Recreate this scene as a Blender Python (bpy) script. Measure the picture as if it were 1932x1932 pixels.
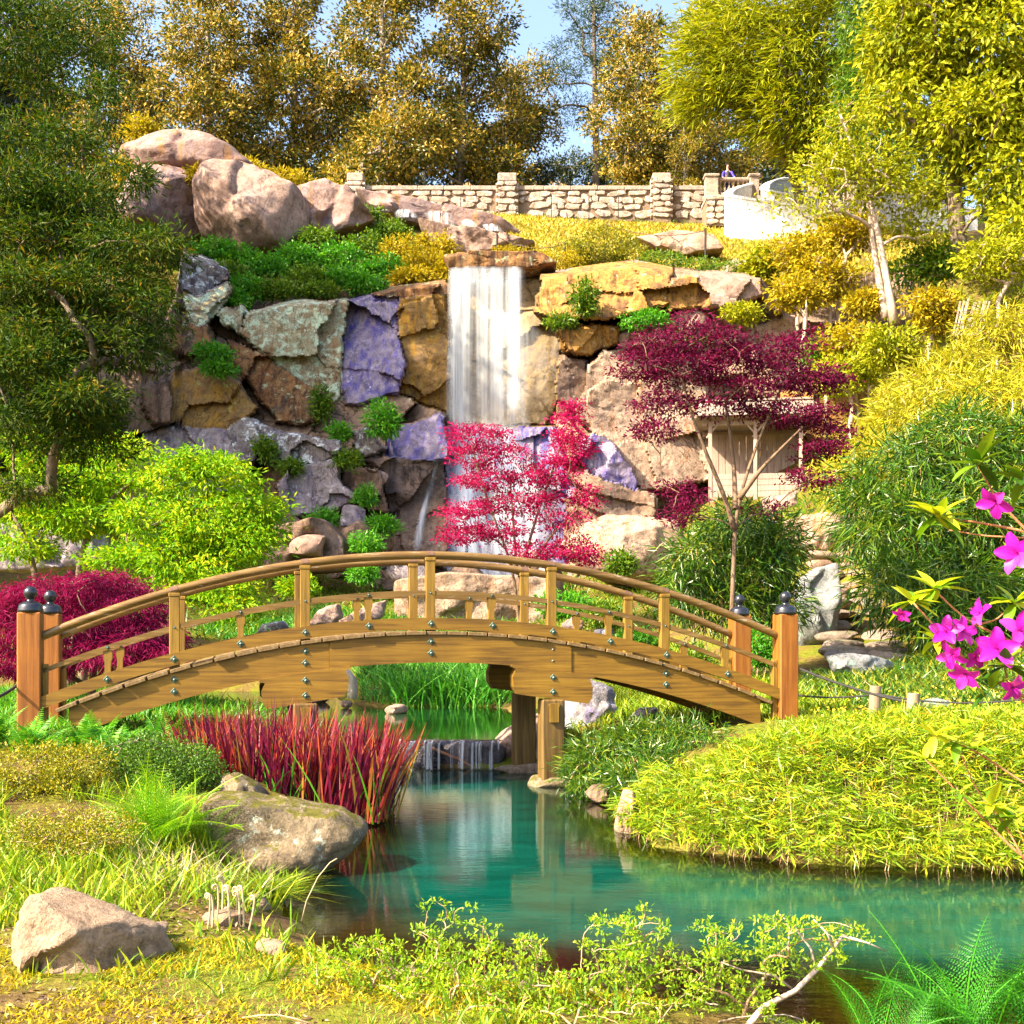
import bpy, bmesh, math, random
import numpy as np
from mathutils import Vector, Matrix
R = math.radians
# ---------------------------------------------------------------- clear, camera, sky, sun, exposure
for o in list(bpy.data.objects): bpy.data.objects.remove(o)
SC = bpy.context.scene
COL = SC.collection
EYE = 1.95
cam = bpy.data.cameras.new('camera'); co = bpy.data.objects.new('camera', cam); COL.objects.link(co)
co.location = (0, 0, EYE); co.rotation_euler = (R(90), 0, 0)
cam.sensor_width = 36; cam.lens = 36 * 2325 / 1932; cam.shift_y = (1185 - 966) / 1932
cam.clip_start = 0.1; cam.clip_end = 2000
SC.camera = co
SUN = Vector((-0.80, -0.47, 0.74)).normalized()
w = bpy.data.worlds.new('World'); SC.world = w; w.use_nodes = True
nt = w.node_tree; nt.nodes.clear()
sky = nt.nodes.new('ShaderNodeTexSky'); sky.sky_type = 'NISHITA'; sky.sun_disc = False
sky.sun_elevation = math.asin(SUN.z); sky.sun_rotation = math.atan2(SUN.x, SUN.y)
sky.air_density = 1.0; sky.dust_density = 4.0; sky.ozone_density = 1.0
bg = nt.nodes.new('ShaderNodeBackground'); bg.inputs[1].default_value = 0.12
wo = nt.nodes.new('ShaderNodeOutputWorld')
nt.links.new(sky.outputs[0], bg.inputs[0]); nt.links.new(bg.outputs[0], wo.inputs[0])
sl = bpy.data.lights.new('sun', 'SUN'); sl.energy = 4.8; sl.angle = R(0.5); sl.color = (1.0, 0.87, 0.64)
so = bpy.data.objects.new('sun', sl); COL.objects.link(so)
so.rotation_euler = SUN.to_track_quat('Z', 'Y').to_euler()
SC.view_settings.view_transform = 'Standard'; SC.view_settings.look = 'None'
SC.view_settings.exposure = 2.1; SC.view_settings.gamma = 1.0
SC.view_settings.use_curve_mapping = False
SC.render.engine = 'CYCLES'
SC.cycles.max_bounces = 5; SC.cycles.diffuse_bounces = 2; SC.cycles.glossy_bounces = 2
SC.cycles.transparent_max_bounces = 10; SC.cycles.transmission_bounces = 3

# ---------------------------------------------------------------- helpers
FPX, CU, HV = 2325.0, 966.0, 1185.0
def at(u, v, Y):
    return np.array([(u - CU) / FPX * Y, Y, EYE + (HV - v) / FPX * Y])
def on(u, v, z):                      # the point of the level z seen at (u, v)
    return at(u, v, (EYE - z) * FPX / (v - HV))
def rng_(s): return np.random.default_rng(s)
def _h(i, j, k):
    n = (i * 374761393 + j * 668265263 + k * 2147483647 + 1013904223) & 0xffffffff
    n = ((n ^ (n >> 13)) * 1274126177) & 0xffffffff
    return ((n ^ (n >> 16)) & 0xffff) / 32767.5 - 1.0
def vnoise(p):
    p = np.asarray(p, float); i = np.floor(p).astype(np.int64); f = p - i; f = f * f * (3 - 2 * f)
    r = 0
    for a in (0, 1):
        wa = f[..., 0] if a else 1 - f[..., 0]
        for b in (0, 1):
            wb = f[..., 1] if b else 1 - f[..., 1]
            for c in (0, 1):
                wc = f[..., 2] if c else 1 - f[..., 2]
                r = r + wa * wb * wc * _h(i[..., 0] + a, i[..., 1] + b, i[..., 2] + c)
    return r
def fbm(p, o=4, g=0.5):
    p = np.asarray(p, float); s = 0; a = 1.0; t = 0
    for k in range(o):
        s = s + a * vnoise(p * 2 ** k + 17.3 * k); t += a; a *= g
    return s / t
def nrm(v):
    v = np.asarray(v, float); return v / np.maximum(np.linalg.norm(v, axis=-1, keepdims=True), 1e-9)
def meta(o, label=None, cat=None, group=None, kind=None):
    if label: o['label'] = label
    if cat: o['category'] = cat
    if group: o['group'] = group
    if kind: o['kind'] = kind
    return o
def link(name, me, parent=None):
    o = bpy.data.objects.new(name, me); COL.objects.link(o)
    if parent is not None: o.parent = parent
    return o
def empty(name, loc=(0, 0, 0), rz=0, **k):
    o = bpy.data.objects.new(name, None); COL.objects.link(o); o.location = loc; o.rotation_euler = (0, 0, rz)
    o.empty_display_size = 0.2
    return meta(o, **k)
class B:
    def __init__(s): s.V = []; s.Q = []; s.T = []; s.rq = []; s.rt = []; s.n = 0
    def add(s, V, Q=None, T=None, rq=None, rt=None):
        V = np.asarray(V, float).reshape(-1, 3); s.V.append(V)
        if Q is not None and len(Q):
            s.Q.append(np.asarray(Q, int) + s.n); s.rq.append(np.full(len(Q), 0.5) if rq is None else np.broadcast_to(rq, len(Q)))
        if T is not None and len(T):
            s.T.append(np.asarray(T, int) + s.n); s.rt.append(np.full(len(T), 0.5) if rt is None else np.broadcast_to(rt, len(T)))
        s.n += len(V); return s
    def mesh(s, name, mat=None, smooth=False, sharp=None):
        V = np.concatenate(s.V) if s.V else np.zeros((0, 3))
        Q = np.concatenate(s.Q) if s.Q else np.zeros((0, 4), int); T = np.concatenate(s.T) if s.T else np.zeros((0, 3), int)
        me = bpy.data.meshes.new(name)
        me.vertices.add(len(V)); me.vertices.foreach_set('co', V.ravel().astype(np.float32))
        nl = len(Q) * 4 + len(T) * 3; npoly = len(Q) + len(T)
        me.loops.add(nl); me.loops.foreach_set('vertex_index', np.concatenate([Q.ravel(), T.ravel()]).astype(np.int32))
        me.polygons.add(npoly)
        st = np.concatenate([np.arange(len(Q)) * 4, len(Q) * 4 + np.arange(len(T)) * 3]).astype(np.int32)
        me.polygons.foreach_set('loop_start', st)
        me.polygons.foreach_set('use_smooth', np.full(npoly, bool(smooth)))
        a = me.attributes.new('rnd', 'FLOAT', 'FACE')
        rr = np.concatenate((s.rq or [np.zeros(0)]) + (s.rt or [np.zeros(0)])).astype(np.float32)
        a.data.foreach_set('value', rr)
        me.update(calc_edges=True); me.validate(clean_customdata=False)
        if sharp: me.set_sharp_from_angle(angle=R(sharp))
        if mat: me.materials.append(mat)
        return me
    def obj(s, name, mat=None, parent=None, smooth=False, sharp=None, **k):
        return meta(link(name, s.mesh(name, mat, smooth, sharp), parent), **k)
    def box(s, c, d, rot=None, r=0.5, bev=0.0):
        if bev > 0:
            h = np.array(d) / 2.0; bv = min(bev, h.min() * 0.45)
            V = []
            for sx in (-1, 1):
                for sy in (-1, 1):
                    for sz in (-1, 1):
                        g = np.array([sx, sy, sz], float)
                        for ax in range(3):
                            p = g * (h - bv); p[ax] = g[ax] * h[ax]; V.append(p)
            V = np.array(V); ix = lambda a, b, c, ax: ((a * 2 + b) * 2 + c) * 3 + ax
            Q = [[ix(0,0,0,0), ix(0,0,1,0), ix(0,1,1,0), ix(0,1,0,0)], [ix(1,0,0,0), ix(1,1,0,0), ix(1,1,1,0), ix(1,0,1,0)],
                 [ix(0,0,0,1), ix(1,0,0,1), ix(1,0,1,1), ix(0,0,1,1)], [ix(0,1,0,1), ix(0,1,1,1), ix(1,1,1,1), ix(1,1,0,1)],
                 [ix(0,0,0,2), ix(0,1,0,2), ix(1,1,0,2), ix(1,0,0,2)], [ix(0,0,1,2), ix(1,0,1,2), ix(1,1,1,2), ix(0,1,1,2)]]
            T = []
            for a in (0, 1):
                for b in (0, 1):
                    Q.append([ix(a,b,0,0), ix(a,b,1,0), ix(a,b,1,1), ix(a,b,0,1)])
                    Q.append([ix(a,0,b,0), ix(a,1,b,0), ix(a,1,b,2), ix(a,0,b,2)])
                    Q.append([ix(0,a,b,1), ix(1,a,b,1), ix(1,a,b,2), ix(0,a,b,2)])
                    for e in (0, 1): T.append([ix(a,b,e,0), ix(a,b,e,1), ix(a,b,e,2)])
        else:
            V = np.array([[x, y, z] for x in (-.5, .5) for y in (-.5, .5) for z in (-.5, .5)]) * np.array(d)
            Q = [[0, 1, 3, 2], [4, 6, 7, 5], [0, 4, 5, 1], [2, 3, 7, 6], [0, 2, 6, 4], [1, 5, 7, 3]]; T = None
        if rot is not None: V = V @ np.array(rot).T
        return s.add(V + np.array(c), Q, T, r, r)
    def tube(s, P, rad, n=6, cap=True, r=0.5):
        P = np.asarray(P, float); m = len(P); rad = np.broadcast_to(rad, m)
        t = nrm(np.gradient(P, axis=0)); up = np.array([0, 0, 1.0])
        if abs(t[:, 2]).max() > 0.95: up = np.array([0.31, 0.95, 0.05])
        a = nrm(np.cross(t, up)); b = np.cross(a, t)
        th = np.arange(n) * 2 * np.pi / n
        V = P[:, None] + rad[:, None, None] * (np.cos(th)[None, :, None] * a[:, None] + np.sin(th)[None, :, None] * b[:, None])
        i = np.arange(m - 1)[:, None] * n; j = np.arange(n)[None]; j2 = (j + 1) % n
        Q = np.stack([i + j, i + j2, i + n + j2, i + n + j], -1).reshape(-1, 4)
        V = V.reshape(-1, 3); T = None
        if cap:
            V = np.vstack([V, P[:1], P[-1:]])
            T = np.vstack([np.stack([j[0], np.full(n, m * n), j2[0]], -1)[:, [0, 1, 2]], np.stack([(m - 1) * n + j[0], (m - 1) * n + j2[0], np.full(n, m * n + 1)], -1)])
        return s.add(V, Q, T, r, r)
    def lathe(s, prof, n=16, c=(0, 0, 0), r=0.5):
        prof = np.asarray(prof, float); m = len(prof); th = np.arange(n) * 2 * np.pi / n
        V = np.stack([prof[:, None, 0] * np.cos(th), prof[:, None, 0] * np.sin(th), np.repeat(prof[:, 1:2], n, 1)], -1).reshape(-1, 3) + np.array(c)
        i = np.arange(m - 1)[:, None] * n; j = np.arange(n)[None]; j2 = (j + 1) % n
        return s.add(V, np.stack([i + j, i + j2, i + n + j2, i + n + j], -1).reshape(-1, 4), None, r)
    def prism(s, poly, d0, d1, axis=1, r=0.5):    # polygon in the plane of the two other axes, from d0 to d1 along axis; star fan caps
        poly = np.asarray(poly, float); n = len(poly); c = poly.mean(0)
        def put(p, d):
            o = np.zeros((len(p), 3)); k = [q for q in range(3) if q != axis]; o[:, k[0]] = p[:, 0]; o[:, k[1]] = p[:, 1]; o[:, axis] = d; return o
        V = np.vstack([put(poly, d0), put(poly, d1), put(c[None], d0), put(c[None], d1)])
        j = np.arange(n); j2 = (j + 1) % n
        Q = np.stack([j, j2, n + j2, n + j], -1)
        T = np.vstack([np.stack([j2, j, np.full(n, 2 * n)], -1), np.stack([n + j, n + j2, np.full(n, 2 * n + 1)], -1)])
        return s.add(V, Q, T, r, r)
    def leaves(s, P, D, N, L, W, r=None, fold=0.18, wide=0.45):
        P = np.asarray(P, float); n = len(P); D = nrm(D); S = nrm(np.cross(D, N)); U = np.cross(S, D)
        L = np.broadcast_to(L, n)[:, None]; W = np.broadcast_to(W, n)[:, None] * 0.5
        m = P + D * L * wide
        V = np.stack([P, m + S * W + U * W * fold * 2, P + D * L - U * L * 0.08, m - S * W + U * W * fold * 2], 1).reshape(-1, 3)
        return s.add(V, (np.arange(n) * 4)[:, None] + np.arange(4)[None], None, r)
    def blades(s, P, D, L, W, bend, r=None, rng=None, seg=2):    # grass blades: start P, start direction D, bend = sideways drop at the tip
        P = np.asarray(P, float); n = len(P); rng = rng or rng_(1); D = nrm(D)
        L = np.broadcast_to(L, n)[:, None]; W = np.broadcast_to(W, n)[:, None] * 0.5
        hd = D * np.array([1, 1, 0]) + rng.normal(0, 0.25, (n, 3)) * np.array([1, 1, 0]); hd = nrm(hd)
        a = rng.uniform(0, 2 * np.pi, n); S = np.stack([np.cos(a), np.sin(a), 0 * a], -1)
        bend = np.broadcast_to(bend, n)[:, None]
        rows = []
        for k in range(seg + 1):
            t = k / seg
            c = P + D * L * t + (hd - np.array([0, 0, 0.55])) * bend * L * t * t
            wd = W * (1.0 if k == 0 else (1.1 if t < 0.7 else 0.7))
            if k < seg: rows += [c - S * wd, c + S * wd]
            else: rows += [c]
        V = np.stack(rows, 1); q = 2 * seg + 1
        b = (np.arange(n) * q)[:, None]
        Q = np.concatenate([b + np.array([[2 * k, 2 * k + 1, 2 * k + 3, 2 * k + 2]]) for k in range(seg - 1)]) if seg > 1 else None
        T = b + np.array([[2 * seg - 2, 2 * seg - 1, 2 * seg]])
        rr = rng.uniform(0, 1, n) if r is None else np.broadcast_to(r, n)
        return s.add(V.reshape(-1, 3), Q, T, np.tile(rr, max(seg - 1, 1)) if seg > 1 else None, rr)

# ---------------------------------------------------------------- materials
MAT = {}
def nodes(name):
    m = bpy.data.materials.new(name); m.use_nodes = True; t = m.node_tree; t.nodes.clear()
    o = t.nodes.new('ShaderNodeOutputMaterial'); MAT[name] = m
    return m, t, o
def N(t, ty, **k):
    n = t.nodes.new(ty)
    for a, b in k.items():
        if a.startswith('i_'): n.inputs[a[2:].replace('_', ' ')].default_value = b
        else: setattr(n, a, b)
    return n
def ramp(t, fac, stops, interp='LINEAR'):
    n = t.nodes.new('ShaderNodeValToRGB'); n.color_ramp.interpolation = interp
    e = n.color_ramp.elements
    while len(e) > 1: e.remove(e[-1])
    e[0].position = stops[0][0]; e[0].color = (*stops[0][1], 1)
    for p, c in stops[1:]:
        x = e.new(p); x.color = (*c, 1)
    t.links.new(fac, n.inputs[0]); return n.outputs[0]
def mixc(t, fac, a, b, mode='MIX'):
    n = t.nodes.new('ShaderNodeMix'); n.data_type = 'RGBA'; n.blend_type = mode
    for s_, v in ((n.inputs[0], fac), (n.inputs[6], a), (n.inputs[7], b)):
        if isinstance(v, (int, float)): s_.default_value = v
        elif isinstance(v, tuple): s_.default_value = (*v, 1)
        else: t.links.new(v, s_)
    return n.outputs[2]
def noise(t, vec, scale, detail=4, rough=0.55, dist=0.0):
    n = t.nodes.new('ShaderNodeTexNoise'); n.inputs['Scale'].default_value = scale; n.inputs['Detail'].default_value = detail
    n.inputs['Roughness'].default_value = rough; n.inputs['Distortion'].default_value = dist
    if vec is not None: t.links.new(vec, n.inputs['Vector'])
    return n.outputs[0]
def stretch(t, vec, sc):
    n = t.nodes.new('ShaderNodeMapping'); n.inputs['Scale'].default_value = sc; t.links.new(vec, n.inputs[0]); return n.outputs[0]
def objvec(t, world=False):
    if world: return t.nodes.new('ShaderNodeNewGeometry').outputs['Position']
    return t.nodes.new('ShaderNodeTexCoord').outputs['Object']
def bump(t, h, strength, dist):
    n = t.nodes.new('ShaderNodeBump'); n.inputs['Strength'].default_value = strength; n.inputs['Distance'].default_value = dist
    t.links.new(h, n.inputs['Height']); return n.outputs[0]
def princ(t, o, col, rough=0.8, nor=None, spec=0.3, metal=0.0):
    p = t.nodes.new('ShaderNodeBsdfPrincipled'); p.inputs['Roughness'].default_value = rough
    p.inputs['Specular IOR Level'].default_value = spec; p.inputs['Metallic'].default_value = metal
    if isinstance(col, tuple): p.inputs['Base Color'].default_value = (*col, 1)
    else: t.links.new(col, p.inputs['Base Color'])
    if nor: t.links.new(nor, p.inputs['Normal'])
    if o: t.links.new(p.outputs[0], o.inputs[0])
    return p
def leaf_mat(name, stops, trans=0.35, rough=0.45, spec=0.35):
    m, t, o = nodes(name)
    at_ = N(t, 'ShaderNodeAttribute', attribute_name='rnd')
    c = ramp(t, at_.outputs['Fac'], stops)
    p = princ(t, None, c, rough, None, spec)
    tr = t.nodes.new('ShaderNodeBsdfTranslucent'); t.links.new(mixc(t, 1.0, c, (1.0, 1.0, 0.55), 'MULTIPLY'), tr.inputs[0])
    mx = t.nodes.new('ShaderNodeMixShader'); mx.inputs[0].default_value = trans
    t.links.new(p.outputs[0], mx.inputs[1]); t.links.new(tr.outputs[0], mx.inputs[2]); t.links.new(mx.outputs[0], o.inputs[0])
    return m
def rock_mat(name, c1, c2, c3, lichen=None, lich_amt=0.5, streak=None, streak_amt=0.5, moss=None, moss_amt=0.5, scale=1.0, rough=0.85, spec=0.25, bs=0.6, bd=0.06, crack=0.8, dk=1.0):
    c1, c2, c3 = [tuple(x * dk for x in q) for q in (c1, c2, c3)]
    m, t, o = nodes(name); v = objvec(t, True)
    big = noise(t, v, 0.55 * scale, 5, 0.6, 0.4); fine = noise(t, v, 9 * scale, 6, 0.7)
    c = ramp(t, big, [(0.32, c1), (0.5, c2), (0.68, c3)])
    c = mixc(t, 0.55, c, ramp(t, fine, [(0.3, (0.35, 0.33, 0.32)), (0.55, (1, 1, 1)), (0.75, (1.0, 1.0, 1.0))]), 'MULTIPLY')
    if streak:
        sv = noise(t, stretch(t, v, (2.2 * scale, 2.2 * scale, 0.16 * scale)), 1.0, 5, 0.65, 0.3)
        f = ramp(t, sv, [(0.62 - 0.25 * streak_amt, (0, 0, 0)), (0.72 - 0.2 * streak_amt, (1, 1, 1))])
        c = mixc(t, mixc(t, 1.0, f, (0.75, 0.75, 0.75), 'MULTIPLY'), c, streak)
    if lichen:
        l = noise(t, v, 1.6 * scale, 8, 0.75, 0.2)
        f = ramp(t, l, [(0.64 - 0.24 * lich_amt, (0, 0, 0)), (0.70 - 0.24 * lich_amt, (1, 1, 1))])
        c = mixc(t, mixc(t, 1.0, f, (0.85, 0.85, 0.85), 'MULTIPLY'), c, lichen)
    if moss:
        g = t.nodes.new('ShaderNodeNewGeometry'); s = t.nodes.new('ShaderNodeSeparateXYZ'); t.links.new(g.outputs['Normal'], s.inputs[0])
        ad = N(t, 'ShaderNodeMath', operation='MULTIPLY_ADD'); t.links.new(noise(t, v, 2.5 * scale, 6, 0.7), ad.inputs[0]); ad.inputs[1].default_value = 2.4
        t.links.new(s.outputs[2], ad.inputs[2]); sb = N(t, 'ShaderNodeMath', operation='SUBTRACT'); t.links.new(ad.outputs[0], sb.inputs[0]); sb.inputs[1].default_value = 1.45
        f = ramp(t, sb.outputs[0], [(0.86 - 0.5 * moss_amt, (0, 0, 0)), (0.98 - 0.5 * moss_amt, (1, 1, 1))])
        c = mixc(t, f, c, moss)
    f2 = noise(t, v, 2.6 * scale, 6, 0.75, 0.5)
    c = mixc(t, 0.6, c, ramp(t, f2, [(0.36, (0.30, 0.26, 0.24)), (0.52, (0.95, 0.93, 0.92)), (0.66, (1.0, 1.0, 1.0))]), 'MULTIPLY')
    cn = noise(t, stretch(t, v, (1.0, 1.0, 0.7)), 0.42 * scale, 5, 0.62, 0.9)
    ck = ramp(t, cn, [(0.488, (1, 1, 1)), (0.497, (0.12, 0.09, 0.08)), (0.503, (0.12, 0.09, 0.08)), (0.512, (1, 1, 1))])
    c = mixc(t, crack, c, ck, 'MULTIPLY')
    h = N(t, 'ShaderNodeMath', operation='MULTIPLY_ADD'); t.links.new(f2, h.inputs[0]); h.inputs[1].default_value = 1.2; t.links.new(fine, h.inputs[2])
    princ(t, o, c, rough, bump(t, h.outputs[0], bs, bd), spec)
    return m
def N_color(t, vec, scale):
    n = t.nodes.new('ShaderNodeTexNoise'); n.inputs['Scale'].default_value = scale; n.inputs['Detail'].default_value = 3
    t.links.new(vec, n.inputs['Vector']); return n.outputs['Color']
def wood_mat(name, c1, c2, c3, wear=None, axis=0, rough=0.6, wear_amt=0.5):
    m, t, o = nodes(name); v = objvec(t)
    sc = [26.0] * 3; sc[axis] = 1.1
    g = noise(t, stretch(t, v, tuple(sc)), 1.0, 6, 0.6, 0.6); b = noise(t, v, 1.4, 4, 0.6)
    c = ramp(t, g, [(0.3, c1), (0.5, c2), (0.7, c3)])
    c = mixc(t, 0.5, c, ramp(t, b, [(0.35, (0.5, 0.46, 0.42)), (0.62, (1, 1, 1))]), 'MULTIPLY')
    if wear:
        sc2 = [22.0] * 3; sc2[axis] = 2.5
        f = ramp(t, noise(t, stretch(t, v, tuple(sc2)), 1.0, 8, 0.75), [(0.66 - 0.12 * wear_amt, (0, 0, 0)), (0.72 - 0.12 * wear_amt, (1, 1, 1))])
        c = mixc(t, mixc(t, 1.0, f, (0.7, 0.7, 0.7), 'MULTIPLY'), c, wear)
    princ(t, o, c, rough, bump(t, g, 0.45, 0.006), 0.4)
    return m
def plain(name, col, rough=0.6, spec=0.4, metal=0.0, var=0.25, scale=8.0, b=0.0):
    m, t, o = nodes(name); v = objvec(t); n = noise(t, v, scale, 5, 0.65)
    lo = tuple(x * (1 - var) for x in col); hi = tuple(min(1, x * (1 + var)) for x in col)
    princ(t, o, ramp(t, n, [(0.3, lo), (0.7, hi)]), rough, bump(t, n, b, 0.02) if b else None, spec, metal)
    return m

# stone
rock_mat('r_pink', (0.26, 0.155, 0.12), (0.36, 0.24, 0.19), (0.28, 0.20, 0.18), streak=(0.15, 0.085, 0.06), streak_amt=0.3, crack=0.5)
rock_mat('r_mauve', (0.20, 0.12, 0.11), (0.30, 0.20, 0.175), (0.20, 0.15, 0.17), streak=(0.28, 0.14, 0.035), streak_amt=0.35, crack=0.5)
rock_mat('r_mint', (0.30, 0.22, 0.12), (0.36, 0.33, 0.21), (0.26, 0.15, 0.07), lichen=(0.48, 0.62, 0.46), lich_amt=0.6, streak=(0.22, 0.12, 0.05), streak_amt=0.4, scale=1.6, crack=0.6)
rock_mat('r_white', (0.24, 0.23, 0.28), (0.16, 0.13, 0.13), (0.30, 0.27, 0.24), lichen=(0.62, 0.68, 0.70), lich_amt=0.45, streak=(0.04, 0.03, 0.04), streak_amt=0.45, scale=1.6, crack=0.6)
rock_mat('r_purple', (0.17, 0.135, 0.24), (0.27, 0.22, 0.29), (0.09, 0.065, 0.19), streak=(0.025, 0.018, 0.24), streak_amt=0.6, lichen=(0.50, 0.48, 0.60), lich_amt=0.15, rough=0.5, spec=0.4, scale=1.5, crack=0.5)
rock_mat('r_ochre', (0.20, 0.11, 0.04), (0.30, 0.17, 0.045), (0.13, 0.08, 0.05), streak=(0.42, 0.21, 0.012), streak_amt=0.45, lichen=(0.40, 0.36, 0.10), lich_amt=0.22, rough=0.6, scale=1.5, crack=0.6)
rock_mat('r_orange', (0.30, 0.15, 0.03), (0.40, 0.21, 0.05), (0.17, 0.09, 0.05), streak=(0.07, 0.03, 0.015), streak_amt=0.48, lichen=(0.46, 0.34, 0.22), lich_amt=0.22, scale=1.4, crack=0.6)
rock_mat('r_rust', (0.18, 0.07, 0.025), (0.26, 0.13, 0.045), (0.12, 0.08, 0.05), streak=(0.03, 0.015, 0.015), streak_amt=0.55, lichen=(0.40, 0.44, 0.26), lich_amt=0.3, scale=1.5, crack=0.6)
rock_mat('r_dark', (0.10, 0.07, 0.06), (0.15, 0.10, 0.08), (0.08, 0.06, 0.07), streak=(0.03, 0.02, 0.02), streak_amt=0.5, rough=0.6)
rock_mat('r_brown', (0.15, 0.085, 0.055), (0.22, 0.14, 0.095), (0.16, 0.115, 0.10), streak=(0.055, 0.035, 0.03), streak_amt=0.45, lichen=(0.34, 0.28, 0.22), lich_amt=0.2, scale=1.3, crack=0.5)
rock_mat('r_grey', (0.22, 0.18, 0.18), (0.32, 0.27, 0.27), (0.16, 0.13, 0.17), streak=(0.10, 0.08, 0.13), streak_amt=0.5, lichen=(0.50, 0.48, 0.50), lich_amt=0.32, scale=1.5, crack=0.6)
rock_mat('r_pale', (0.30, 0.20, 0.14), (0.42, 0.30, 0.22), (0.28, 0.19, 0.15), streak=(0.24, 0.10, 0.03), streak_amt=0.35, lichen=(0.5, 0.38, 0.30), lich_amt=0.25, scale=1.3, crack=0.6, bs=0.9)
rock_mat('r_near', (0.28, 0.18, 0.11), (0.40, 0.28, 0.19), (0.31, 0.21, 0.14), scale=4.0, bs=1.0, bd=0.03, crack=0.0)
rock_mat('r_moss', (0.14, 0.10, 0.06), (0.25, 0.19, 0.12), (0.09, 0.07, 0.04), lichen=(0.38, 0.43, 0.36), lich_amt=0.25, moss=(0.11, 0.10, 0.008), moss_amt=0.5, scale=3.5, bs=1.0, bd=0.03, crack=0.2)
rock_mat('r_slab', (0.15, 0.165, 0.18), (0.235, 0.24, 0.24), (0.17, 0.175, 0.19), lichen=(0.25, 0.40, 0.32), lich_amt=0.3, scale=3.0, bs=0.8, bd=0.02, crack=0.2)
rock_mat('r_blue', (0.18, 0.18, 0.26), (0.34, 0.31, 0.34), (0.24, 0.19, 0.19), lichen=(0.56, 0.62, 0.70), lich_amt=0.3, streak=(0.20, 0.18, 0.36), streak_amt=0.35, moss=(0.12, 0.14, 0.02), moss_amt=0.3, scale=2.5, crack=0.3)
rock_mat('r_step', (0.20, 0.15, 0.115), (0.29, 0.225, 0.18), (0.22, 0.19, 0.18), scale=3.0, moss=(0.10, 0.12, 0.02), moss_amt=0.2, crack=0.2)
rock_mat('r_wet', (0.05, 0.045, 0.06), (0.08, 0.06, 0.07), (0.05, 0.05, 0.08), rough=0.25, spec=0.6, scale=3.0)
rock_mat('r_wall', (0.30, 0.215, 0.16), (0.44, 0.34, 0.27), (0.34, 0.28, 0.25), scale=1.6, lichen=(0.62, 0.56, 0.50), lich_amt=0.45, crack=0.2)
rock_mat('r_mortar', (0.20, 0.13, 0.085), (0.26, 0.18, 0.12), (0.18, 0.125, 0.09), scale=3, crack=0.0)
rock_mat('r_cope', (0.34, 0.25, 0.19), (0.42, 0.32, 0.26), (0.32, 0.26, 0.23), scale=2, crack=0.0)
rock_mat('r_lime', (0.74, 0.70, 0.64), (0.82, 0.78, 0.72), (0.70, 0.65, 0.58), scale=1.2, bs=0.25, crack=0.0)
# wood, metal
wood_mat('w_beam', (0.080, 0.036, 0.002), (0.175, 0.088, 0.004), (0.24, 0.130, 0.010), wear=(0.30, 0.20, 0.06), axis=0, wear_amt=0.12)
wood_mat('w_post', (0.10, 0.050, 0.003), (0.19, 0.105, 0.008), (0.25, 0.145, 0.020), wear=(0.36, 0.27, 0.12), axis=2, wear_amt=0.3)
wood_mat('w_rail', (0.0858, 0.0462, 0.0132), (0.1584, 0.0891, 0.0231), (0.2178, 0.1386, 0.0528), wear=(0.3630, 0.3102, 0.2508), axis=0, wear_amt=0.6, rough=0.3)  # pale streaks hold both worn wood and the rail's white sheen, painted in
wood_mat('w_newel', (0.1452, 0.0396, 0.0026), (0.2376, 0.0792, 0.0059), (0.2904, 0.1188, 0.0132), axis=2, wear=(0.4092, 0.2772, 0.1056), wear_amt=0.02)
wood_mat('w_pile', (0.0396, 0.0198, 0.0040), (0.1056, 0.0594, 0.0119), (0.1716, 0.1056, 0.0264), axis=2)
wood_mat('w_stake', (0.1716, 0.1254, 0.0792), (0.2640, 0.1980, 0.1254), (0.3168, 0.2442, 0.1650), axis=2)
wood_mat('w_plank', (0.0792, 0.0429, 0.0099), (0.1452, 0.0858, 0.0297), (0.1980, 0.1386, 0.0660), axis=1, wear=(0.3960, 0.3564, 0.2904), wear_amt=0.1)
wood_mat('w_shed', (0.2376, 0.1452, 0.1056), (0.3300, 0.2244, 0.1782), (0.3960, 0.2904, 0.2376), axis=2)
wood_mat('w_roof', (0.1980, 0.1452, 0.1188), (0.2772, 0.2178, 0.1848), (0.3432, 0.2838, 0.2508), axis=1)
wood_mat('w_slat', (0.3036, 0.2244, 0.1584), (0.3960, 0.3102, 0.2376), (0.4620, 0.3828, 0.3036), axis=2)
plain('m_black', (0.012, 0.013, 0.02), 0.22, 0.6, 0.0, 0.3, 14)
plain('m_plate', (0.03, 0.07, 0.055), 0.5, 0.4, 0.2, 0.4, 30)
plain('m_bolt', (0.22, 0.22, 0.18), 0.5, 0.4, 0.3, 0.2, 30)
plain('m_rope', (0.018, 0.016, 0.016), 0.8)
plain('m_rust', (0.10, 0.05, 0.03), 0.8)
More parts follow.
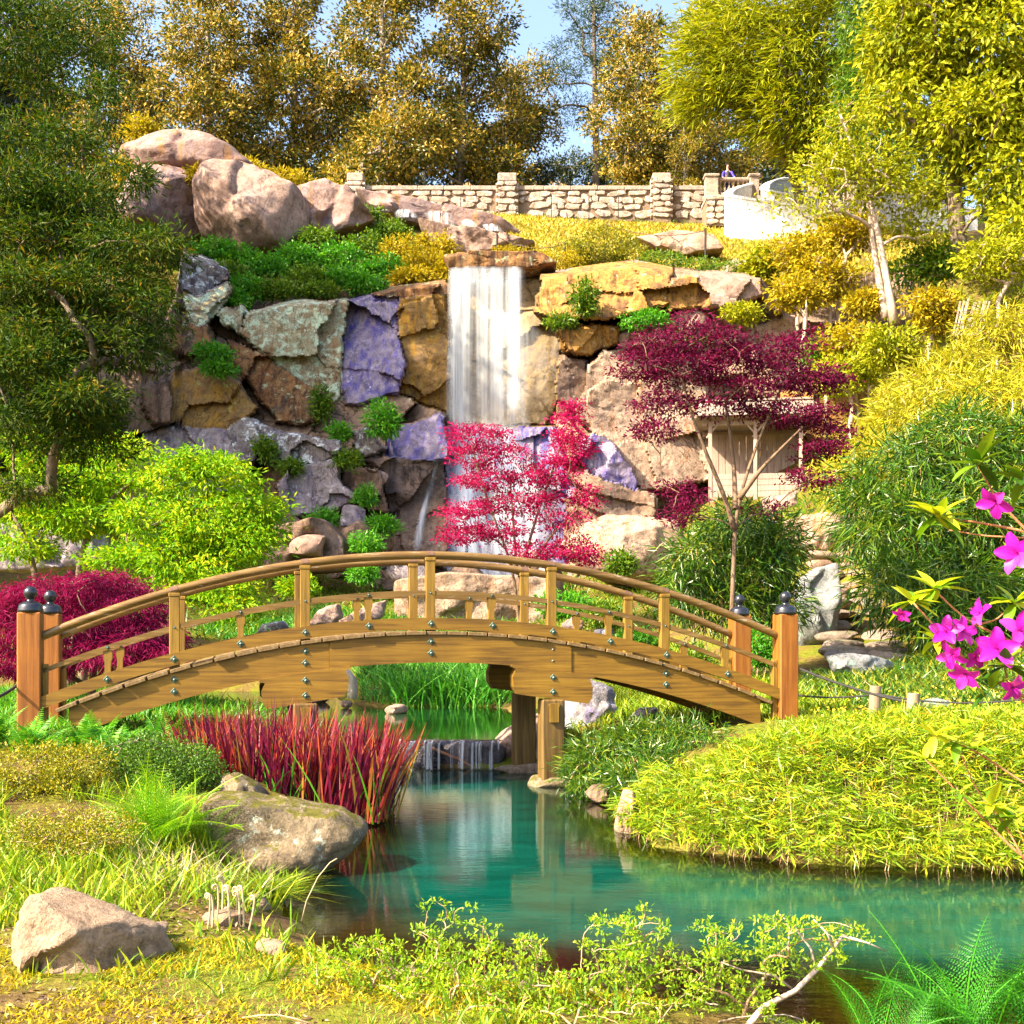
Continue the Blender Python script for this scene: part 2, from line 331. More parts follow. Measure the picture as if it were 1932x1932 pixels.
for nm, a, b_, c_ in (('bark', (0.06, 0.045, 0.03), (0.15, 0.11, 0.075), (0.24, 0.18, 0.12)), ('bark_pale', (0.26, 0.18, 0.13), (0.42, 0.31, 0.24), (0.60, 0.48, 0.40)),
                      ('bark_grey', (0.16, 0.13, 0.10), (0.30, 0.25, 0.20), (0.42, 0.37, 0.31)), ('bark_maple', (0.08, 0.045, 0.03), (0.15, 0.095, 0.06), (0.22, 0.155, 0.10)),
                      ('twig', (0.26, 0.14, 0.07), (0.42, 0.26, 0.15), (0.55, 0.40, 0.27)), ('twig_red', (0.24, 0.08, 0.04), (0.38, 0.15, 0.07), (0.45, 0.22, 0.10))):
    m, t, o = nodes(nm); v = objvec(t); n = noise(t, stretch(t, v, (9, 9, 2.2)), 1.0, 7, 0.7)
    princ(t, o, ramp(t, n, [(0.3, a), (0.5, b_), (0.7, c_)]), 0.85, bump(t, n, 0.7, 0.03), 0.2)
# foliage
leaf_mat('l_magnolia', [(0, (0.016, 0.035, 0.004)), (0.38, (0.075, 0.09, 0.007)), (0.58, (0.30, 0.21, 0.014)), (1, (0.66, 0.44, 0.09))], 0.28, 0.42, 0.3)
leaf_mat('l_magdark', [(0, (0.015, 0.03, 0.008)), (0.6, (0.04, 0.06, 0.010)), (1, (0.12, 0.10, 0.015))], 0.2, 0.35, 0.5)
leaf_mat('l_conifer', [(0, (0.007, 0.028, 0.002)), (0.45, (0.030, 0.072, 0.003)), (0.78, (0.095, 0.125, 0.004)), (1, (0.28, 0.15, 0.010))], 0.35, 0.6, 0.15)
leaf_mat('l_pine', [(0, (0.02, 0.05, 0.02)), (1, (0.07, 0.10, 0.03))], 0.2)
leaf_mat('l_lime', [(0, (0.06, 0.20, 0.003)), (0.5, (0.18, 0.36, 0.004)), (1, (0.50, 0.48, 0.006))], 0.4, 0.6, 0.15)
leaf_mat('l_willow', [(0, (0.09, 0.14, 0.003)), (0.5, (0.26, 0.28, 0.004)), (1, (0.50, 0.44, 0.010))], 0.4, 0.55, 0.2)
leaf_mat('l_green', [(0, (0.03, 0.09, 0.004)), (0.5, (0.09, 0.19, 0.006)), (1, (0.24, 0.30, 0.012))], 0.38)
leaf_mat('l_fresh', [(0, (0.03, 0.16, 0.006)), (0.5, (0.07, 0.28, 0.01)), (1, (0.18, 0.40, 0.015))], 0.4)
leaf_mat('l_yellow', [(0, (0.12, 0.12, 0.003)), (0.5, (0.38, 0.29, 0.006)), (1, (0.62, 0.44, 0.02))], 0.38, 0.55, 0.2)
leaf_mat('l_crimson', [(0, (0.16, 0.002, 0.04)), (0.5, (0.38, 0.004, 0.085)), (1, (0.56, 0.012, 0.14))], 0.45, 0.6, 0.15)
leaf_mat('l_burgundy', [(0, (0.04, 0.0015, 0.016)), (0.5, (0.115, 0.003, 0.036)), (1, (0.22, 0.008, 0.06))], 0.4, 0.6, 0.15)
leaf_mat('l_wine', [(0, (0.08, 0.0015, 0.024)), (0.5, (0.21, 0.003, 0.06)), (1, (0.36, 0.008, 0.11))], 0.4, 0.6, 0.15)
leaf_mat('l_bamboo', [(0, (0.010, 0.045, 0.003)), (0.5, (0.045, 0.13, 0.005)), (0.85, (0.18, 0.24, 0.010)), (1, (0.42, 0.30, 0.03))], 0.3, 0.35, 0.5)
leaf_mat('l_bamboolit', [(0, (0.12, 0.16, 0.004)), (0.5, (0.34, 0.32, 0.008)), (1, (0.60, 0.46, 0.04))], 0.35, 0.4, 0.4)  # sunlit copy of the bamboo leaf: the sun's yellow is put into the colour
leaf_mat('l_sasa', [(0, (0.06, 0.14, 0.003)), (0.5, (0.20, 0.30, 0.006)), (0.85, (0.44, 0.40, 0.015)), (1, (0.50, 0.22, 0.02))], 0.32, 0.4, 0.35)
leaf_mat('l_box', [(0, (0.04, 0.07, 0.002)), (0.5, (0.20, 0.21, 0.004)), (1, (0.52, 0.38, 0.012))], 0.3)
leaf_mat('l_boxgreen', [(0, (0.02, 0.07, 0.003)), (0.5, (0.06, 0.15, 0.005)), (1, (0.15, 0.24, 0.01))], 0.3)
leaf_mat('l_azalea', [(0, (0.09, 0.20, 0.004)), (0.5, (0.22, 0.38, 0.008)), (1, (0.48, 0.48, 0.02))], 0.45)
leaf_mat('l_grass', [(0, (0.06, 0.15, 0.003)), (0.5, (0.18, 0.30, 0.006)), (1, (0.42, 0.42, 0.02))], 0.35)
leaf_mat('l_lawn', [(0, (0.24, 0.22, 0.010)), (0.5, (0.42, 0.32, 0.02)), (1, (0.58, 0.42, 0.06))], 0.2)
leaf_mat('l_reed', [(0, (0.02, 0.12, 0.008)), (0.5, (0.05, 0.24, 0.015)), (1, (0.14, 0.36, 0.03))], 0.35)
leaf_mat('l_blood', [(0, (0.05, 0.003, 0.03)), (0.35, (0.14, 0.005, 0.035)), (0.7, (0.25, 0.012, 0.022)), (0.93, (0.34, 0.08, 0.02)), (1, (0.24, 0.22, 0.03))], 0.35)
leaf_mat('l_fern', [(0, (0.06, 0.22, 0.003)), (0.5, (0.16, 0.40, 0.006)), (1, (0.40, 0.52, 0.01))], 0.45)
leaf_mat('l_ferngreen', [(0, (0.015, 0.12, 0.006)), (0.5, (0.035, 0.22, 0.010)), (1, (0.09, 0.34, 0.012))], 0.45)
leaf_mat('l_litter', [(0, (0.06, 0.03, 0.015)), (0.5, (0.20, 0.11, 0.05)), (1, (0.42, 0.29, 0.17))], 0.1)
leaf_mat('l_straw', [(0, (0.34, 0.24, 0.12)), (1, (0.60, 0.50, 0.32))], 0.2)
leaf_mat('l_petal', [(0, (0.42, 0.006, 0.34)), (0.6, (0.56, 0.015, 0.44)), (1, (0.70, 0.16, 0.60))], 0.4)
leaf_mat('l_gold', [(0, (0.55, 0.35, 0.01)), (1, (0.75, 0.6, 0.05))], 0.2)
leaf_mat('l_pinkflower', [(0, (0.30, 0.22, 0.03)), (0.5, (0.55, 0.36, 0.16)), (1, (0.72, 0.50, 0.40))], 0.3)
# ---------------------------------------------------------------- the setting: ground, water, cliff
YS = np.array([0, 6, 9, 13, 17.5, 25, 33, 40, 46, 50, 52.8, 53.6, 57, 63, 68, 75, 400.])
XS = np.array([-40, -22, -10, -4, 0, 4, 10, 22, 40.])
_c = [0.0, 0.06, 0.10, 0.10, 0.30, 0.45, 1.0, 2.3, 3.3, 4.0, 4.6, 17.2, 19.2, 22.4, 24.7, 25.0, 26]
_l4 = [0.0, 0.08, 0.22, 0.55, 0.60, 0.60, 1.2, 2.4, 3.6, 4.6, 5.4, 17.0, 19.2, 22.6, 24.8, 25.0, 26]
_l10 = [0.1, 0.15, 0.40, 0.75, 0.80, 0.70, 1.6, 3.0, 5.0, 7.0, 8.0, 16.2, 19.0, 23.0, 24.9, 25.2, 26]
_l22 = [0.2, 0.3, 0.60, 0.9, 1.0, 1.2, 2.2, 4.0, 6.5, 9.5, 11.0, 15.5, 18.5, 23.0, 25.0, 25.5, 27]
_r4 = [0.0, 0.06, 0.15, 0.72, 0.72, 0.85, 1.8, 3.2, 4.4, 5.2, 6.5, 17.2, 19.4, 22.2, 24.4, 24.9, 26]
_r10 = [0.0, 0.06, 0.15, 0.72, 0.85, 1.8, 4.6, 5.8, 6.7, 9.0, 13.0, 16.8, 18.8, 21.8, 24.2, 25.0, 26]
_r22 = [0.0, 0.06, 0.15, 0.72, 0.95, 2.2, 5.2, 9.0, 13.2, 15.8, 17.0, 17.5, 19.4, 22.2, 24.2, 25.0, 27]
HG = np.array([_l22, _l22, _l10, _l4, _c, _r4, _r10, _r22, _r22])
POOL = np.array([(-1.85, 9.1), (-1.55, 8.4), (-1.3, 7.7), (-0.95, 7.1), (-0.2, 6.75), (1.0, 6.35), (1.9, 5.7), (4.0, 5.3), (7, 5.2), (9, 7), (8, 9.6), (4.6, 9.9), (2.5, 10.15), (1.25, 11.0), (1.12, 12.8), (1.0, 14.4), (0.75, 15.9), (0.5, 17.25), (-1.9, 17.3), (-2.2, 15.5), (-1.55, 12.9), (-1.5, 11.6), (-1.75, 10.7), (-1.95, 9.9)])
POND = np.array([(-2.2, 17.75), (0.35, 17.75), (0.35, 20), (0.15, 22.5), (-0.2, 24.6), (-1.2, 25.0), (-2.6, 24.6), (-3.6, 26.5), (-4.6, 31), (-8.5, 31), (-9.0, 26), (-5.5, 22), (-3.2, 20)])
def polydist(P, X, Y):                 # signed distance in plan, positive inside
    d = np.full(X.shape, 1e9); ins = np.zeros(X.shape, bool); n = len(P)
    for i in range(n):
        a, b = P[i], P[(i + 1) % n]; e = b - a
        t = np.clip(((X - a[0]) * e[0] + (Y - a[1]) * e[1]) / (e @ e), 0, 1)
        d = np.minimum(d, np.hypot(X - a[0] - t * e[0], Y - a[1] - t * e[1]))
        c = ((a[1] > Y) != (b[1] > Y)) & (X < (b[0] - a[0]) * (Y - a[1]) / (b[1] - a[1] + 1e-12) + a[0]); ins ^= c
    return np.where(ins, d, -d)
def sstep(a, b, x):
    t = np.clip((x - a) / (b - a), 0, 1); return t * t * (3 - 2 * t)
def ground(X, Y):
    X = np.asarray(X, float); Y = np.asarray(Y, float)
    i = np.clip(np.searchsorted(XS, X) - 1, 0, len(XS) - 2); j = np.clip(np.searchsorted(YS, Y) - 1, 0, len(YS) - 2)
    a = np.clip((X - XS[i]) / (XS[i + 1] - XS[i]), 0, 1); b = np.clip((Y - YS[j]) / (YS[j + 1] - YS[j]), 0, 1)
    h = (HG[i, j] * (1 - a) + HG[i + 1, j] * a) * (1 - b) + (HG[i, j + 1] * (1 - a) + HG[i + 1, j + 1] * a) * b
    p = np.stack([X, Y, 0 * X], -1)
    h = h + 0.04 * fbm(p * 1.3, 3) * np.clip(Y / 9, 0.5, 1) + 0.35 * fbm(p * 0.18 + 5, 3) * sstep(24, 45, Y) * (1 - sstep(62, 68, Y))
    d = polydist(POOL, X, Y); bank = sstep(0, 1.3, -d)
    h = np.where(d > 0, -np.minimum(0.22 * d + 0.02, 0.9), (h - 0.03) * bank + 0.03 + 0.10 * sstep(0, 0.5, -d))
    d = polydist(POND, X, Y); bank = sstep(0, 0.9, -d)
    g = np.where(d > 0, 0.33 - np.minimum(0.35 * d, 0.5), (h - 0.42) * bank + 0.42)
    h = np.where((Y > 17.6) | (d > 0), g, h)
    return np.where((Y > 17.2) & (Y < 17.8) & (X > -2.5) & (X < 0.62), np.minimum(h, 0.2), h)
def gz(x, y): return float(ground(np.array([x]), np.array([y]))[0])
def grid(name, xs, ys, hf, mat, **k):
    X, Y = np.meshgrid(xs, ys); Z = hf(X, Y); n = len(xs); m = len(ys)
    i = (np.arange(m - 1)[:, None] * n + np.arange(n - 1)[None]).reshape(-1)
    return B().add(np.stack([X, Y, Z], -1).reshape(-1, 3), np.stack([i, i + 1, i + n + 1, i + n], -1)).obj(name, mat, smooth=True, **k)
# soil / moss / leaf mould
m, t, o = nodes('soil'); v = objvec(t, True)
a = noise(t, v, 0.9, 6, 0.65); b_ = noise(t, v, 12, 6, 0.7)
c = ramp(t, a, [(0.35, (0.10, 0.06, 0.03)), (0.47, (0.16, 0.11, 0.03)), (0.56, (0.15, 0.15, 0.015)), (0.68, (0.10, 0.15, 0.012))])
c = mixc(t, 0.7, c, ramp(t, b_, [(0.3, (0.35, 0.3, 0.25)), (0.6, (1, 1, 1))]), 'MULTIPLY')
princ(t, o, c, 0.95, bump(t, b_, 0.8, 0.05), 0.1)
xs = np.concatenate([np.linspace(-90, -26, 17)[:-1], np.arange(-26, -9, 0.5), np.arange(-9, 9, 0.15), np.arange(9, 26, 0.5), np.linspace(26, 90, 17)])
ys = np.concatenate([np.linspace(-8, 3, 12)[:-1], np.arange(3, 19, 0.14), np.arange(19, 34, 0.35), np.arange(34, 78, 0.5), np.geomspace(78, 400, 18)])
grid('ground', xs, ys, ground, MAT['soil'], kind='structure')
# pool water: clear over a brown bed near the bank, a teal body where it is deep
def water_mat(name, teal, tint, edge0, edge1, poly, rough, bs, body=0.8):
    m, t, o = nodes(name); v = objvec(t, True)
    at_ = N(t, 'ShaderNodeAttribute', attribute_name='depth')
    n2 = noise(t, stretch(t, v, (1.2, 3.5, 1)), 0.9, 4, 0.6)
    h = noise(t, stretch(t, v, (1.0, 2.6, 1)), 5.0, 4, 0.5)
    nor = bump(t, h, bs, 0.02)
    tr = t.nodes.new('ShaderNodeBsdfTransparent'); tr.inputs[0].default_value = (*tint, 1)
    df = t.nodes.new('ShaderNodeBsdfDiffuse'); t.links.new(ramp(t, n2, [(0.35, tuple(x * 0.55 for x in teal)), (0.65, teal)]), df.inputs[0])
    mp = N(t, 'ShaderNodeMapRange'); t.links.new(at_.outputs['Fac'], mp.inputs[0]); mp.inputs[1].default_value = edge0; mp.inputs[2].default_value = edge1; mp.inputs[4].default_value = body; mp.interpolation_type = 'SMOOTHSTEP'
    mx = t.nodes.new('ShaderNodeMixShader'); t.links.new(mp.outputs[0], mx.inputs[0]); t.links.new(tr.outputs[0], mx.inputs[1]); t.links.new(df.outputs[0], mx.inputs[2])
    gl = t.nodes.new('ShaderNodeBsdfGlossy'); gl.inputs['Roughness'].default_value = rough; gl.inputs[0].default_value = (0.80, 0.95, 0.92, 1); t.links.new(nor, gl.inputs['Normal'])
    fr = t.nodes.new('ShaderNodeFresnel'); fr.inputs[0].default_value = 1.33; t.links.new(nor, fr.inputs['Normal'])
    m2 = t.nodes.new('ShaderNodeMixShader'); t.links.new(fr.outputs[0], m2.inputs[0]); t.links.new(mx.outputs[0], m2.inputs[1]); t.links.new(gl.outputs[0], m2.inputs[2])
    t.links.new(m2.outputs[0], o.inputs[0]); return m
def water(name, poly, z, mat, step, grow_, label=None):
    x0, y0 = poly.min(0) - 0.6; x1, y1 = poly.max(0) + 0.6
    xs = np.arange(x0, x1, step); ys = np.arange(y0, y1, step); X, Y = np.meshgrid(xs, ys); d = polydist(poly, X, Y)
    n = len(xs); ok = d > -grow_
    i = (np.arange(len(ys) - 1)[:, None] * n + np.arange(n - 1)[None])
    f = ok[:-1, :-1] & ok[1:, :-1] & ok[:-1, 1:] & ok[1:, 1:]; i = i[f]
    Q = np.stack([i, i + 1, i + n + 1, i + n], -1); V = np.stack([X, Y, 0 * X + z], -1).reshape(-1, 3)
    used = np.unique(Q); mp = np.full(len(V), -1); mp[used] = np.arange(len(used))
    o = B().add(V[used], mp[Q]).obj(name, mat, smooth=True, kind='structure')
    a = o.data.attributes.new('depth', 'FLOAT', 'POINT'); a.data.foreach_set('value', (d * sstep(5.6, 8.8, Y)).reshape(-1)[used].astype(np.float32))
    return o
water_mat('water_pool', (0.001, 0.075, 0.052), (0.70, 0.62, 0.26), 0.25, 1.3, POOL, 0.02, 0.06)
water_mat('water_pond', (0.012, 0.060, 0.012), (0.60, 0.62, 0.30), 0.2, 1.2, POND, 0.03, 0.05, 0.9)
water('pool', POOL, 0.0, MAT['water_pool'], 0.15, 0.30)
water('upper_pond', POND, 0.36, MAT['water_pond'], 0.2, 0.30)

# ---------------------------------------------------------------- rocks
def facet(V, c, rng, k, q0=0.78, front=True):
    for _ in range(k):
        n = rng.normal(0, 1, 3)
        if front: n[1] = -abs(n[1]) - 1.1
        n /= np.linalg.norm(n); p = (V - c) @ n; o = np.quantile(p, rng.uniform(q0, 0.95)); e = np.maximum(p - o, 0)
        V = V - e[:, None] * n * 0.92
    return V
def outline(name, poly, Y, mat, thick=None, seed=0, nb=64, nr=12, p=3.0, fac=5, rough=1.0, tilt=0.0, parent=None, back=0.8, world=False, grow=1.0, block=1.0, flat=False, **k):
    """A rock whose silhouette is traced at the distance Y; it has its own real thickness and facets."""
    rng = rng_(seed + 7); P = np.array([at(u, v, Y) for u, v in poly]) if not world else np.asarray(poly, float)
    P = P[:, [0, 2]]; n = len(P)
    seg = np.linalg.norm(np.roll(P, -1, 0) - P, axis=1); cum = np.concatenate([[0], np.cumsum(seg)])
    s = np.linspace(0, cum[-1], nb, endpoint=False); Pc = np.vstack([P, P[:1]])
    bx = np.interp(s, cum, Pc[:, 0]); bz = np.interp(s, cum, Pc[:, 1])
    bd = np.stack([bx, bz], -1); bd = 0.25 * np.roll(bd, 1, 0) + 0.5 * bd + 0.25 * np.roll(bd, -1, 0)
    c = bd.mean(0); bd = c + (bd - c) * grow; ext = bd.max(0) - bd.min(0); sz = ext.min(); T = thick if thick else 0.45 * sz
    r1 = np.sin(np.linspace(0, 1, nr + 1)[1:] * np.pi / 2) ; r1[-1] = 1
    rings = [(r, -T * (1 - r ** p) ** (1 / p)) for r in r1] + [(r, back * T * (1 - r ** p) ** (1 / p)) for r in r1[-2::-3]]
    V = [[c[0], -T, c[1]]]
    for r, dy in rings:
        q = c + r * (bd - c); V += [[x, dy, z] for x, z in q]
    V.append([c[0], back * T, c[1]]); V = np.array(V)
    V[:, 1] += tilt * (V[:, 2] - c[1])
    cc = np.array([c[0], 0, c[1]])
    if flat:
        e = np.linalg.norm(V[:, [0, 2]] - c, axis=1); a1, a2 = rng.normal(0, 0.16, 2)
        V[:, 1] += np.where(V[:, 1] < 0, a1 * (V[:, 0] - c[0]) + a2 * (V[:, 2] - c[1]), 0)
    V = facet(V, cc, rng, fac, 0.9 if flat else 0.78)
    f = 1.6 / max(sz, 0.15)
    kc = rng.integers(5, 10); ck = np.stack([rng.uniform(bd[:, 0].min(), bd[:, 0].max(), kc), rng.uniform(bd[:, 1].min(), bd[:, 1].max(), kc)], -1)
    wq = V[:, [0, 2]] + 0.22 * sz * np.stack([vnoise(V * f * 1.5 + 5), vnoise(V * f * 1.5 + 41)], -1)
    dk_ = ((wq[:, None] - ck) ** 2).sum(-1) / (0.030 * sz * sz); wk = np.exp(-(dk_ - dk_.min(1, keepdims=True))); wk /= wk.sum(1, keepdims=True)
    o1, o2, o3 = rng.normal(0, 0.06, kc), rng.normal(0, 0.20, kc), rng.normal(-0.05, 0.20, kc)
    dyk = (wk * (o1 * sz + o2 * (V[:, 0:1] - ck[:, 0]) + o3 * (V[:, 2:3] - ck[:, 1]))).sum(1)
    V[:, 1] += np.where(V[:, 1] < -0.15 * T, np.clip(dyk, -0.16 * sz, 0.16 * sz), 0) * block
    nz = fbm(np.stack([V[:, 0], V[:, 1], V[:, 2]], -1) * f + seed * 3.1, 5, 0.55); rid = 1 - abs(fbm(V * f * 1.7 + seed * 1.7 + 9, 4))
    V = V + (np.where(V[:, 1:2] < 0, np.array([[0.12, -1.0, 0.12]]), 0.3) if flat else nrm(V - cc)) * (nz * 0.08 + (rid - 0.8) * 0.13)[:, None] * sz * rough
    V = V + np.stack([vnoise(V * f * 2 + 3), vnoise(V * f * 2 + 31), vnoise(V * f * 2 + 71)], -1) * 0.018 * sz * rough
    V[:, 1] += Y
    j = np.arange(nb); j2 = (j + 1) % nb; m_ = len(rings)
    T_ = [np.stack([np.zeros(nb, int), 1 + j2, 1 + j], -1), np.stack([1 + (m_ - 1) * nb + j, 1 + (m_ - 1) * nb + j2, np.full(nb, len(V) - 1)], -1)]
    Q = np.concatenate([np.stack([1 + i * nb + j, 1 + i * nb + j2, 1 + (i + 1) * nb + j2, 1 + (i + 1) * nb + j], -1) for i in range(m_ - 1)])
    return B().add(V, Q, np.concatenate(T_)).obj(name, MAT[mat], parent, smooth=True, sharp=38, **k)
_ico = {}
def ico(s):
    if s not in _ico:
        bm = bmesh.new(); bmesh.ops.create_icosphere(bm, subdivisions=s, radius=1)
        _ico[s] = (np.array([v.co[:] for v in bm.verts]), np.array([[v.index for v in f.verts] for f in bm.faces])); bm.free()
    return _ico[s]
def boulder_mesh(name, dims, seed, mat, sub=4, fac=9, rough=1.0):
    V, F = ico(sub); rng = rng_(seed); V = V * (1 - 0.0); V = np.sign(V) * abs(V) ** 0.8
    V = facet(V, 0, rng, fac, 0.74, False)
    V = V + nrm(V) * (fbm(V * 1.4 + seed, 5, 0.55) * 0.14 * rough + vnoise(V * 6 + seed)* 0.015)[:, None]
    return B().add(V * np.array(dims) / 2, None, F).mesh(name, MAT[mat], True, 38)
def boulder(name, loc, dims, seed, mat, rz=0, sub=4, **k):
    o = link(name, boulder_mesh(name, dims, seed, mat, sub)); o.location = loc; o.rotation_euler = (0, 0, rz); return meta(o, **k)

# cliff: blocky rock face from the foot of the fall up to the lip
rng = rng_(5); nx, nz_ = 380, 150
cx = np.linspace(-30, 17, nx); tj = np.linspace(0, 1, nz_)
X, J = np.meshgrid(cx, tj)
zt = ground(cx, np.full(nx, 53.7)) - 0.1; zb = ground(cx, np.full(nx, 47.0)) - 1.2
Z = zb[None] + (zt - zb)[None] * J
Yc = 52.3 + 1.4 * J ** 2 + 0.4 * np.clip(np.abs(X + 0.5) - 3, 0, 6) * -0.25
K = 150; sx = rng.uniform(-31, 18, K); sz = rng.uniform(1, 19, K); ga = rng.normal(0, 0.30, K); gb = rng.normal(0, 0.22, K); go = rng.normal(0, 0.45, K)
wx = X + 0.5 * fbm(np.stack([X, 0 * X, Z], -1) * 0.9, 3); wz = Z + 0.5 * fbm(np.stack([X, 0 * X + 9, Z], -1) * 0.9, 3)
dist = (wx[..., None] - sx) ** 2 + 1.7 * (wz[..., None] - sz) ** 2; k_ = dist.argmin(-1)
Yc = Yc + np.clip(ga[k_] * (X - sx[k_]) + gb[k_] * (Z - sz[k_]) + go[k_], -0.5, 0.5) * np.clip(1 - np.exp(-((X + 0.6) / 2.0) ** 2) * 0.8, 0, 1) * np.clip((1 - J) * 8, 0, 1)
Yc += 0.18 * fbm(np.stack([X, Yc, Z], -1) * 1.3, 4)
for _ in range(2): Yc[1:-1, 1:-1] = 0.5 * Yc[1:-1, 1:-1] + 0.125 * (Yc[:-2, 1:-1] + Yc[2:, 1:-1] + Yc[1:-1, :-2] + Yc[1:-1, 2:])
i = (np.arange(nz_ - 1)[:, None] * nx + np.arange(nx - 1)[None]).reshape(-1)
rock_mat('r_cliff', (0.20, 0.13, 0.09), (0.32, 0.21, 0.13), (0.22, 0.17, 0.15), streak=(0.09, 0.055, 0.04), streak_amt=0.45, lichen=(0.42, 0.44, 0.36), lich_amt=0.15)
B().add(np.stack([X, Yc, Z], -1).reshape(-1, 3), np.stack([i, i + 1, i + nx + 1, i + nx], -1)).obj('hillside_rock', MAT['r_cliff'], smooth=True, sharp=40, kind='structure')

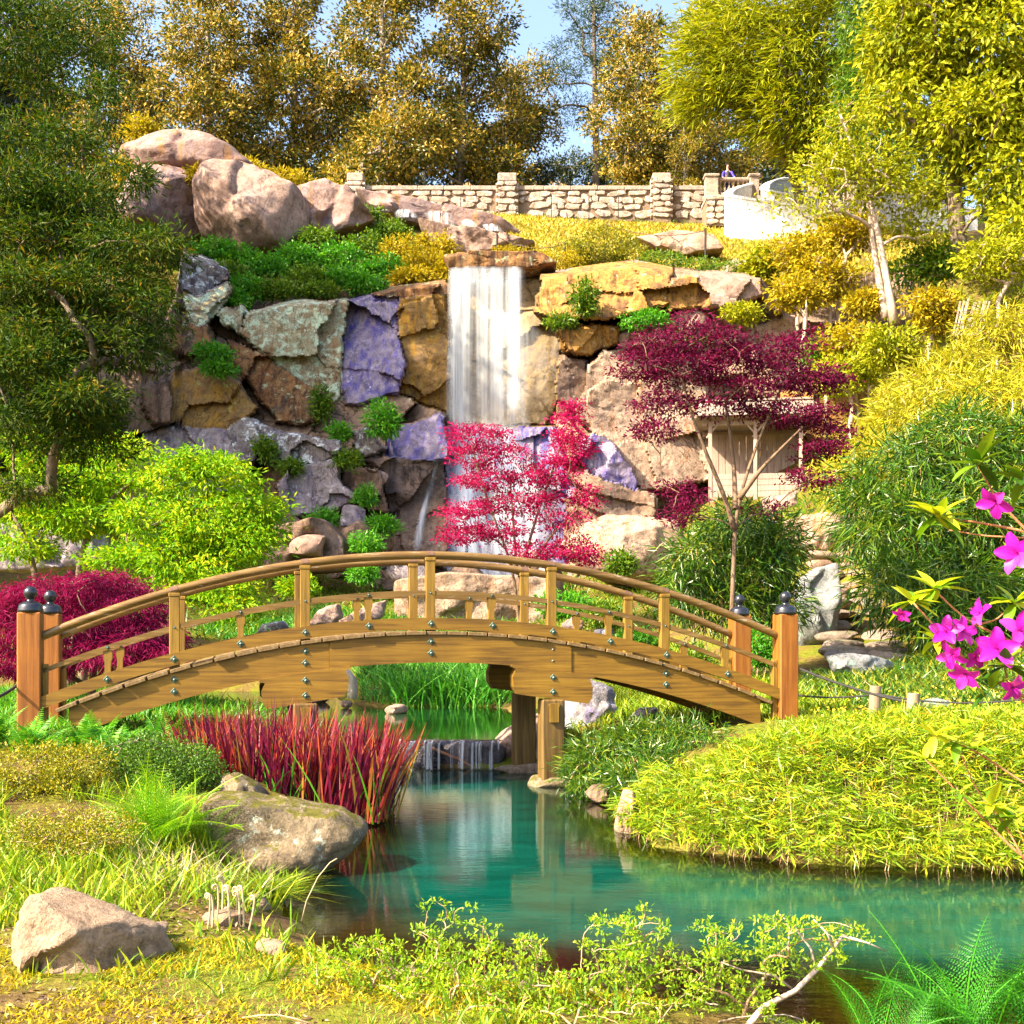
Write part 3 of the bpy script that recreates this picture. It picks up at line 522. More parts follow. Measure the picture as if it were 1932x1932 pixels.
# traced outcrops of the cliff: polygon, distance, material, label
RK = [
 ('rock_outcrop', [(458,617),(477,585),(553,563),(613,570),(658,563),(658,608),(645,633),(642,750),(629,763),(553,706),(515,681),(477,655),(445,627)], 50.6, 'r_mint', 1.3, 'mint lichened rock face below the shrub ledge'),
 ('rock_slab', [(658,558),(712,553),(752,560),(750,624),(765,681),(758,738),(712,754),(652,765),(640,719),(645,633)], 50.9, 'r_purple', 1.0, 'purple streaked rock slab between the lichened face and the ochre slab'),
 ('rock_slab', [(748,560),(838,555),(850,624),(852,785),(823,772),(754,742),(763,681),(748,624)], 51.3, 'r_ochre', 0.9, 'ochre stained rock slab just left of the waterfall curtain'),
 ('rock_slab', [(690,545),(760,533),(850,528),(852,556),(770,563),(700,565)], 51.2, 'r_rust', 0.8, 'red brown capping rock above the ochre slab'),
 ('rock_slab', [(430,640),(458,655),(515,678),(591,722),(633,757),(617,784),(572,800),(521,794),(483,746),(437,675)], 49.9, 'r_rust', 1.1, 'slanting rust coloured rock with dark streaks under the lichened face'),
 ('rock_outcrop', [(325,706),(369,692),(433,706),(485,770),(445,805),(363,812),(322,800),(312,744)], 48.6, 'r_ochre', 1.2, 'broad ochre rock with yellow lichen beside the tan block'),
 ('rock_block', [(268,731),(309,716),(330,744),(327,797),(296,802),(272,775)], 47.2, 'r_brown', 0.8, 'tan upright rock block beside the broad ochre rock'),
 ('rock_slab', [(270,812),(356,797),(430,806),(460,865),(470,930),(280,930)], 47.0, 'r_grey', 1.0, 'smooth grey green slab behind the lime green maple'),
 ('rock_block', [(424,805),(458,780),(518,812),(520,835),(484,836),(482,880),(458,886),(439,850)], 46.4, 'r_white', 0.6, 'white and black lichened rock block at the end of the ledge'),
 ('rock_ledge', [(488,830),(521,812),(645,831),(650,850),(610,872),(553,879),(506,866),(488,849)], 46.2, 'r_white', 0.8, 'white patched flat ledge stone above the grey boulder'),
 ('rock_boulder', [(524,916),(548,882),(628,863),(644,903),(675,944),(629,964),(617,976),(538,972)], 45.6, 'r_grey', 1.0, 'big pale grey boulder under the white patched ledge'),
 ('rock_ledge', [(640,879),(718,884),(728,968),(694,960),(646,914)], 46.2, 'r_brown', 0.8, 'brown ledge rock between the grey boulder and the dark block'),
 ('rock_block', [(678,860),(825,863),(820,895),(777,952),(728,978),(719,887)], 47.2, 'r_dark', 1.1, 'dark square rock block with a drilled edge beside the thin side stream'),
 ('rock_block', [(727,832),(756,804),(834,782),(850,858),(828,870),(723,864)], 48.2, 'r_purple', 1.0, 'purple block resting on the dark square rock'),
 ('rock_slab', [(470,969),(541,967),(568,985),(490,1000)], 43.5, 'r_brown', 0.7, 'flat brown slab lying above the blunt low rock'),
 ('rock_block', [(505,1004),(610,986),(645,1020),(648,1075),(515,1080)], 42.0, 'r_brown', 1.0, 'blunt low rock behind the bridge handrail, left of the round boulder'),
 ('rock_boulder', [(642,1004),(680,983),(711,1004),(695,1040),(645,1034)], 43.0, 'r_brown', 0.7, 'round brown boulder among the grass below the dark block'),
 ('rock_slope', [(750,960),(822,864),(840,905),(845,1075),(735,1060)], 47.4, 'r_brown', 0.9, 'steep brown rock carrying the thin side stream'),
 ('rock_block', [(662,814),(690,806),(723,848),(690,862),(674,848)], 46.6, 'r_white', 0.5, 'small pale block under the young leafy sapling'),
 ('rock_overhang', [(1010,519),(1080,505),(1135,496),(1183,489),(1266,503),(1262,576),(1218,588),(1149,601),(1024,608),(990,597)], 50.4, 'r_orange', 1.9, 'long orange overhanging rock right of the waterfall lip'),
 ('rock_block', [(1264,526),(1312,517),(1347,553),(1338,583),(1254,588)], 49.6, 'r_orange', 1.0, 'squared tan block at the end of the orange overhang'),
 ('rock_boulder', [(1308,515),(1375,512),(1436,526),(1440,556),(1405,574),(1340,577)], 49.9, 'r_pink', 1.1, 'low pink boulder beside the squared tan block'),
 ('rock_ledge', [(1030,625),(1114,610),(1164,617),(1170,648),(1114,668),(1060,664)], 49.8, 'r_orange', 0.9, 'tan ledge under the orange overhang'),
 ('rock_ledge', [(1160,630),(1277,615),(1300,640),(1266,660),(1166,660)], 49.4, 'r_pink', 0.8, 'pale pink ledge carrying fresh green tufts'),
 ('rock_outcrop', [(1112,690),(1140,665),(1240,660),(1330,690),(1350,905),(1204,930),(1186,879),(1112,808),(1085,773)], 49.4, 'r_pale', 1.4, 'big sunlit pale rock face behind the burgundy maple'),
 ('rock_block', [(1050,670),(1110,680),(1115,740),(1085,770),(1045,755)], 50.2, 'r_brown', 0.9, 'brown rock knob right of the falling water'),
 ('rock_block', [(1088,835),(1147,808),(1207,896),(1197,930),(1108,892)], 47.8, 'r_purple', 0.7, 'bluish shaded block at the foot of the sunlit face'),  # blue of the shade is put into this block through its stone colour
 ('rock_ledge', [(1050,893),(1108,888),(1240,938),(1233,962),(1108,930)], 46.6, 'r_brown', 0.9, 'brown ledge slanting down from the waterfall'),
 ('rock_outcrop', [(1040,925),(1110,925),(1238,958),(1225,1000),(1060,1030)], 46.9, 'r_brown', 1.0, 'shaded rock wall under the slanting ledge'),
 ('rock_boulder', [(1060,1030),(1125,982),(1160,973),(1272,986),(1288,1037),(1252,1080),(1213,1112),(1145,1100),(1090,1065)], 40.0, 'r_pale', 1.3, 'big sunlit cream boulder behind the bridge beside the bamboo clump'),
 ('rock_boulder', [(1484,984),(1551,968),(1612,978),(1605,1019),(1545,1045),(1494,1040)], 33.5, 'r_pale', 0.9, 'sunlit cream boulder at the top of the stone steps'),
 ('rock_boulder', [(1438,940),(1494,932),(1510,969),(1446,973)], 43.5, 'r_pink', 0.7, 'rounded rock in front of the wooden shelter'),
 ('rock_slope', [(760,1103),(850,1088),(927,1092),(1045,1097),(1060,1170),(905,1185),(760,1180)], 39.0, 'r_pale', 1.1, 'broad smooth pink rock at the foot of the waterfall'),
 ('rock_dome', [(238,304),(250,292),(293,268),(344,262),(399,270),(447,297),(492,333),(413,345),(252,338)], 58.2, 'r_mauve', 2.2, 'smooth domed boulder topping the left outcrop'),
 ('rock_boulder', [(226,379),(250,341),(290,325),(344,326),(377,348),(381,440),(351,457),(255,440)], 56.6, 'r_mauve', 1.8, 'cracked left half of the split mauve boulder under the dome'),
 ('rock_boulder', [(379,358),(399,326),(454,323),(515,339),(566,370),(585,409),(572,452),(538,483),(481,483),(399,463),(382,430)], 56.3, 'r_pink', 2.2, 'big rounded right half of the split boulder under the dome'),
 ('rock_slope', [(573,368),(618,358),(664,377),(706,425),(635,452),(583,440)], 57.5, 'r_mauve', 1.4, 'dark outcrop between the split boulder and the upper stream'),
 ('rock_slab', [(310,468),(426,494),(436,529),(372,562),(338,545)], 51.5, 'r_white', 1.0, 'pale layered slab below the split boulder'),
 ('rock_slab', [(338,560),(426,537),(444,543),(415,590),(372,626)], 50.8, 'r_mint', 0.8, 'cream streaked slab under the pale layered slab'),
 ('rock_block', [(410,587),(464,575),(469,592),(445,625),(417,612)], 50.2, 'r_mint', 0.6, 'small lichened block at the corner of the shrub ledge'),
 ('rock_block', [(300,652),(331,606),(392,608),(400,660),(350,672)], 49.6, 'r_rust', 0.9, 'rust red block half hidden by the conifer'),
 ('rock_slab', [(846,487),(1012,489),(1040,508),(1000,517),(860,515)], 52.2, 'r_rust', 1.1, 'flat pink slab forming the lip of the waterfall'),
 ('rock_slab', [(690,378),(800,390),(934,419),(972,446),(880,440),(740,425)], 62.0, 'r_mauve', 1.2, 'dark wet slab of the upper stream bed'),
 ('rock_slab', [(800,425),(900,445),(1000,470),(960,482),(850,482),(820,455)], 56.5, 'r_pink', 1.0, 'pinkish slab of the upper stream bed above the lip'),
 ('rock_slab', [(1205,450),(1270,441),(1335,455),(1352,480),(1280,488)], 58.0, 'r_pale', 0.8, 'sunlit flat rock on the lawn beside the chain post'),
 ('rock_boulder', [(1365,500),(1390,490),(1420,505),(1405,520),(1368,518)], 54.0, 'r_pale', 0.5, 'small pale stone at the foot of the lawn'),
 ('rock_outcrop', [(1420,620),(1480,590),(1560,600),(1590,640),(1570,700),(1450,680)], 51.5, 'r_pale', 1.0, 'sunlit rock on the slope above the wooden shelter'),
 ('rock_outcrop', [(1180,650),(1290,600),(1420,605),(1440,700),(1330,720),(1190,700)], 51.0, 'r_pale', 1.2, 'bright outcrop behind the top of the burgundy maple'),
 ('rock_outcrop', [(1470,740),(1640,730),(1680,820),(1650,930),(1500,930)], 49.5, 'r_orange', 1.2, 'golden rock behind the right side of the shelter'),
 ('rock_slab', [(-30,990),(80,1000),(180,1010),(180,1066),(60,1075),(-30,1075)], 31.0, 'r_grey', 0.8, 'pale rock behind the trunks of the lime green maple'),
 ('rock_boulder', [(575,1190),(605,1150),(640,1140),(650,1185),(610,1205)], 28.5, 'r_pink', 0.5, 'pinkish boulder seen through the railing beside the stream'),
 ('rock_boulder', [(640,1172),(700,1140),(728,1133),(720,1165),(680,1190)], 27.5, 'r_pink', 0.5, 'pointed tan stone seen through the railing in the stream'),
 ('rock_boulder', [(488,1195),(500,1178),(535,1172),(548,1190),(530,1205)], 27.8, 'r_white', 0.4, 'small white stone seen through the railing'),
 ('rock_boulder', [(1060,1178),(1080,1165),(1100,1172),(1096,1190),(1066,1192)], 26.5, 'r_mauve', 0.4, 'dark purplish stone behind the far railing'),
 ('rock_boulder', [(1110,1205),(1125,1188),(1155,1186),(1162,1215),(1120,1222)], 24.5, 'r_white', 0.4, 'pale blue stone behind the far railing'),
]
RK += [
 ('rock_wall', [(842,517),(1035,517),(1060,640),(1048,805),(842,805)], 52.2, 'r_olive', 0.6, 'olive brown rock wall behind the waterfall curtain'),
 ('rock_wall', [(838,805),(1048,805),(1085,930),(1062,1105),(838,1105)], 48.6, 'r_purple', 0.6, 'bluish wet rock behind the foot of the waterfall'),
]
rock_mat('r_olive', (0.17, 0.11, 0.045), (0.26, 0.18, 0.08), (0.14, 0.10, 0.07), streak=(0.34, 0.20, 0.03), streak_amt=0.4, rough=0.5, spec=0.4, scale=1.4, crack=0.5)
# The cliff face itself: one fractured wall. Every traced block is a facet group of it with its own depth and tilt;
# the faces of a block become that block's own object, whatever lies between them stays the cliff.
REL = [i for i, r in enumerate(RK) if 45.0 <= r[2] <= 53.0 and 'lip of the waterfall' not in r[5] and 'flat pink slab' not in r[5]]
rng = rng_(55); nu, nv = 520, 230
U1 = np.linspace(238, 1720, nu); J1 = np.linspace(0, 1, nv)
vtop = np.interp(U1, [238, 290, 330, 345, 430, 452, 470, 553, 660, 750, 850, 1040, 1135, 1200, 1265, 1440, 1480, 1590, 1660, 1720], [690, 640, 560, 468, 496, 560, 578, 562, 556, 534, 520, 511, 497, 490, 503, 518, 588, 600, 730, 760])
Ug, Jg = np.meshgrid(U1, J1); Vg = vtop[None] + (1112 - vtop)[None] * Jg
q3 = np.stack([Ug * 0.045, Vg * 0.045, 0 * Ug], -1)
Uw = Ug + 9 * fbm(q3 + 3, 4, 0.6); Vw = Vg + 8 * fbm(q3 + 57, 4, 0.6)
Yb = np.interp(Vg, [480, 560, 640, 720, 800, 900, 1000, 1112], [52.3, 51.8, 51.0, 50.4, 49.6, 47.8, 46.4, 45.0]); rt = sstep(1150, 1290, Ug); Yb = Yb * (1 - rt) + rt * np.minimum(50.9, Yb + 3.0 * sstep(700, 1000, Vg)); lt = sstep(420, 300, Ug); Yb = Yb - lt * 1.6
best = np.full(Ug.shape, -1); bd_ = np.full(Ug.shape, -1e9)
for i in REL:
    d = polydist(np.array(RK[i][1], float), Uw, Vw)
    up = (d > -2.0) & (np.minimum(d, 14) > bd_ + 0.5); best = np.where(up, i, best); bd_ = np.where(up, np.minimum(d, 14), bd_)
Dg = Yb.copy(); edge = np.full(Ug.shape, 1e9)
# loose joints between the traced blocks
K = 110; ku, kv = rng.uniform(238, 1720, K), rng.uniform(480, 1115, K); ko = rng.normal(0, 0.38, K); ka, kb = rng.normal(0, 0.013, K), rng.normal(-0.006, 0.011, K)
dd = np.stack([(Uw - ku[i]) ** 2 + 1.4 * (Vw - kv[i]) ** 2 for i in range(K)], -1); k1 = dd.argmin(-1); ds = np.partition(np.sqrt(dd), 1, -1); e1 = ds[..., 1] - ds[..., 0]; del dd
cell = ko[k1] + np.clip(ka[k1] * (Ug - ku[k1]) + kb[k1] * (Vg - kv[k1]), -0.8, 0.8)
Dg += np.where(best < 0, cell, 0.30 * cell)
edge = np.where(best < 0, e1, 1e3)
for i in REL:
    m_ = best == i
    if not m_.any(): continue
    c_ = np.array(RK[i][1], float).mean(0); fr = RK[i][2] - 0.55 * RK[i][4]; a1, a2 = rng.normal(0, 0.0055), rng.normal(-0.004, 0.005)
    Dg = np.where(m_, fr + np.clip(a1 * (Ug - c_[0]) + a2 * (Vg - c_[1]), -0.9, 0.9) + 0.30 * cell, Dg)
edge = np.where(best >= 0, np.minimum(edge, np.maximum(bd_, 0) * 1.3), edge)
Dg += 0.20 * np.exp(-(edge / 2.4) ** 2)
Xg = (Ug - CU) / FPX * Dg; Zg = EYE + (HV - Vg) / FPX * Dg
P3 = np.stack([Xg, Dg, Zg], -1)
Dg += 0.16 * fbm(P3 * 0.9, 5, 0.6) + 0.10 * (np.abs(fbm(P3 * np.array([1.2, 1.2, 2.6]) + 7, 4)) - 0.25)
Dg += 2.2 * sstep(0.030, 0.0, Jg) ** 2                      # the brow leans back to the ledge above
RELD = Dg
def RD(u, v):
    i = int(np.clip(np.searchsorted(U1, u), 0, nu - 1)); j = int(np.clip((v - vtop[i]) / (1112 - vtop[i]) * (nv - 1), 0, nv - 1)); return float(Dg[j, i])
Xg = (Ug - CU) / FPX * Dg; Zg = EYE + (HV - Vg) / FPX * Dg
VV = np.stack([Xg, Dg, Zg], -1).reshape(-1, 3); i0 = (np.arange(nv - 1)[:, None] * nu + np.arange(nu - 1)[None]).reshape(-1); QQ = np.stack([i0, i0 + nu, i0 + nu + 1, i0 + 1], -1); own = best.reshape(-1)[i0]
for i in [-1] + REL:
    f_ = own == i
    if f_.sum() < 12: continue
    q_ = QQ[f_]; us = np.unique(q_); mp_ = np.zeros(len(VV), int); mp_[us] = np.arange(len(us)); bb = B().add(VV[us], mp_[q_])
    if i < 0: bb.obj('cliff', MAT['r_cliff'], smooth=True, sharp=30, kind='structure')
    else: bb.obj(RK[i][0], MAT[RK[i][3]], smooth=True, sharp=30, label=RK[i][5], cat='rock', kind='thing')
for n_, (nm, pl, Y, mt, th, lb) in enumerate(RK):
    if n_ in REL: continue
    flat = nm in ('rock_slab', 'rock_outcrop', 'rock_slope', 'rock_overhang', 'rock_block', 'rock_ledge'); soft = nm in ('rock_dome', 'rock_boulder')
    outline(nm, pl, Y, mt, th, seed=n_ * 3 + 1, nb=96 if th > 0.7 else 64, nr=22 if th > 0.7 else 13, p=16.0 if flat else (4.0 if soft else 7.0), fac=2 if flat else 4, flat=flat, rough=0.75 if flat else (0.7 if soft else 1.0), block=1.1 if flat else (0.4 if soft else 1.0), label=lb, cat='rock', kind='thing', grow=1.05 if soft else 1.12)
for q, (u, v, Y, d) in enumerate([(1300, 610, 50, 1.4), (1380, 596, 50.5, 1.6), (1450, 575, 51, 1.2), (705, 905, 46, 0.9), (560, 1010, 41.5, 1.0), (660, 975, 44.5, 1.1), (590, 1035, 41, 1.2), (720, 1030, 43.5, 1.0), (1030, 1085, 41, 1.2), (1000, 1060, 43, 1.3), (880, 1085, 43.5, 1.5), (770, 1075, 42, 1.3)]):
    p = at(u, v, Y)
    boulder('rock_boulder', p, (d * 1.3, d, d * 0.8), 60 + q, ['r_pink', 'r_brown', 'r_grey'][q % 3], q * 1.1, 3, label='loose fallen rock lying among the cliff ledges', cat='rock', group='loose rocks on the cliff ledges')

# ---------------------------------------------------------------- falling water
def veil_mat(name, fx, lo, hi, col=(0.80, 0.84, 0.90, 1)):
  m, t, o = nodes(name); v = objvec(t, True)
  at_ = N(t, 'ShaderNodeAttribute', attribute_name='dens')
  s1 = noise(t, stretch(t, v, (3.0 * fx, 0.6, 0.04)), 1.3, 3, 0.5, 0.1); s2 = noise(t, stretch(t, v, (9 * fx, 1, 0.08)), 1.0, 3, 0.5)
  ad = N(t, 'ShaderNodeMath', operation='MULTIPLY_ADD'); t.links.new(s2, ad.inputs[0]); ad.inputs[1].default_value = 0.35; t.links.new(s1, ad.inputs[2])
  st = N(t, 'ShaderNodeMapRange'); t.links.new(ad.outputs[0], st.inputs[0]); st.inputs[1].default_value = lo; st.inputs[2].default_value = hi
  mu = N(t, 'ShaderNodeMath', operation='MULTIPLY'); t.links.new(st.outputs[0], mu.inputs[0]); t.links.new(at_.outputs['Fac'], mu.inputs[1]); mu.use_clamp = True
  tp = t.nodes.new('ShaderNodeBsdfTransparent'); df = t.nodes.new('ShaderNodeBsdfDiffuse'); df.inputs[0].default_value = col
  tl = t.nodes.new('ShaderNodeBsdfTranslucent'); tl.inputs[0].default_value = col
  mm = t.nodes.new('ShaderNodeMixShader'); mm.inputs[0].default_value = 0.3; t.links.new(df.outputs[0], mm.inputs[1]); t.links.new(tl.outputs[0], mm.inputs[2])
  mx = t.nodes.new('ShaderNodeMixShader'); t.links.new(mu.outputs[0], mx.inputs[0]); t.links.new(tp.outputs[0], mx.inputs[1]); t.links.new(mm.outputs[0], mx.inputs[2])
  t.links.new(mx.outputs[0], o.inputs[0])
veil_mat('veil', 1.0, 0.34, 1.05); veil_mat('veil_mid', 2.2, 0.5, 1.0); veil_mat('veil_small', 5.0, 0.66, 0.95)
def veil(name, rows, parent, dens=1.0, nx=24, sub=6, seed=0, side=0.22, fade=(0.02, 0.05), mat='veil', **k):
    """rows: (u left, u right, v, Y) from top to bottom; a curved sheet of falling water."""
    R_ = np.array(rows, float); n = len(R_); tt = np.linspace(0, n - 1, (n - 1) * sub + 1); I = np.arange(n)
    ul, ur, vv, YY = [np.interp(tt, I, R_[:, q]) for q in range(4)]
    a = np.linspace(0, 1, nx); U = ul[:, None] * (1 - a) + ur[:, None] * a
    Yg = YY[:, None] + 0.0 * a[None] - 0.25 * np.sin(a * np.pi)[None] + 0.12 * vnoise(np.stack([U * 0.06, 0 * U + seed, 0 * U + tt[:, None] * 0.3], -1))
    V = np.stack([(U - CU) / FPX * YY[:, None], Yg, np.repeat((EYE + (HV - vv) / FPX * YY)[:, None], nx, 1)], -1)
    i = (np.arange(len(tt) - 1)[:, None] * nx + np.arange(nx - 1)[None]).reshape(-1)
    ob = B().add(V.reshape(-1, 3), np.stack([i, i + 1, i + nx + 1, i + nx], -1)).obj(name, MAT[mat], parent, smooth=True, **k)
    T = np.repeat((tt / (n - 1))[:, None], nx, 1); A = np.repeat(a[None], len(tt), 0)
    wob = 0.06 * vnoise(np.stack([T * 5, 0 * T + seed + 3, 0 * T], -1))
    D = dens * sstep(0, side, A + wob) * sstep(0, side, 1 - A + wob) * sstep(0, fade[0], T + 0.01) * sstep(0, fade[1], 1 - T + 0.005)
    at2 = ob.data.attributes.new('dens', 'FLOAT', 'POINT'); at2.data.foreach_set('value', D.reshape(-1).astype(np.float32))
    return ob
wf = empty('waterfall', tuple(at(920, 1095, 45.5)), label='white waterfall pouring over the cliff lip down to the stream', cat='waterfall')
def wveil(*a, **k):
    o = veil(*a, **k); o.matrix_parent_inverse = Matrix.Translation(-wf.location); return o
wveil('upper_curtain', [(846, 992, 505, 51.0), (845, 990, 540, 50.5), (844, 990, 640, 50.3), (842, 996, 730, 50.2), (840, 1004, 830, 49.9)], wf, 0.62, side=0.14, fade=(0.03, 0.12))
wveil('strand', [(845, 885, 507, 50.8), (842, 880, 600, 50.3), (840, 878, 720, 50.1), (838, 884, 830, 49.8)], wf, 1.15, nx=12, seed=4, side=0.5, fade=(0.03, 0.15))
wveil('strand', [(905, 950, 509, 50.8), (910, 955, 600, 50.3), (912, 966, 700, 50.1), (905, 980, 810, 49.8)], wf, 0.5, nx=12, seed=7, side=0.5, fade=(0.03, 0.3))
wveil('strand', [(945, 994, 505, 50.8), (946, 996, 600, 50.3), (945, 1002, 700, 50.1), (940, 1010, 800, 49.9)], wf, 1.1, nx=12, seed=12, side=0.5, fade=(0.03, 0.2))
wveil('spill', [(885, 960, 588, 50.1), (915, 1000, 600, 49.8), (945, 1035, 640, 49.6), (960, 1060, 700, 49.6), (965, 1075, 790, 49.7)], wf, 0.4, seed=21, side=0.4, fade=(0.06, 0.6))
wveil('lower_curtain', [(846, 985, 790, 49.6), (842, 1010, 850, 48.6), (838, 1045, 930, 47.4), (832, 1060, 1010, 46.4), (836, 1030, 1100, 45.4)], wf, 0.65, seed=33, side=0.3, fade=(0.15, 0.05))
wveil('strand', [(846, 900, 800, 49.4), (844, 910, 900, 47.8), (838, 915, 1000, 46.3), (842, 925, 1100, 45.2)], wf, 1.05, nx=12, seed=40, side=0.45, fade=(0.2, 0.05))
wveil('strand', [(930, 1000, 820, 49.2), (935, 1020, 900, 47.6), (945, 1035, 1000, 46.1), (940, 1030, 1100, 45.1)], wf, 0.5, nx=12, seed=44, side=0.5, fade=(0.3, 0.05))
wveil('side_stream', [(u - w_, u + w_, v, RD(u, v) - 0.12) for u, v, w_ in [(825, 868, 5), (820, 885, 7), (813, 910, 8), (806, 940, 9), (798, 970, 10), (792, 1000, 11), (786, 1045, 12)]], wf, 0.9, nx=10, seed=50, side=0.5, fade=(0.1, 0.1))
sc = empty('stream_cascade', tuple(at(820, 430, 60.0)), label='small stepped cascade running down the dark upper slab', cat='cascade')
for q, (u0, u1, v0, v1, Y) in enumerate([(700, 740, 388, 400, 60.8), (738, 790, 398, 414, 60.5), (800, 860, 402, 432, 60.2), (868, 905, 418, 436, 60.0), (905, 950, 424, 440, 59.6), (880, 905, 446, 460, 57.5), (940, 990, 452, 466, 56.0)]):
    o = veil('riffle', [(u0, u1 - 8, v0, Y), (u0 + 4, u1, (v0 + v1) / 2, Y - 0.35), (u0 + 8, u1 + 4, v1, Y - 0.5)], sc, 1.1, nx=24, sub=3, seed=60 + q, side=0.35, mat='veil_mid'); o.matrix_parent_inverse = Matrix.Translation(-sc.location)
# little dam between the two pools, with its own strands of water
dam = outline('dam_rock', [(730, 1402), (800, 1396), (938, 1396), (956, 1412), (945, 1462), (745, 1464)], 17.55, 'r_wet', 0.24, seed=201, p=5, fac=2, rough=0.5, label='dark wet dam rock between the two pools', cat='rock')
cs = empty('small_cascade', tuple(at(840, 1447, 17.3)), label='thin bright strands of water spilling over the dark dam rock', cat='cascade')
for q, (u0, u1, dn) in enumerate([(752, 800, 1.0), (796, 866, 1.1), (858, 944, 1.2), (800, 812, 2.0), (884, 892, 2.0), (918, 930, 2.0)]):
    o = veil('strand', [(u0, u1, 1395, 17.5), (u0, u1, 1400, 17.24), (u0, u1, 1424, 17.16 - 0.01 * q), (u0 + 1, u1 + 1, 1451, 17.12 - 0.01 * q)], cs, dn, nx=24, sub=5, seed=80 + q, side=0.06, mat='veil_small'); o.matrix_parent_inverse = Matrix.Translation(-cs.location)
# ---------------------------------------------------------------- arched bridge
SP = 9.24; ANG = math.atan2(2.0, 9.02)
br = empty('arched_bridge', (-5.47, 14.0, 0.0), ANG, label='arched wooden footbridge with round handrails spanning the teal pool', cat='bridge')
def arc(s, top): return top - (0.0484 if top > 2.8 else 0.0454 if top > 2.3 else 0.0447 if top > 2.0 else 0.0469) * (s - 4.62) ** 2
WID = 1.5
def strip(name, s0, s1, top, h, y0, y1, mat, n=40, parent=br):
    s = np.linspace(s0, s1, n); zt = arc(s, top); b = B()
    V = np.concatenate([np.stack([s, 0 * s + y, zt - dz], -1) for y in (y0, y1) for dz in (0, h)])
    i = np.arange(n - 1); A, Bq, C_, D_ = 0, n, 2 * n, 3 * n
    Q = np.concatenate([np.stack([a + i, a + i + 1, c + i + 1, c + i], -1)[:, ::w_] for a, c, w_ in ((A, Bq, -1), (C_, D_, 1), (A, C_, 1), (Bq, D_, -1))])
    Q = np.vstack([Q, [[A, Bq, D_, C_]], [[A + n - 1, C_ + n - 1, D_ + n - 1, Bq + n - 1]]])
    return b.add(V, Q).obj(name, mat, parent, smooth=False)
def boltplate(s, z, y, parent, sc=1.0):
    b = B(); d = 0.046 * sc
    b.add([[0, 0, d], [d, 0, 0], [0, 0, -d], [-d, 0, 0], [0, -0.008, d * 0.8], [d * 0.8, -0.008, 0], [0, -0.008, -d * 0.8], [-d * 0.8, -0.008, 0]],
          [[4, 7, 6, 5], [0, 4, 5, 1], [1, 5, 6, 2], [2, 6, 7, 3], [3, 7, 4, 0]])
    o = b.obj('bolt_plate', MAT['m_plate'], parent); o.location = (s, y, z)
    c = B(); th = np.arange(8) * np.pi / 4
    V = np.vstack([np.stack([np.cos(th) * r, 0 * th + y_, np.sin(th) * r], -1) for r, y_ in ((0.014 * sc, -0.008), (0.012 * sc, -0.018), (0.005 * sc, -0.023))])
    i = np.arange(8); i2 = (i + 1) % 8
    c.add(V, np.concatenate([np.stack([k * 8 + i, k * 8 + i2, k * 8 + 8 + i2, k * 8 + 8 + i], -1) for k in (0, 1)] + [np.array([[16, 17, 18, 19], [16, 19, 20, 23], [20, 21, 22, 23]])]))
    q = c.obj('bolt_head', MAT['m_bolt'], o, smooth=True); return o
POSTS = [1.58, 3.08, 4.58, 6.10, 7.58]; BALS = [0.84, 2.33, 3.83, 5.34, 6.84, 8.40]
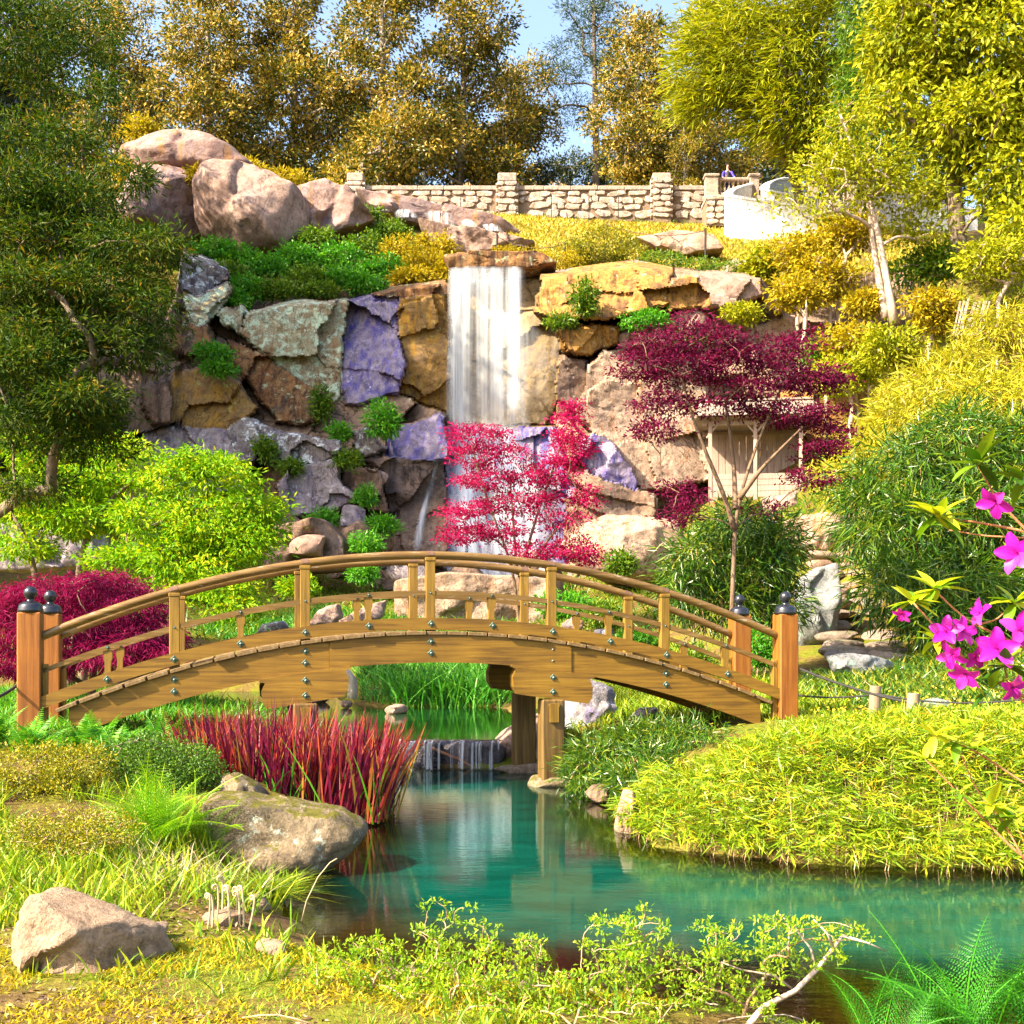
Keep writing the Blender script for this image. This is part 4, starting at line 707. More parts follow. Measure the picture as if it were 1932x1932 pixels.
for side, y in ((0, 0.0), (1, WID)):
    sg = -1 if side == 0 else 1; yo = y + sg * 0.075            # outer face of the beam
    for a, b_, off in ((0.42, 3.36, 0.0), (3.36, 6.34, 0.014), (6.34, 8.86, 0.0)):
        strip('arch_beam', a + 0.002, b_ - 0.002, 1.868, 0.335, y - 0.075 - (off if sg < 0 else 0), y + 0.075 + (off if sg > 0 else 0), MAT['w_beam'])
    strip('bottom_rail', 0.10, 9.12, 2.075, 0.145, yo - 0.030, yo + 0.030, MAT['w_beam'], 60)
    strip('middle_rail', 0.10, 9.12, 2.405, 0.058, y - 0.045, y + 0.045, MAT['w_rail'], 60)
    s = np.linspace(0.02, 9.2, 70)
    hr = B().tube(np.stack([s, 0 * s + y, arc(s, 2.835)], -1), 0.050, 12).obj('handrail', MAT['w_rail'], br, smooth=True)
    for p_ in POSTS:
        pb = B(); zt_ = arc(p_, 2.835) - 0.03; z0 = arc(p_, 1.868) - 0.01
        pb.box((p_, y - sg * 0.0, (zt_ + z0) / 2 - 0.02), (0.115, 0.105, zt_ - z0 - 0.04), bev=0.006); pb.box((p_, y, zt_ - 0.02), (0.135, 0.118, 0.045), bev=0.008)
        pst = pb.obj('railing_post', MAT['w_post'], br)
        cl = B(); th = np.linspace(0, np.pi, 7); c_ = np.stack([0 * th, np.cos(th) * 0.053, np.sin(th) * 0.053], -1)
        V = np.concatenate([c_ + [-0.045, 0, 0], c_ + [0.045, 0, 0]]); ii = np.arange(6)
        cl.add(V, np.stack([ii, ii + 1, 7 + ii + 1, 7 + ii], -1)); o = cl.obj('strap', MAT['m_rust'], hr, smooth=True); o.location = (p_, y, arc(p_, 2.835) + 0.002); o.rotation_euler = (0, math.atan(2 * 0.0482 * (p_ - 4.62)), 0)
    for b2 in BALS:
        z0 = arc(b2, 2.055) - 0.10; z1 = arc(b2, 2.405) - 0.057; h = z1 - z0
        pr = [(-.05, 0), (.05, 0), (.05, h * .30), (.034, h * .36), (.034, h * .62), (.05, h * .74), (.05, h), (-.05, h), (-.05, h * .74), (-.034, h * .62), (-.034, h * .36), (-.05, h * .30)]
        o = B().prism(pr, -0.035, 0.035).obj('baluster', MAT['w_post'], br); o.location = (b2, y, z0); o.rotation_euler = (0, 0, 0)
    for s_, xx in ((0.0, 0), (9.24, 1)):
        nb = B(); nb.box((s_, y, 1.37), (0.255, 0.255, 1.52), bev=0.014); nw = nb.obj('newel_post', MAT['w_newel'], br)
        f = B(); f.lathe([(0.0, 0), (0.142, 0), (0.142, .03), (0.135, .05), (0.135, .07), (0.120, .095), (0.085, .115), (0.045, .125), (0.04, .15), (0.05, .16), (0.068, .185), (0.077, .22), (0.070, .255), (0.05, .28), (0.02, .295), (0, .297)], 20)
        o = f.obj('finial', MAT['m_black'], nw, smooth=True); o.location = (s_, y, 2.13)
        hb = B(); hb.box((s_ + (0.16 if s_ < 1 else -0.16), y, arc(s_, 2.30) - 0.28), (0.06, 0.09, 0.95), bev=0.006); hb.obj('half_post', MAT['w_post'], br)
    for s_ in (3.08, 6.10):                                       # trestle: corbel and pile
        L = 0.52; zc = arc(s_, 1.868) - 0.335
        sl_ = -2 * 0.0482 * (s_ - 4.62)
        pr = [(-L, 0.0), (L, 0.0), (L + .02, -.03), (L - .05, -.055), (L - .01, -.15), (L - .02, -.28), (L - .07, -.36), (-L + .07, -.36), (-L + .02, -.28), (-L + .01, -.15), (-L + .05, -.055), (-L - .02, -.03)]
        pr = [(x, z + sl_ * x) for x, z in pr]
        o = B().prism(pr, -0.10, 0.10).obj('corbel', MAT['w_beam'], br); o.location = (s_, y + sg * 0.01, zc + 0.004)
        pb = B().box((s_, y + sg * 0.01, (zc - 0.36 + 0.06) / 2), (0.29, 0.26, zc - 0.36 - 0.06), bev=0.02); pile = pb.obj('pile', MAT['w_pile'], br)
        if side == 0:
            k_ = B().prism([(-.055, 0), (.055, 0), (.055, .18), (.065, .20), (.065, .23), (-.065, .23), (-.065, .20), (-.055, .18), (-.055, .04)], -0.055, 0.0); o = k_.obj('wooden_key', MAT['w_post'], pile); o.location = (s_, y - 0.122, zc - 0.64)
            for dz in (0.09, 0.27): boltplate(s_, zc - dz, y - 0.112, br)
    if side == 0:
        for p_ in POSTS:
            boltplate(p_, arc(p_, 2.075) - 0.072, yo - 0.031, br)
            for dz in (0.08, 0.22): boltplate(p_, arc(p_, 1.868) - dz, yo - (0.001 if abs(p_ - 4.6) > 1.4 else 0.015), br)
        for b2 in BALS: boltplate(b2, arc(b2, 2.075) - 0.072, yo - 0.031, br)
    for p_ in POSTS + BALS: boltplate(p_, arc(p_, 2.405) - 0.028, y - 0.046, br, 0.55)
strip('inner_joist', 0.5, 8.8, 1.862, 0.28, 0.68, 0.80, MAT['w_pile'])
for s_ in (3.08, 6.10): B().box((s_, WID / 2, arc(s_, 1.868) - 0.50), (0.2, WID - 0.24, 0.16), bev=0.01).obj('cross_beam', MAT['w_pile'], br)
rng = rng_(9)
for i in range(35):
    s_ = 0.40 + i * 0.25; b = B(); sl_ = math.atan(2 * 0.0482 * (s_ - 4.62)); ov = rng.uniform(0.02, 0.045)
    b.box((0, WID / 2, 0), (0.236, WID + 0.17 + 2 * ov, 0.044), bev=0.005)
    o = b.obj('plank', MAT['w_plank'], br); o.location = (s_, rng.normal(0, 0.006), arc(s_, 1.868) + 0.0225); o.rotation_euler = (0, sl_, 0)
# footing stones under the piles
CA, SA = math.cos(ANG), math.sin(ANG)
def bw(s, y): return (-5.47 + s * CA - y * SA, 14.0 + s * SA + y * CA)
for i, (s_, y, lb) in enumerate([(6.10, -0.01, 'mossy flat footing stone under the front right bridge pile'), (6.10, 1.51, 'flat footing stone under the rear right bridge pile'), (3.08, -0.01, 'flat footing stone behind the red grass under the front left pile'), (3.08, 1.51, 'flat footing stone behind the red grass under the rear left pile')]):
    x, yy = bw(s_, y)
    o = boulder('footing_stone', (x + 0.02, yy, 0.03), (0.95, 0.72, 0.20), 301 + i, 'r_moss' if i == 0 else 'r_step', ANG, 4, label=lb, cat='stone')

# ---------------------------------------------------------------- terrace wall on the hill top
WY = 68.0
tw = empty('terrace_wall', (0, WY, 24.6), label='rubble stone terrace wall with square piers above the lawn', cat='wall')
def child(o, par): o.matrix_parent_inverse = Matrix.Translation(-par.location); return o
def wx(u): return (u - CU) / FPX * WY
def wz(v): return EYE + (HV - v) / FPX * WY
x0, x1 = wx(560), wx(1345)
cb = B().box(((x0 + x1) / 2, WY + 0.30, (24.2 + wz(358)) / 2), (x1 - x0, 0.5, wz(358) - 24.2)); child(cb.obj('wall_core', MAT['r_mortar'], tw), tw)
rng = rng_(31)
def stone_mesh(name, w_, h_, d_, seed, mat):
    r = rng_(seed); n = 9; th = np.arange(n) * 2 * np.pi / n + r.uniform(0, 0.7)
    c, s = np.cos(th), np.sin(th); e = np.maximum(abs(c), abs(s)) ** 0.75
    P = np.stack([c / e * w_ / 2, s / e * h_ / 2], -1) * r.uniform(0.74, 1.10, (n, 1))
    V = np.vstack([np.c_[P[:, 0], np.full(n, d_ * 0.5), P[:, 1]], np.c_[P[:, 0] * .97, np.full(n, -d_ * 0.25), P[:, 1] * .97], np.c_[P[:, 0] * .88, -d_ * r.uniform(0.32, 0.42, n), P[:, 1] * .84], [[0, -d_ * 0.40, 0]]])
    j = np.arange(n); j2 = (j + 1) % n
    return B().add(V, np.concatenate([np.stack([k * n + j2, k * n + j, k * n + n + j, k * n + n + j2], -1) for k in (0, 1)]), np.stack([2 * n + j2, 2 * n + j, np.full(n, 3 * n)], -1)).mesh(name, MAT[mat])
STM = [stone_mesh('stone', 1.0, 1.0, 0.22, 400 + i, 'r_wall') for i in range(14)]
def stone(x, y, z, w_, h_, par, rz=0.0):
    o = link('stone', STM[int(rng.integers(14))], par); o.location = (x, y, z); o.scale = (w_ * rng.choice([-1, 1]) if False else w_, 1.0, h_); o.rotation_euler = (0, rng.normal(0, 0.06), rz); return child(o, par)
piers = [(655, 688), (938, 976), (1229, 1266)]
z0, z1 = 24.55, wz(359)
z = z0; row = 0
while z < z1 - 0.1:
    h = min(rng.uniform(0.2, 0.5), z1 - z); x = x0 + rng.uniform(-0.3, 0)
    while x < x1:
        w_ = rng.uniform(0.3, 1.25); xm = x + w_ / 2
        if not any(wx(a) - 0.05 < xm < wx(b_) + 0.05 for a, b_ in piers): stone(xm, WY + 0.045, z + h / 2 + rng.normal(0, 0.05), w_ * 1.0, h * rng.uniform(0.85, 1.15), tw)
        x += w_
    z += h
for a, b_ in [(560, 655), (688, 938), (976, 1229), (1266, 1338)]:
    xa, xb = wx(a), wx(b_); n = max(1, int((xb - xa) / 1.3))
    for i in range(n):
        xl, xr = xa + (xb - xa) * i / n, xa + (xb - xa) * (i + 1) / n
        child(B().box(((xl + xr) / 2, WY + 0.28, wz(355)), (xr - xl - 0.02, 0.72, 0.24), bev=0.03).obj('coping_stone', MAT['r_cope'], tw), tw)
for a, b_ in piers:
    xa, xb = wx(a), wx(b_); xm = (xa + xb) / 2; W_ = xb - xa
    pr_ = child(B().box((xm, WY + 0.1, (24.2 + wz(346)) / 2), (W_ - 0.12, 0.9, wz(346) - 24.2)).obj('pier', MAT['r_mortar'], tw), tw)
    z = 24.5
    while z < wz(348):
        h = rng.uniform(0.26, 0.4); k = 2 if rng.random() < 0.7 else 1; cuts = [0, rng.uniform(0.35, 0.65), 1] if k == 2 else [0, 1]
        for q in range(k):
            o = stone(xa + W_ * (cuts[q] + cuts[q + 1]) / 2, WY - 0.36, z + h / 2, W_ * (cuts[q + 1] - cuts[q]) * 0.95, h * 0.92, tw)
        o = stone(xa + 0.02, WY - 0.05, z + h / 2, 0.7, h * 0.92, tw, -math.pi / 2); stone(xb - 0.02, WY - 0.05, z + h / 2, 0.7, h * 0.92, tw, math.pi / 2)
        z += h
    child(B().box((xm, WY + 0.1, wz(338)), (W_ - 0.06, 0.95, wz(330) - wz(346)), bev=0.05).obj('pier_cap', MAT['r_cope'], tw), tw)
for i, u in enumerate([705, 870, 1040, 1110, 1165]):
    x = wx(u); B().box((x, WY - 0.55, 25.0), (0.045, 0.045, 1.3)).obj('fence_stake', MAT['m_rope'], label='thin dark metal stake standing against the terrace wall', cat='stake', group='stakes against the terrace wall')
# ---------------------------------------------------------------- balustrade, curved stair wall
bl = empty('balustrade', (wx(1345), WY - 1, 24.3), label='limestone balustrade with bulbous balusters on a rubble base', cat='balustrade')
xa, xb = wx(1322), wx(1422)
child(B().box(((xa + wx(1372)) / 2, WY - 1.0, 24.3), (wx(1372) - xa - 0.1, 1.6, 1.5)).obj('base_core', MAT['r_mortar'], bl), bl)
zb_ = wz(396) + 0.05
for z in np.arange(23.6, zb_ - 0.12, 0.33):
    x = xa + 0.02
    while x < wx(1372) - 0.2:
        w_ = rng.uniform(0.4, 0.7); stone(min(x + w_ / 2, wx(1372) - w_ / 2), WY - 1.83, z + 0.16, w_ * 0.93, 0.30, bl); x += w_
child(B().box(((xa + xb) / 2, WY - 1.0, zb_), (xb - xa, 1.8, 0.22), bev=0.03).obj('plinth', MAT['r_cope'], bl), bl)
for a, b_ in ((1322, 1345), (1403, 1420)):
    xm = wx((a + b_) / 2); W_ = wx(b_) - wx(a)
    child(B().box((xm, WY - 1.5, zb_ + 0.62), (W_, 0.62, 1.04), bev=0.02).obj('pedestal', MAT['r_cope'], bl), bl)
    child(B().box((xm, WY - 1.5, zb_ + 1.21), (W_ + 0.14, 0.76, 0.16), bev=0.04).obj('pedestal_cap', MAT['r_cope'], bl), bl)
child(B().box((wx(1374), WY - 1.5, zb_ + 1.06), (wx(1404) - wx(1344), 0.42, 0.15), bev=0.04).obj('top_rail', MAT['r_cope'], bl), bl)
child(B().box((wx(1374), WY - 1.5, zb_ + 0.19), (wx(1404) - wx(1344), 0.4, 0.14), bev=0.02).obj('foot_rail', MAT['r_cope'], bl), bl)
prof = [(0.07, 0), (0.07, .06), (0.05, .08), (0.06, .12), (0.095, .22), (0.09, .32), (0.05, .48), (0.04, .56), (0.06, .62), (0.07, .64), (0.07, .73)]
for i in range(7):
    o = B().lathe(prof, 10).obj('baluster', MAT['r_cope'], bl, smooth=True); o.location = (wx(1350 + i * 8.3), WY - 1.5, zb_ + 0.26); child(o, bl)
def curved_wall(name, pts, th, mat, zb, capw, **k):
    """plan polyline (x, y, top z); a smooth wall with a rounded coping"""
    P = np.array(pts, float); tt = np.linspace(0, len(P) - 1, 60); I = np.arange(len(P))
    C_ = np.stack([np.interp(tt, I, P[:, q]) for q in range(3)], -1)
    for _ in range(30): C_[1:-1] = 0.25 * C_[:-2] + 0.5 * C_[1:-1] + 0.25 * C_[2:]
    d = nrm(np.gradient(C_[:, :2], axis=0)); nn = np.stack([-d[:, 1], d[:, 0]], -1)
    root = empty(name, (P[0][0], P[0][1], zb), **k)
    def sec(offs, par, nm, mt):
        R_ = np.stack([np.concatenate([C_[:, :2] + nn * a, (C_[:, 2] + z if not ab else 0 * C_[:, 2] + zb)[:, None]], 1) for a, z, ab in offs], 1)
        m_, n = R_.shape[:2]; i = np.arange(m_ - 1)[:, None] * n; j = np.arange(n)[None]; j2 = (j + 1) % n
        Q = np.stack([i + j, i + j2, i + n + j2, i + n + j], -1).reshape(-1, 4)
        caps = [[0, 1, 2, 3]] if n == 4 else []
        o = B().add(R_.reshape(-1, 3), np.vstack([Q] + [np.array([[0, 1, 2, 3][:n]]) + k2 * n for k2 in (0, m_ - 1)]) if n == 4 else Q).obj(nm, MAT[mt], par, smooth=n > 4, sharp=50)
        return child(o, root)
    sec([(-th, 0, True), (-th, 0, False), (th, 0, False), (th, 0, True)], root, 'wall_face', mat)
    sec([(-capw, 0.0, False), (-capw, .1, False), (-capw * .6, .17, False), (capw * .6, .17, False), (capw, .1, False), (capw, 0, False)], root, 'coping', mat)
    return root
def cw(*l): return [tuple(at(u, v, Y)) for u, v, Y in l]
curved_wall('stair_wall', cw((1413, 352, 66.3), (1392, 357, 65.6), (1372, 366, 64.6), (1374, 372, 63.6), (1400, 378, 63.0), (1450, 386, 62.6), (1540, 398, 62.8)), 0.2, 'r_lime', 19.5, 0.26, label='white curved stair parapet sweeping right from the balustrade', cat='wall', kind='thing')
curved_wall('stair_wall', cw((1510, 344, 67.0), (1470, 341, 66.6), (1445, 350, 66.0), (1440, 360, 65.2), (1470, 370, 64.6), (1540, 380, 64.6)), 0.2, 'r_lime', 20.5, 0.26, label='white inner parapet curling around the head of the stair', cat='wall', kind='thing')
curved_wall('stair_wall', cw((1640, 350, 65.5), (1660, 352, 64.8), (1720, 372, 64), (1790, 390, 63.6), (1840, 402, 64)), 0.2, 'r_lime', 19.5, 0.26, label='white lower stair parapet half hidden behind the trees', cat='wall', kind='thing')
b2 = empty('balustrade', (wx(1500), WY + 1.5, 25), label='stone balustrade at the stair head behind the yellow green tree', cat='balustrade')
for a in (1483, 1545, 1620, 1700):
    child(B().box((wx(a), WY + 1.5, 26.2), (0.55, 0.55, 1.5), bev=0.03).obj('pedestal', MAT['r_cope'], b2), b2); child(B().box((wx(a), WY + 1.5, 27.0), (0.7, 0.7, 0.16), bev=0.04).obj('pedestal_cap', MAT['r_cope'], b2), b2)
child(B().box((wx(1590), WY + 1.5, 26.82), (wx(1700) - wx(1483), 0.4, 0.14), bev=0.03).obj('top_rail', MAT['r_cope'], b2), b2)
child(B().box((wx(1590), WY + 1.5, 25.5), (wx(1700) - wx(1483), 0.5, 1.0), bev=0.03).obj('plinth', MAT['r_cope'], b2), b2)
for i in range(20):
    o = B().lathe(prof, 8).obj('baluster', MAT['r_cope'], b2, smooth=True); o.location = (wx(1492 + i * 10.4), WY + 1.5, 26.02); child(o, b2)
# ---------------------------------------------------------------- wooden shelter beside the fall
sh0 = at(1335, 945, 46.0); 
sh = empty('wooden_shelter', tuple(sh0), -0.16, label='small open wooden shelter with shingled roof behind the burgundy maple', cat='shelter')
SW, SD, SH = 3.5, 2.6, 3.0
def sbox(nm, c, d, mat, par=sh, rot=None, bev=0.01): return B().box(c, d, rot, bev=bev).obj(nm, MAT[mat], par)
for x in (0.1, SW * 0.5, SW - 0.1):
    for y in (0.0, SD): sbox('post', (x, y, SH / 2), (0.14, 0.14, SH), 'w_shed')
sbox('header', (SW / 2, 0.0, SH - 0.12), (SW + 0.4, 0.12, 0.18), 'w_shed'); sbox('header', (SW / 2, SD, SH - 0.12), (SW + 0.4, 0.12, 0.18), 'w_shed')
for i in range(12): sbox('board', (0.15 + (i + 0.5) * (SW - 0.3) / 12, SD - 0.12, 1.5), ((SW - 0.3) / 12 - 0.015, 0.04, 2.7), 'w_shed', bev=0.004)
for i in range(4): sbox('board', (SW / 2, -0.02, 0.22 + i * 0.22), (SW - 0.35, 0.04, 0.205), 'w_shed', bev=0.004)
for x in (0.16, SW / 2 - .1, SW / 2 + .1, SW - 0.16):
    sbox('brace', (x, 0.0, SH - 0.42), (0.07, 0.07, 0.62), 'w_shed', rot=np.array(Matrix.Rotation(R(40 if x in (0.16, SW / 2 + .1) else -40), 3, 'Y')))
sbox('bench', (SW / 2, SD - 0.5, 0.5), (SW - 0.4, 0.45, 0.07), 'w_shed')
rf = sbox('roof', (SW / 2, SD / 2, SH + 0.05), (SW + 0.9, SD + 1.0, 0.06), 'w_roof')
pit = math.atan(0.42)
for sgn in (-1, 1):
    for r_ in range(7):
        for c_ in range(13):
            yy = sgn * (SD / 2 + 0.55 - r_ * 0.27); zz = SH + 0.12 + (SD / 2 + 0.55 - abs(yy)) * 0.42
            B().box((SW / 2 + (c_ - 6 + 0.25 * (r_ % 2)) * 0.34, SD / 2 + yy, zz), (0.325, 0.36, 0.03), np.array(Matrix.Rotation(-sgn * (pit - 0.07), 3, 'X')), bev=0.004).obj('shingle', MAT['w_roof'], rf)
for x in (-0.35, SW + 0.35): B().prism([(-SD / 2 - .5, 0.0), (SD / 2 + .5, 0.0), (0, 0.78)], -0.02, 0.02, axis=0).obj('gable', MAT['w_shed'], rf).location = (x, SD / 2, SH + 0.09)
B().box((SW / 2, SD / 2, SH + 0.95), (SW + 0.9, 0.2, 0.08), bev=0.02).obj('ridge_board', MAT['w_roof'], rf)
# ---------------------------------------------------------------- stone steps, standing stone, slabs
def HY(u, v):
    Y = np.arange(8, 60, 0.05); g = ground((u - CU) / FPX * Y, Y); return float(Y[np.argmax(g >= EYE + (HV - v) / FPX * Y)])
stp = empty('stone_steps', tuple(at(1600, 1200, 24.5)), label='rough stone steps climbing behind the standing stone', cat='steps')
for i in range(13):
    t_ = i / 12; u = 1640 - 70 * t_ ; v = 1192 - 200 * t_; Y = 23.5 + 9.5 * t_; p = at(u, v, Y); p[2] = min(p[2], gz(p[0], Y) + 0.16)
    for q in range(2):
        o = link('step_stone', boulder_mesh('step_stone', (0.85 + 0.2 * ((i + q) % 2), 0.75, 0.30), 500 + i * 2 + q, 'r_step' if i < 7 else 'r_pale', 3, 6, 0.7), stp)
        o.location = (p[0] + (q - 0.5) * 0.85, Y + 0.12 * q, p[2] - 0.06); o.rotation_euler = (0, 0, 0.3 * (i % 3) - 0.2); child(o, stp)
outline('standing_stone', [(1499, 1112), (1505, 1092), (1545, 1068), (1583, 1060), (1584, 1120), (1580, 1200), (1572, 1228), (1508, 1235), (1500, 1170)], HY(1540, 1216), 'r_slab', 0.26, seed=210, p=6, fac=3, rough=0.5, label='upright blue grey stone slab with green lichen beside the steps', cat='stone')
outline('bench_stone', [(1560, 1238), (1600, 1232), (1660, 1240), (1692, 1250), (1690, 1272), (1620, 1282), (1572, 1270)], HY(1625, 1270), 'r_slab', 0.3, seed=214, p=5, fac=4, label='low pale stone block lying in the right lawn', cat='stone')
outline('lawn_stone', [(1736, 1322), (1770, 1316), (1800, 1325), (1798, 1342), (1740, 1342)], HY(1768, 1334), 'r_slab', 0.2, seed=217, label='small pale stone behind the rope posts', cat='stone')
outline('standing_stone', [(1058, 1330), (1070, 1300), (1095, 1285), (1130, 1288), (1160, 1300), (1162, 1400), (1150, 1425), (1058, 1425)], 18.6, 'r_blue', 0.35, seed=220, p=5, fac=4, label='tall bluish boulder with white streaks under the right bridge beam', cat='rock')
outline('bank_rock', [(1192, 1352), (1205, 1336), (1236, 1334), (1246, 1352), (1238, 1375), (1200, 1375)], 17.8, 'r_blue', 0.25, seed=222, label='small bluish boulder under the right bridge beam', cat='rock')
outline('bank_rock', [(926, 1400), (960, 1370), (1010, 1345), (1060, 1345), (1066, 1450), (960, 1455), (930, 1440)], 17.9, 'r_pink', 0.4, seed=224, label='pink grey boulder behind the right bridge piles', cat='rock')
outline('flat_stone', [(1104, 1496), (1120, 1482), (1168, 1478), (1172, 1506), (1120, 1512)], 13.9, 'r_brown', 0.3, seed=226, label='flat stone at the water edge beside the dark bamboo', cat='rock')
outline('bank_rock', [(1158, 1560), (1176, 1488), (1200, 1494), (1196, 1570), (1180, 1610)], 11.9, 'r_near', 0.18, seed=228, label='pale rock at the pointed edge of the bamboo mound', cat='rock')
for i, (u, v, w_, mt) in enumerate([(690, 1316, 60, 'r_pale'), (742, 1342, 56, 'r_pink'), (656, 1332, 40, 'r_pale'), (600, 1322, 50, 'r_grey'), (790, 1296, 26, 'r_pale')]):
    p = on(u, v, 0.4); d = w_ / FPX * p[1]
    boulder('shore_stone', (p[0], p[1], p[2] + 0.05), (d, d * 0.8, d * 0.42), 240 + i, mt, i, 3, label='rounded pale stone on the grassy shore of the upper pond', cat='stone', group='stones along the upper pond shore')
# ---------------------------------------------------------------- rope fence on the right lawn
def stake(u, v0, v1, Y, r, lb):
    a, b_ = at(u - 3, v1, Y), at(u + 2, v0, Y); a[2] -= 0.2
    bb = B(); th = np.linspace(0, 1, 6); P = a + (b_ - a) * th[:, None]; bb.tube(P, r * (1.02 - 0.06 * th), 14)
    return bb.obj('rope_post', MAT['w_stake'], smooth=True, sharp=50, label=lb, cat='post'), b_
s1_, t1 = stake(1650, 1294, 1372, 15.6, 0.075, 'round grey wooden rope post behind the brown one')
s2_, t2 = stake(1722, 1308, 1380, 14.2, 0.075, 'round brown wooden rope post in front of the small stone')
def rope(name, pts, r, mat, sag=None, **k):
    P = []
    for a, b_, sg in pts:
        tt = np.linspace(0, 1, 16); P.append(np.array(a) + (np.array(b_) - np.array(a)) * tt[:, None] - np.array([0, 0, 1]) * (4 * tt * (1 - tt) * sg)[:, None])
    P = np.concatenate([q if i == 0 else q[1:] for i, q in enumerate(P)])
    return B().tube(P, r, 6).obj(name, MAT[mat], smooth=True, **k)
nf = np.array([*bw(9.24, -0.0), 1.2]) + np.array([0.13, 0.02, 0]); ff = np.array([*bw(9.24, 1.5), 1.15]) + np.array([0.13, 0, 0])
e1 = t1 - [0, 0.085, 0.10]; e2 = t2 - [0, 0.085, 0.12]
rope('barrier_rope', [(at(1510, 1262, 15.9), e2, 0.04), (e2, at(1960, 1372, 12.5), 0.05)], 0.016, 'm_rope', label='thick black rope from the bridge post past the brown rope post', cat='rope')
rope('barrier_rope', [(ff, e1, 0.10), (e1, at(1980, 1312, 14.5), 0.10)], 0.013, 'm_rope', label='thinner black rope running through the grey rope post', cat='rope')
rope('barrier_rope', [(at(36, 1290, 14.0), at(-60, 1330, 12.5), 0.05)], 0.018, 'm_rope', label='black rope tied to the left bridge post', cat='rope')
# chain posts on the hill top lawn
cp = []
for i, (u, v0, v1, Y) in enumerate([(938, 442, 478, 54.5), (1066, 455, 475, 54.5), (1146, 420, 452, 60), (1331, 431, 475, 55.5)]):
    a = at(u, v1, Y); b_ = at(u, v0, Y); lb = ['thin post beside the stream on the lawn edge', 'thin post half sunk in the juniper on the lawn edge', 'thin post behind the rounded juniper', 'tall thin post beside the sunlit flat rock'][i]
    B().tube(np.array([a - [0, 0, 0.4], b_]), 0.05, 6).obj('chain_post', MAT['m_rope'], label=lb, cat='post'); cp.append(b_ - [0, 0, 0.1])
for a, b_, lb in ((cp[0], cp[1], 'from the stream post'), (cp[1], cp[2], 'rising behind the rounded juniper'), (cp[2], cp[3], 'to the tall post')):
    rope('barrier_chain', [(a, b_, 0.35)], 0.022, 'm_rust', label='rusty chain slung across the lawn ' + lb, cat='chain')
# picket fences on the right slope
def picket(u0, u1, v0, v1, Y0, Y1, n, lb, lean=0.0):
    r = rng_(int(u0)); a = at(u0, v1, Y0); f = empty('picket_fence', tuple(a), label=lb, cat='fence')
    for i in range(n):
        t_ = i / (n - 1); u = u0 + (u1 - u0) * t_; Y = Y0 + (Y1 - Y0) * t_; p = at(u, v1, Y); q = at(u + lean, v0 + r.normal(0, 2), Y); h = q[2] - p[2]
        o = B().box((0, 0, h / 2), (0.055, 0.022, h + 0.3)).obj('picket', MAT['w_slat'], f); o.location = tuple(p); o.rotation_euler = (0, (q[0] - p[0]) / h + r.normal(0, 0.05), r.normal(0, 0.2)); child(o, f)
    for tz in (0.3, 0.75):
        p0 = at(u0, v1, Y0); p1 = at(u1, v1, Y1); h = (v1 - v0) / FPX * Y0 * tz
        child(B().tube(np.array([p0 + [0, 0.03, h], p1 + [0, 0.03, h]]), 0.012, 4).obj('wire', MAT['m_rust'], f), f)
picket(1600, 1670, 525, 585, 49.5, 49.0, 13, 'weathered picket fence behind the twin trunked tree')
picket(1700, 1740, 535, 590, 49, 48.5, 8, 'short weathered picket fence right of the twin trunks')
picket(1800, 1850, 575, 625, 44, 43, 11, 'leaning pale picket fence among the yellow bamboo', 14)
# ---------------------------------------------------------------- vegetation
def hit(u, v, y0=6.0, y1=90.0):
    Y = np.arange(y0, y1, 0.15); P = np.stack([(u - CU) / FPX * Y, EYE + (HV - v) / FPX * Y], -1); g = ground(P[:, 0], Y)
    k = np.argmax(g >= P[:, 1]); return np.array([P[k, 0], Y[k], g[k]])
def blob_pts(rng, blobs, n, shell=0.55):
    w_ = np.array([b[2] if len(b) > 2 else np.prod(b[1]) ** 0.67 for b in blobs], float); w_ /= w_.sum()
    k = rng.choice(len(blobs), n, p=w_); C_ = np.array([b[0] for b in blobs])[k]; R_ = np.array([b[1] for b in blobs])[k]
    d = nrm(rng.normal(0, 1, (n, 3))); r = rng.uniform(0, 1, n) ** (1 / 3) * (1 - shell) + shell * rng.uniform(0.75, 1.0, n)
    return C_ + d * r[:, None] * R_, d
def uvb(u, v, Y, ru, rv, ry=None):        # a crown lobe given by its centre in the photo, its distance and radii in photo pixels
    s = Y / FPX; return (at(u, v, Y), np.array([ru * s, (ry if ry else ru * s * 0.8), rv * s]), ru * rv)
def leaf_cloud(rng, C_, dirs, n, rad, L, W, out=0.6, up=0.5, droop=0.0, lr=0.25, b=None, wide=0.45, bias=None):
    b = b or B(); m_ = len(C_); tot = m_ * n
    k = np.repeat(np.arange(m_), n); off = rng.normal(0, 1, (tot, 3)) * np.array(rad)
    P = C_[k] + off
    D = nrm(off) * 0.6 + dirs[k] * out + rng.normal(0, 0.6, (tot, 3)); D[:, 2] -= droop
    if bias is not None: D = D + np.array(bias)
    Nn = rng.normal(0, 0.7, (tot, 3)); Nn[:, 2] += up; Nn += dirs[k] * 0.3
    r = np.clip(0.62 * rng.uniform(0, 1, tot) + 0.38 * rng.uniform(0, 1, m_)[k], 0, 1)
    return b.leaves(P, D, Nn, L * rng.uniform(1 - lr, 1 + lr, tot), W * rng.uniform(1 - lr, 1 + lr, tot), r, wide=wide)
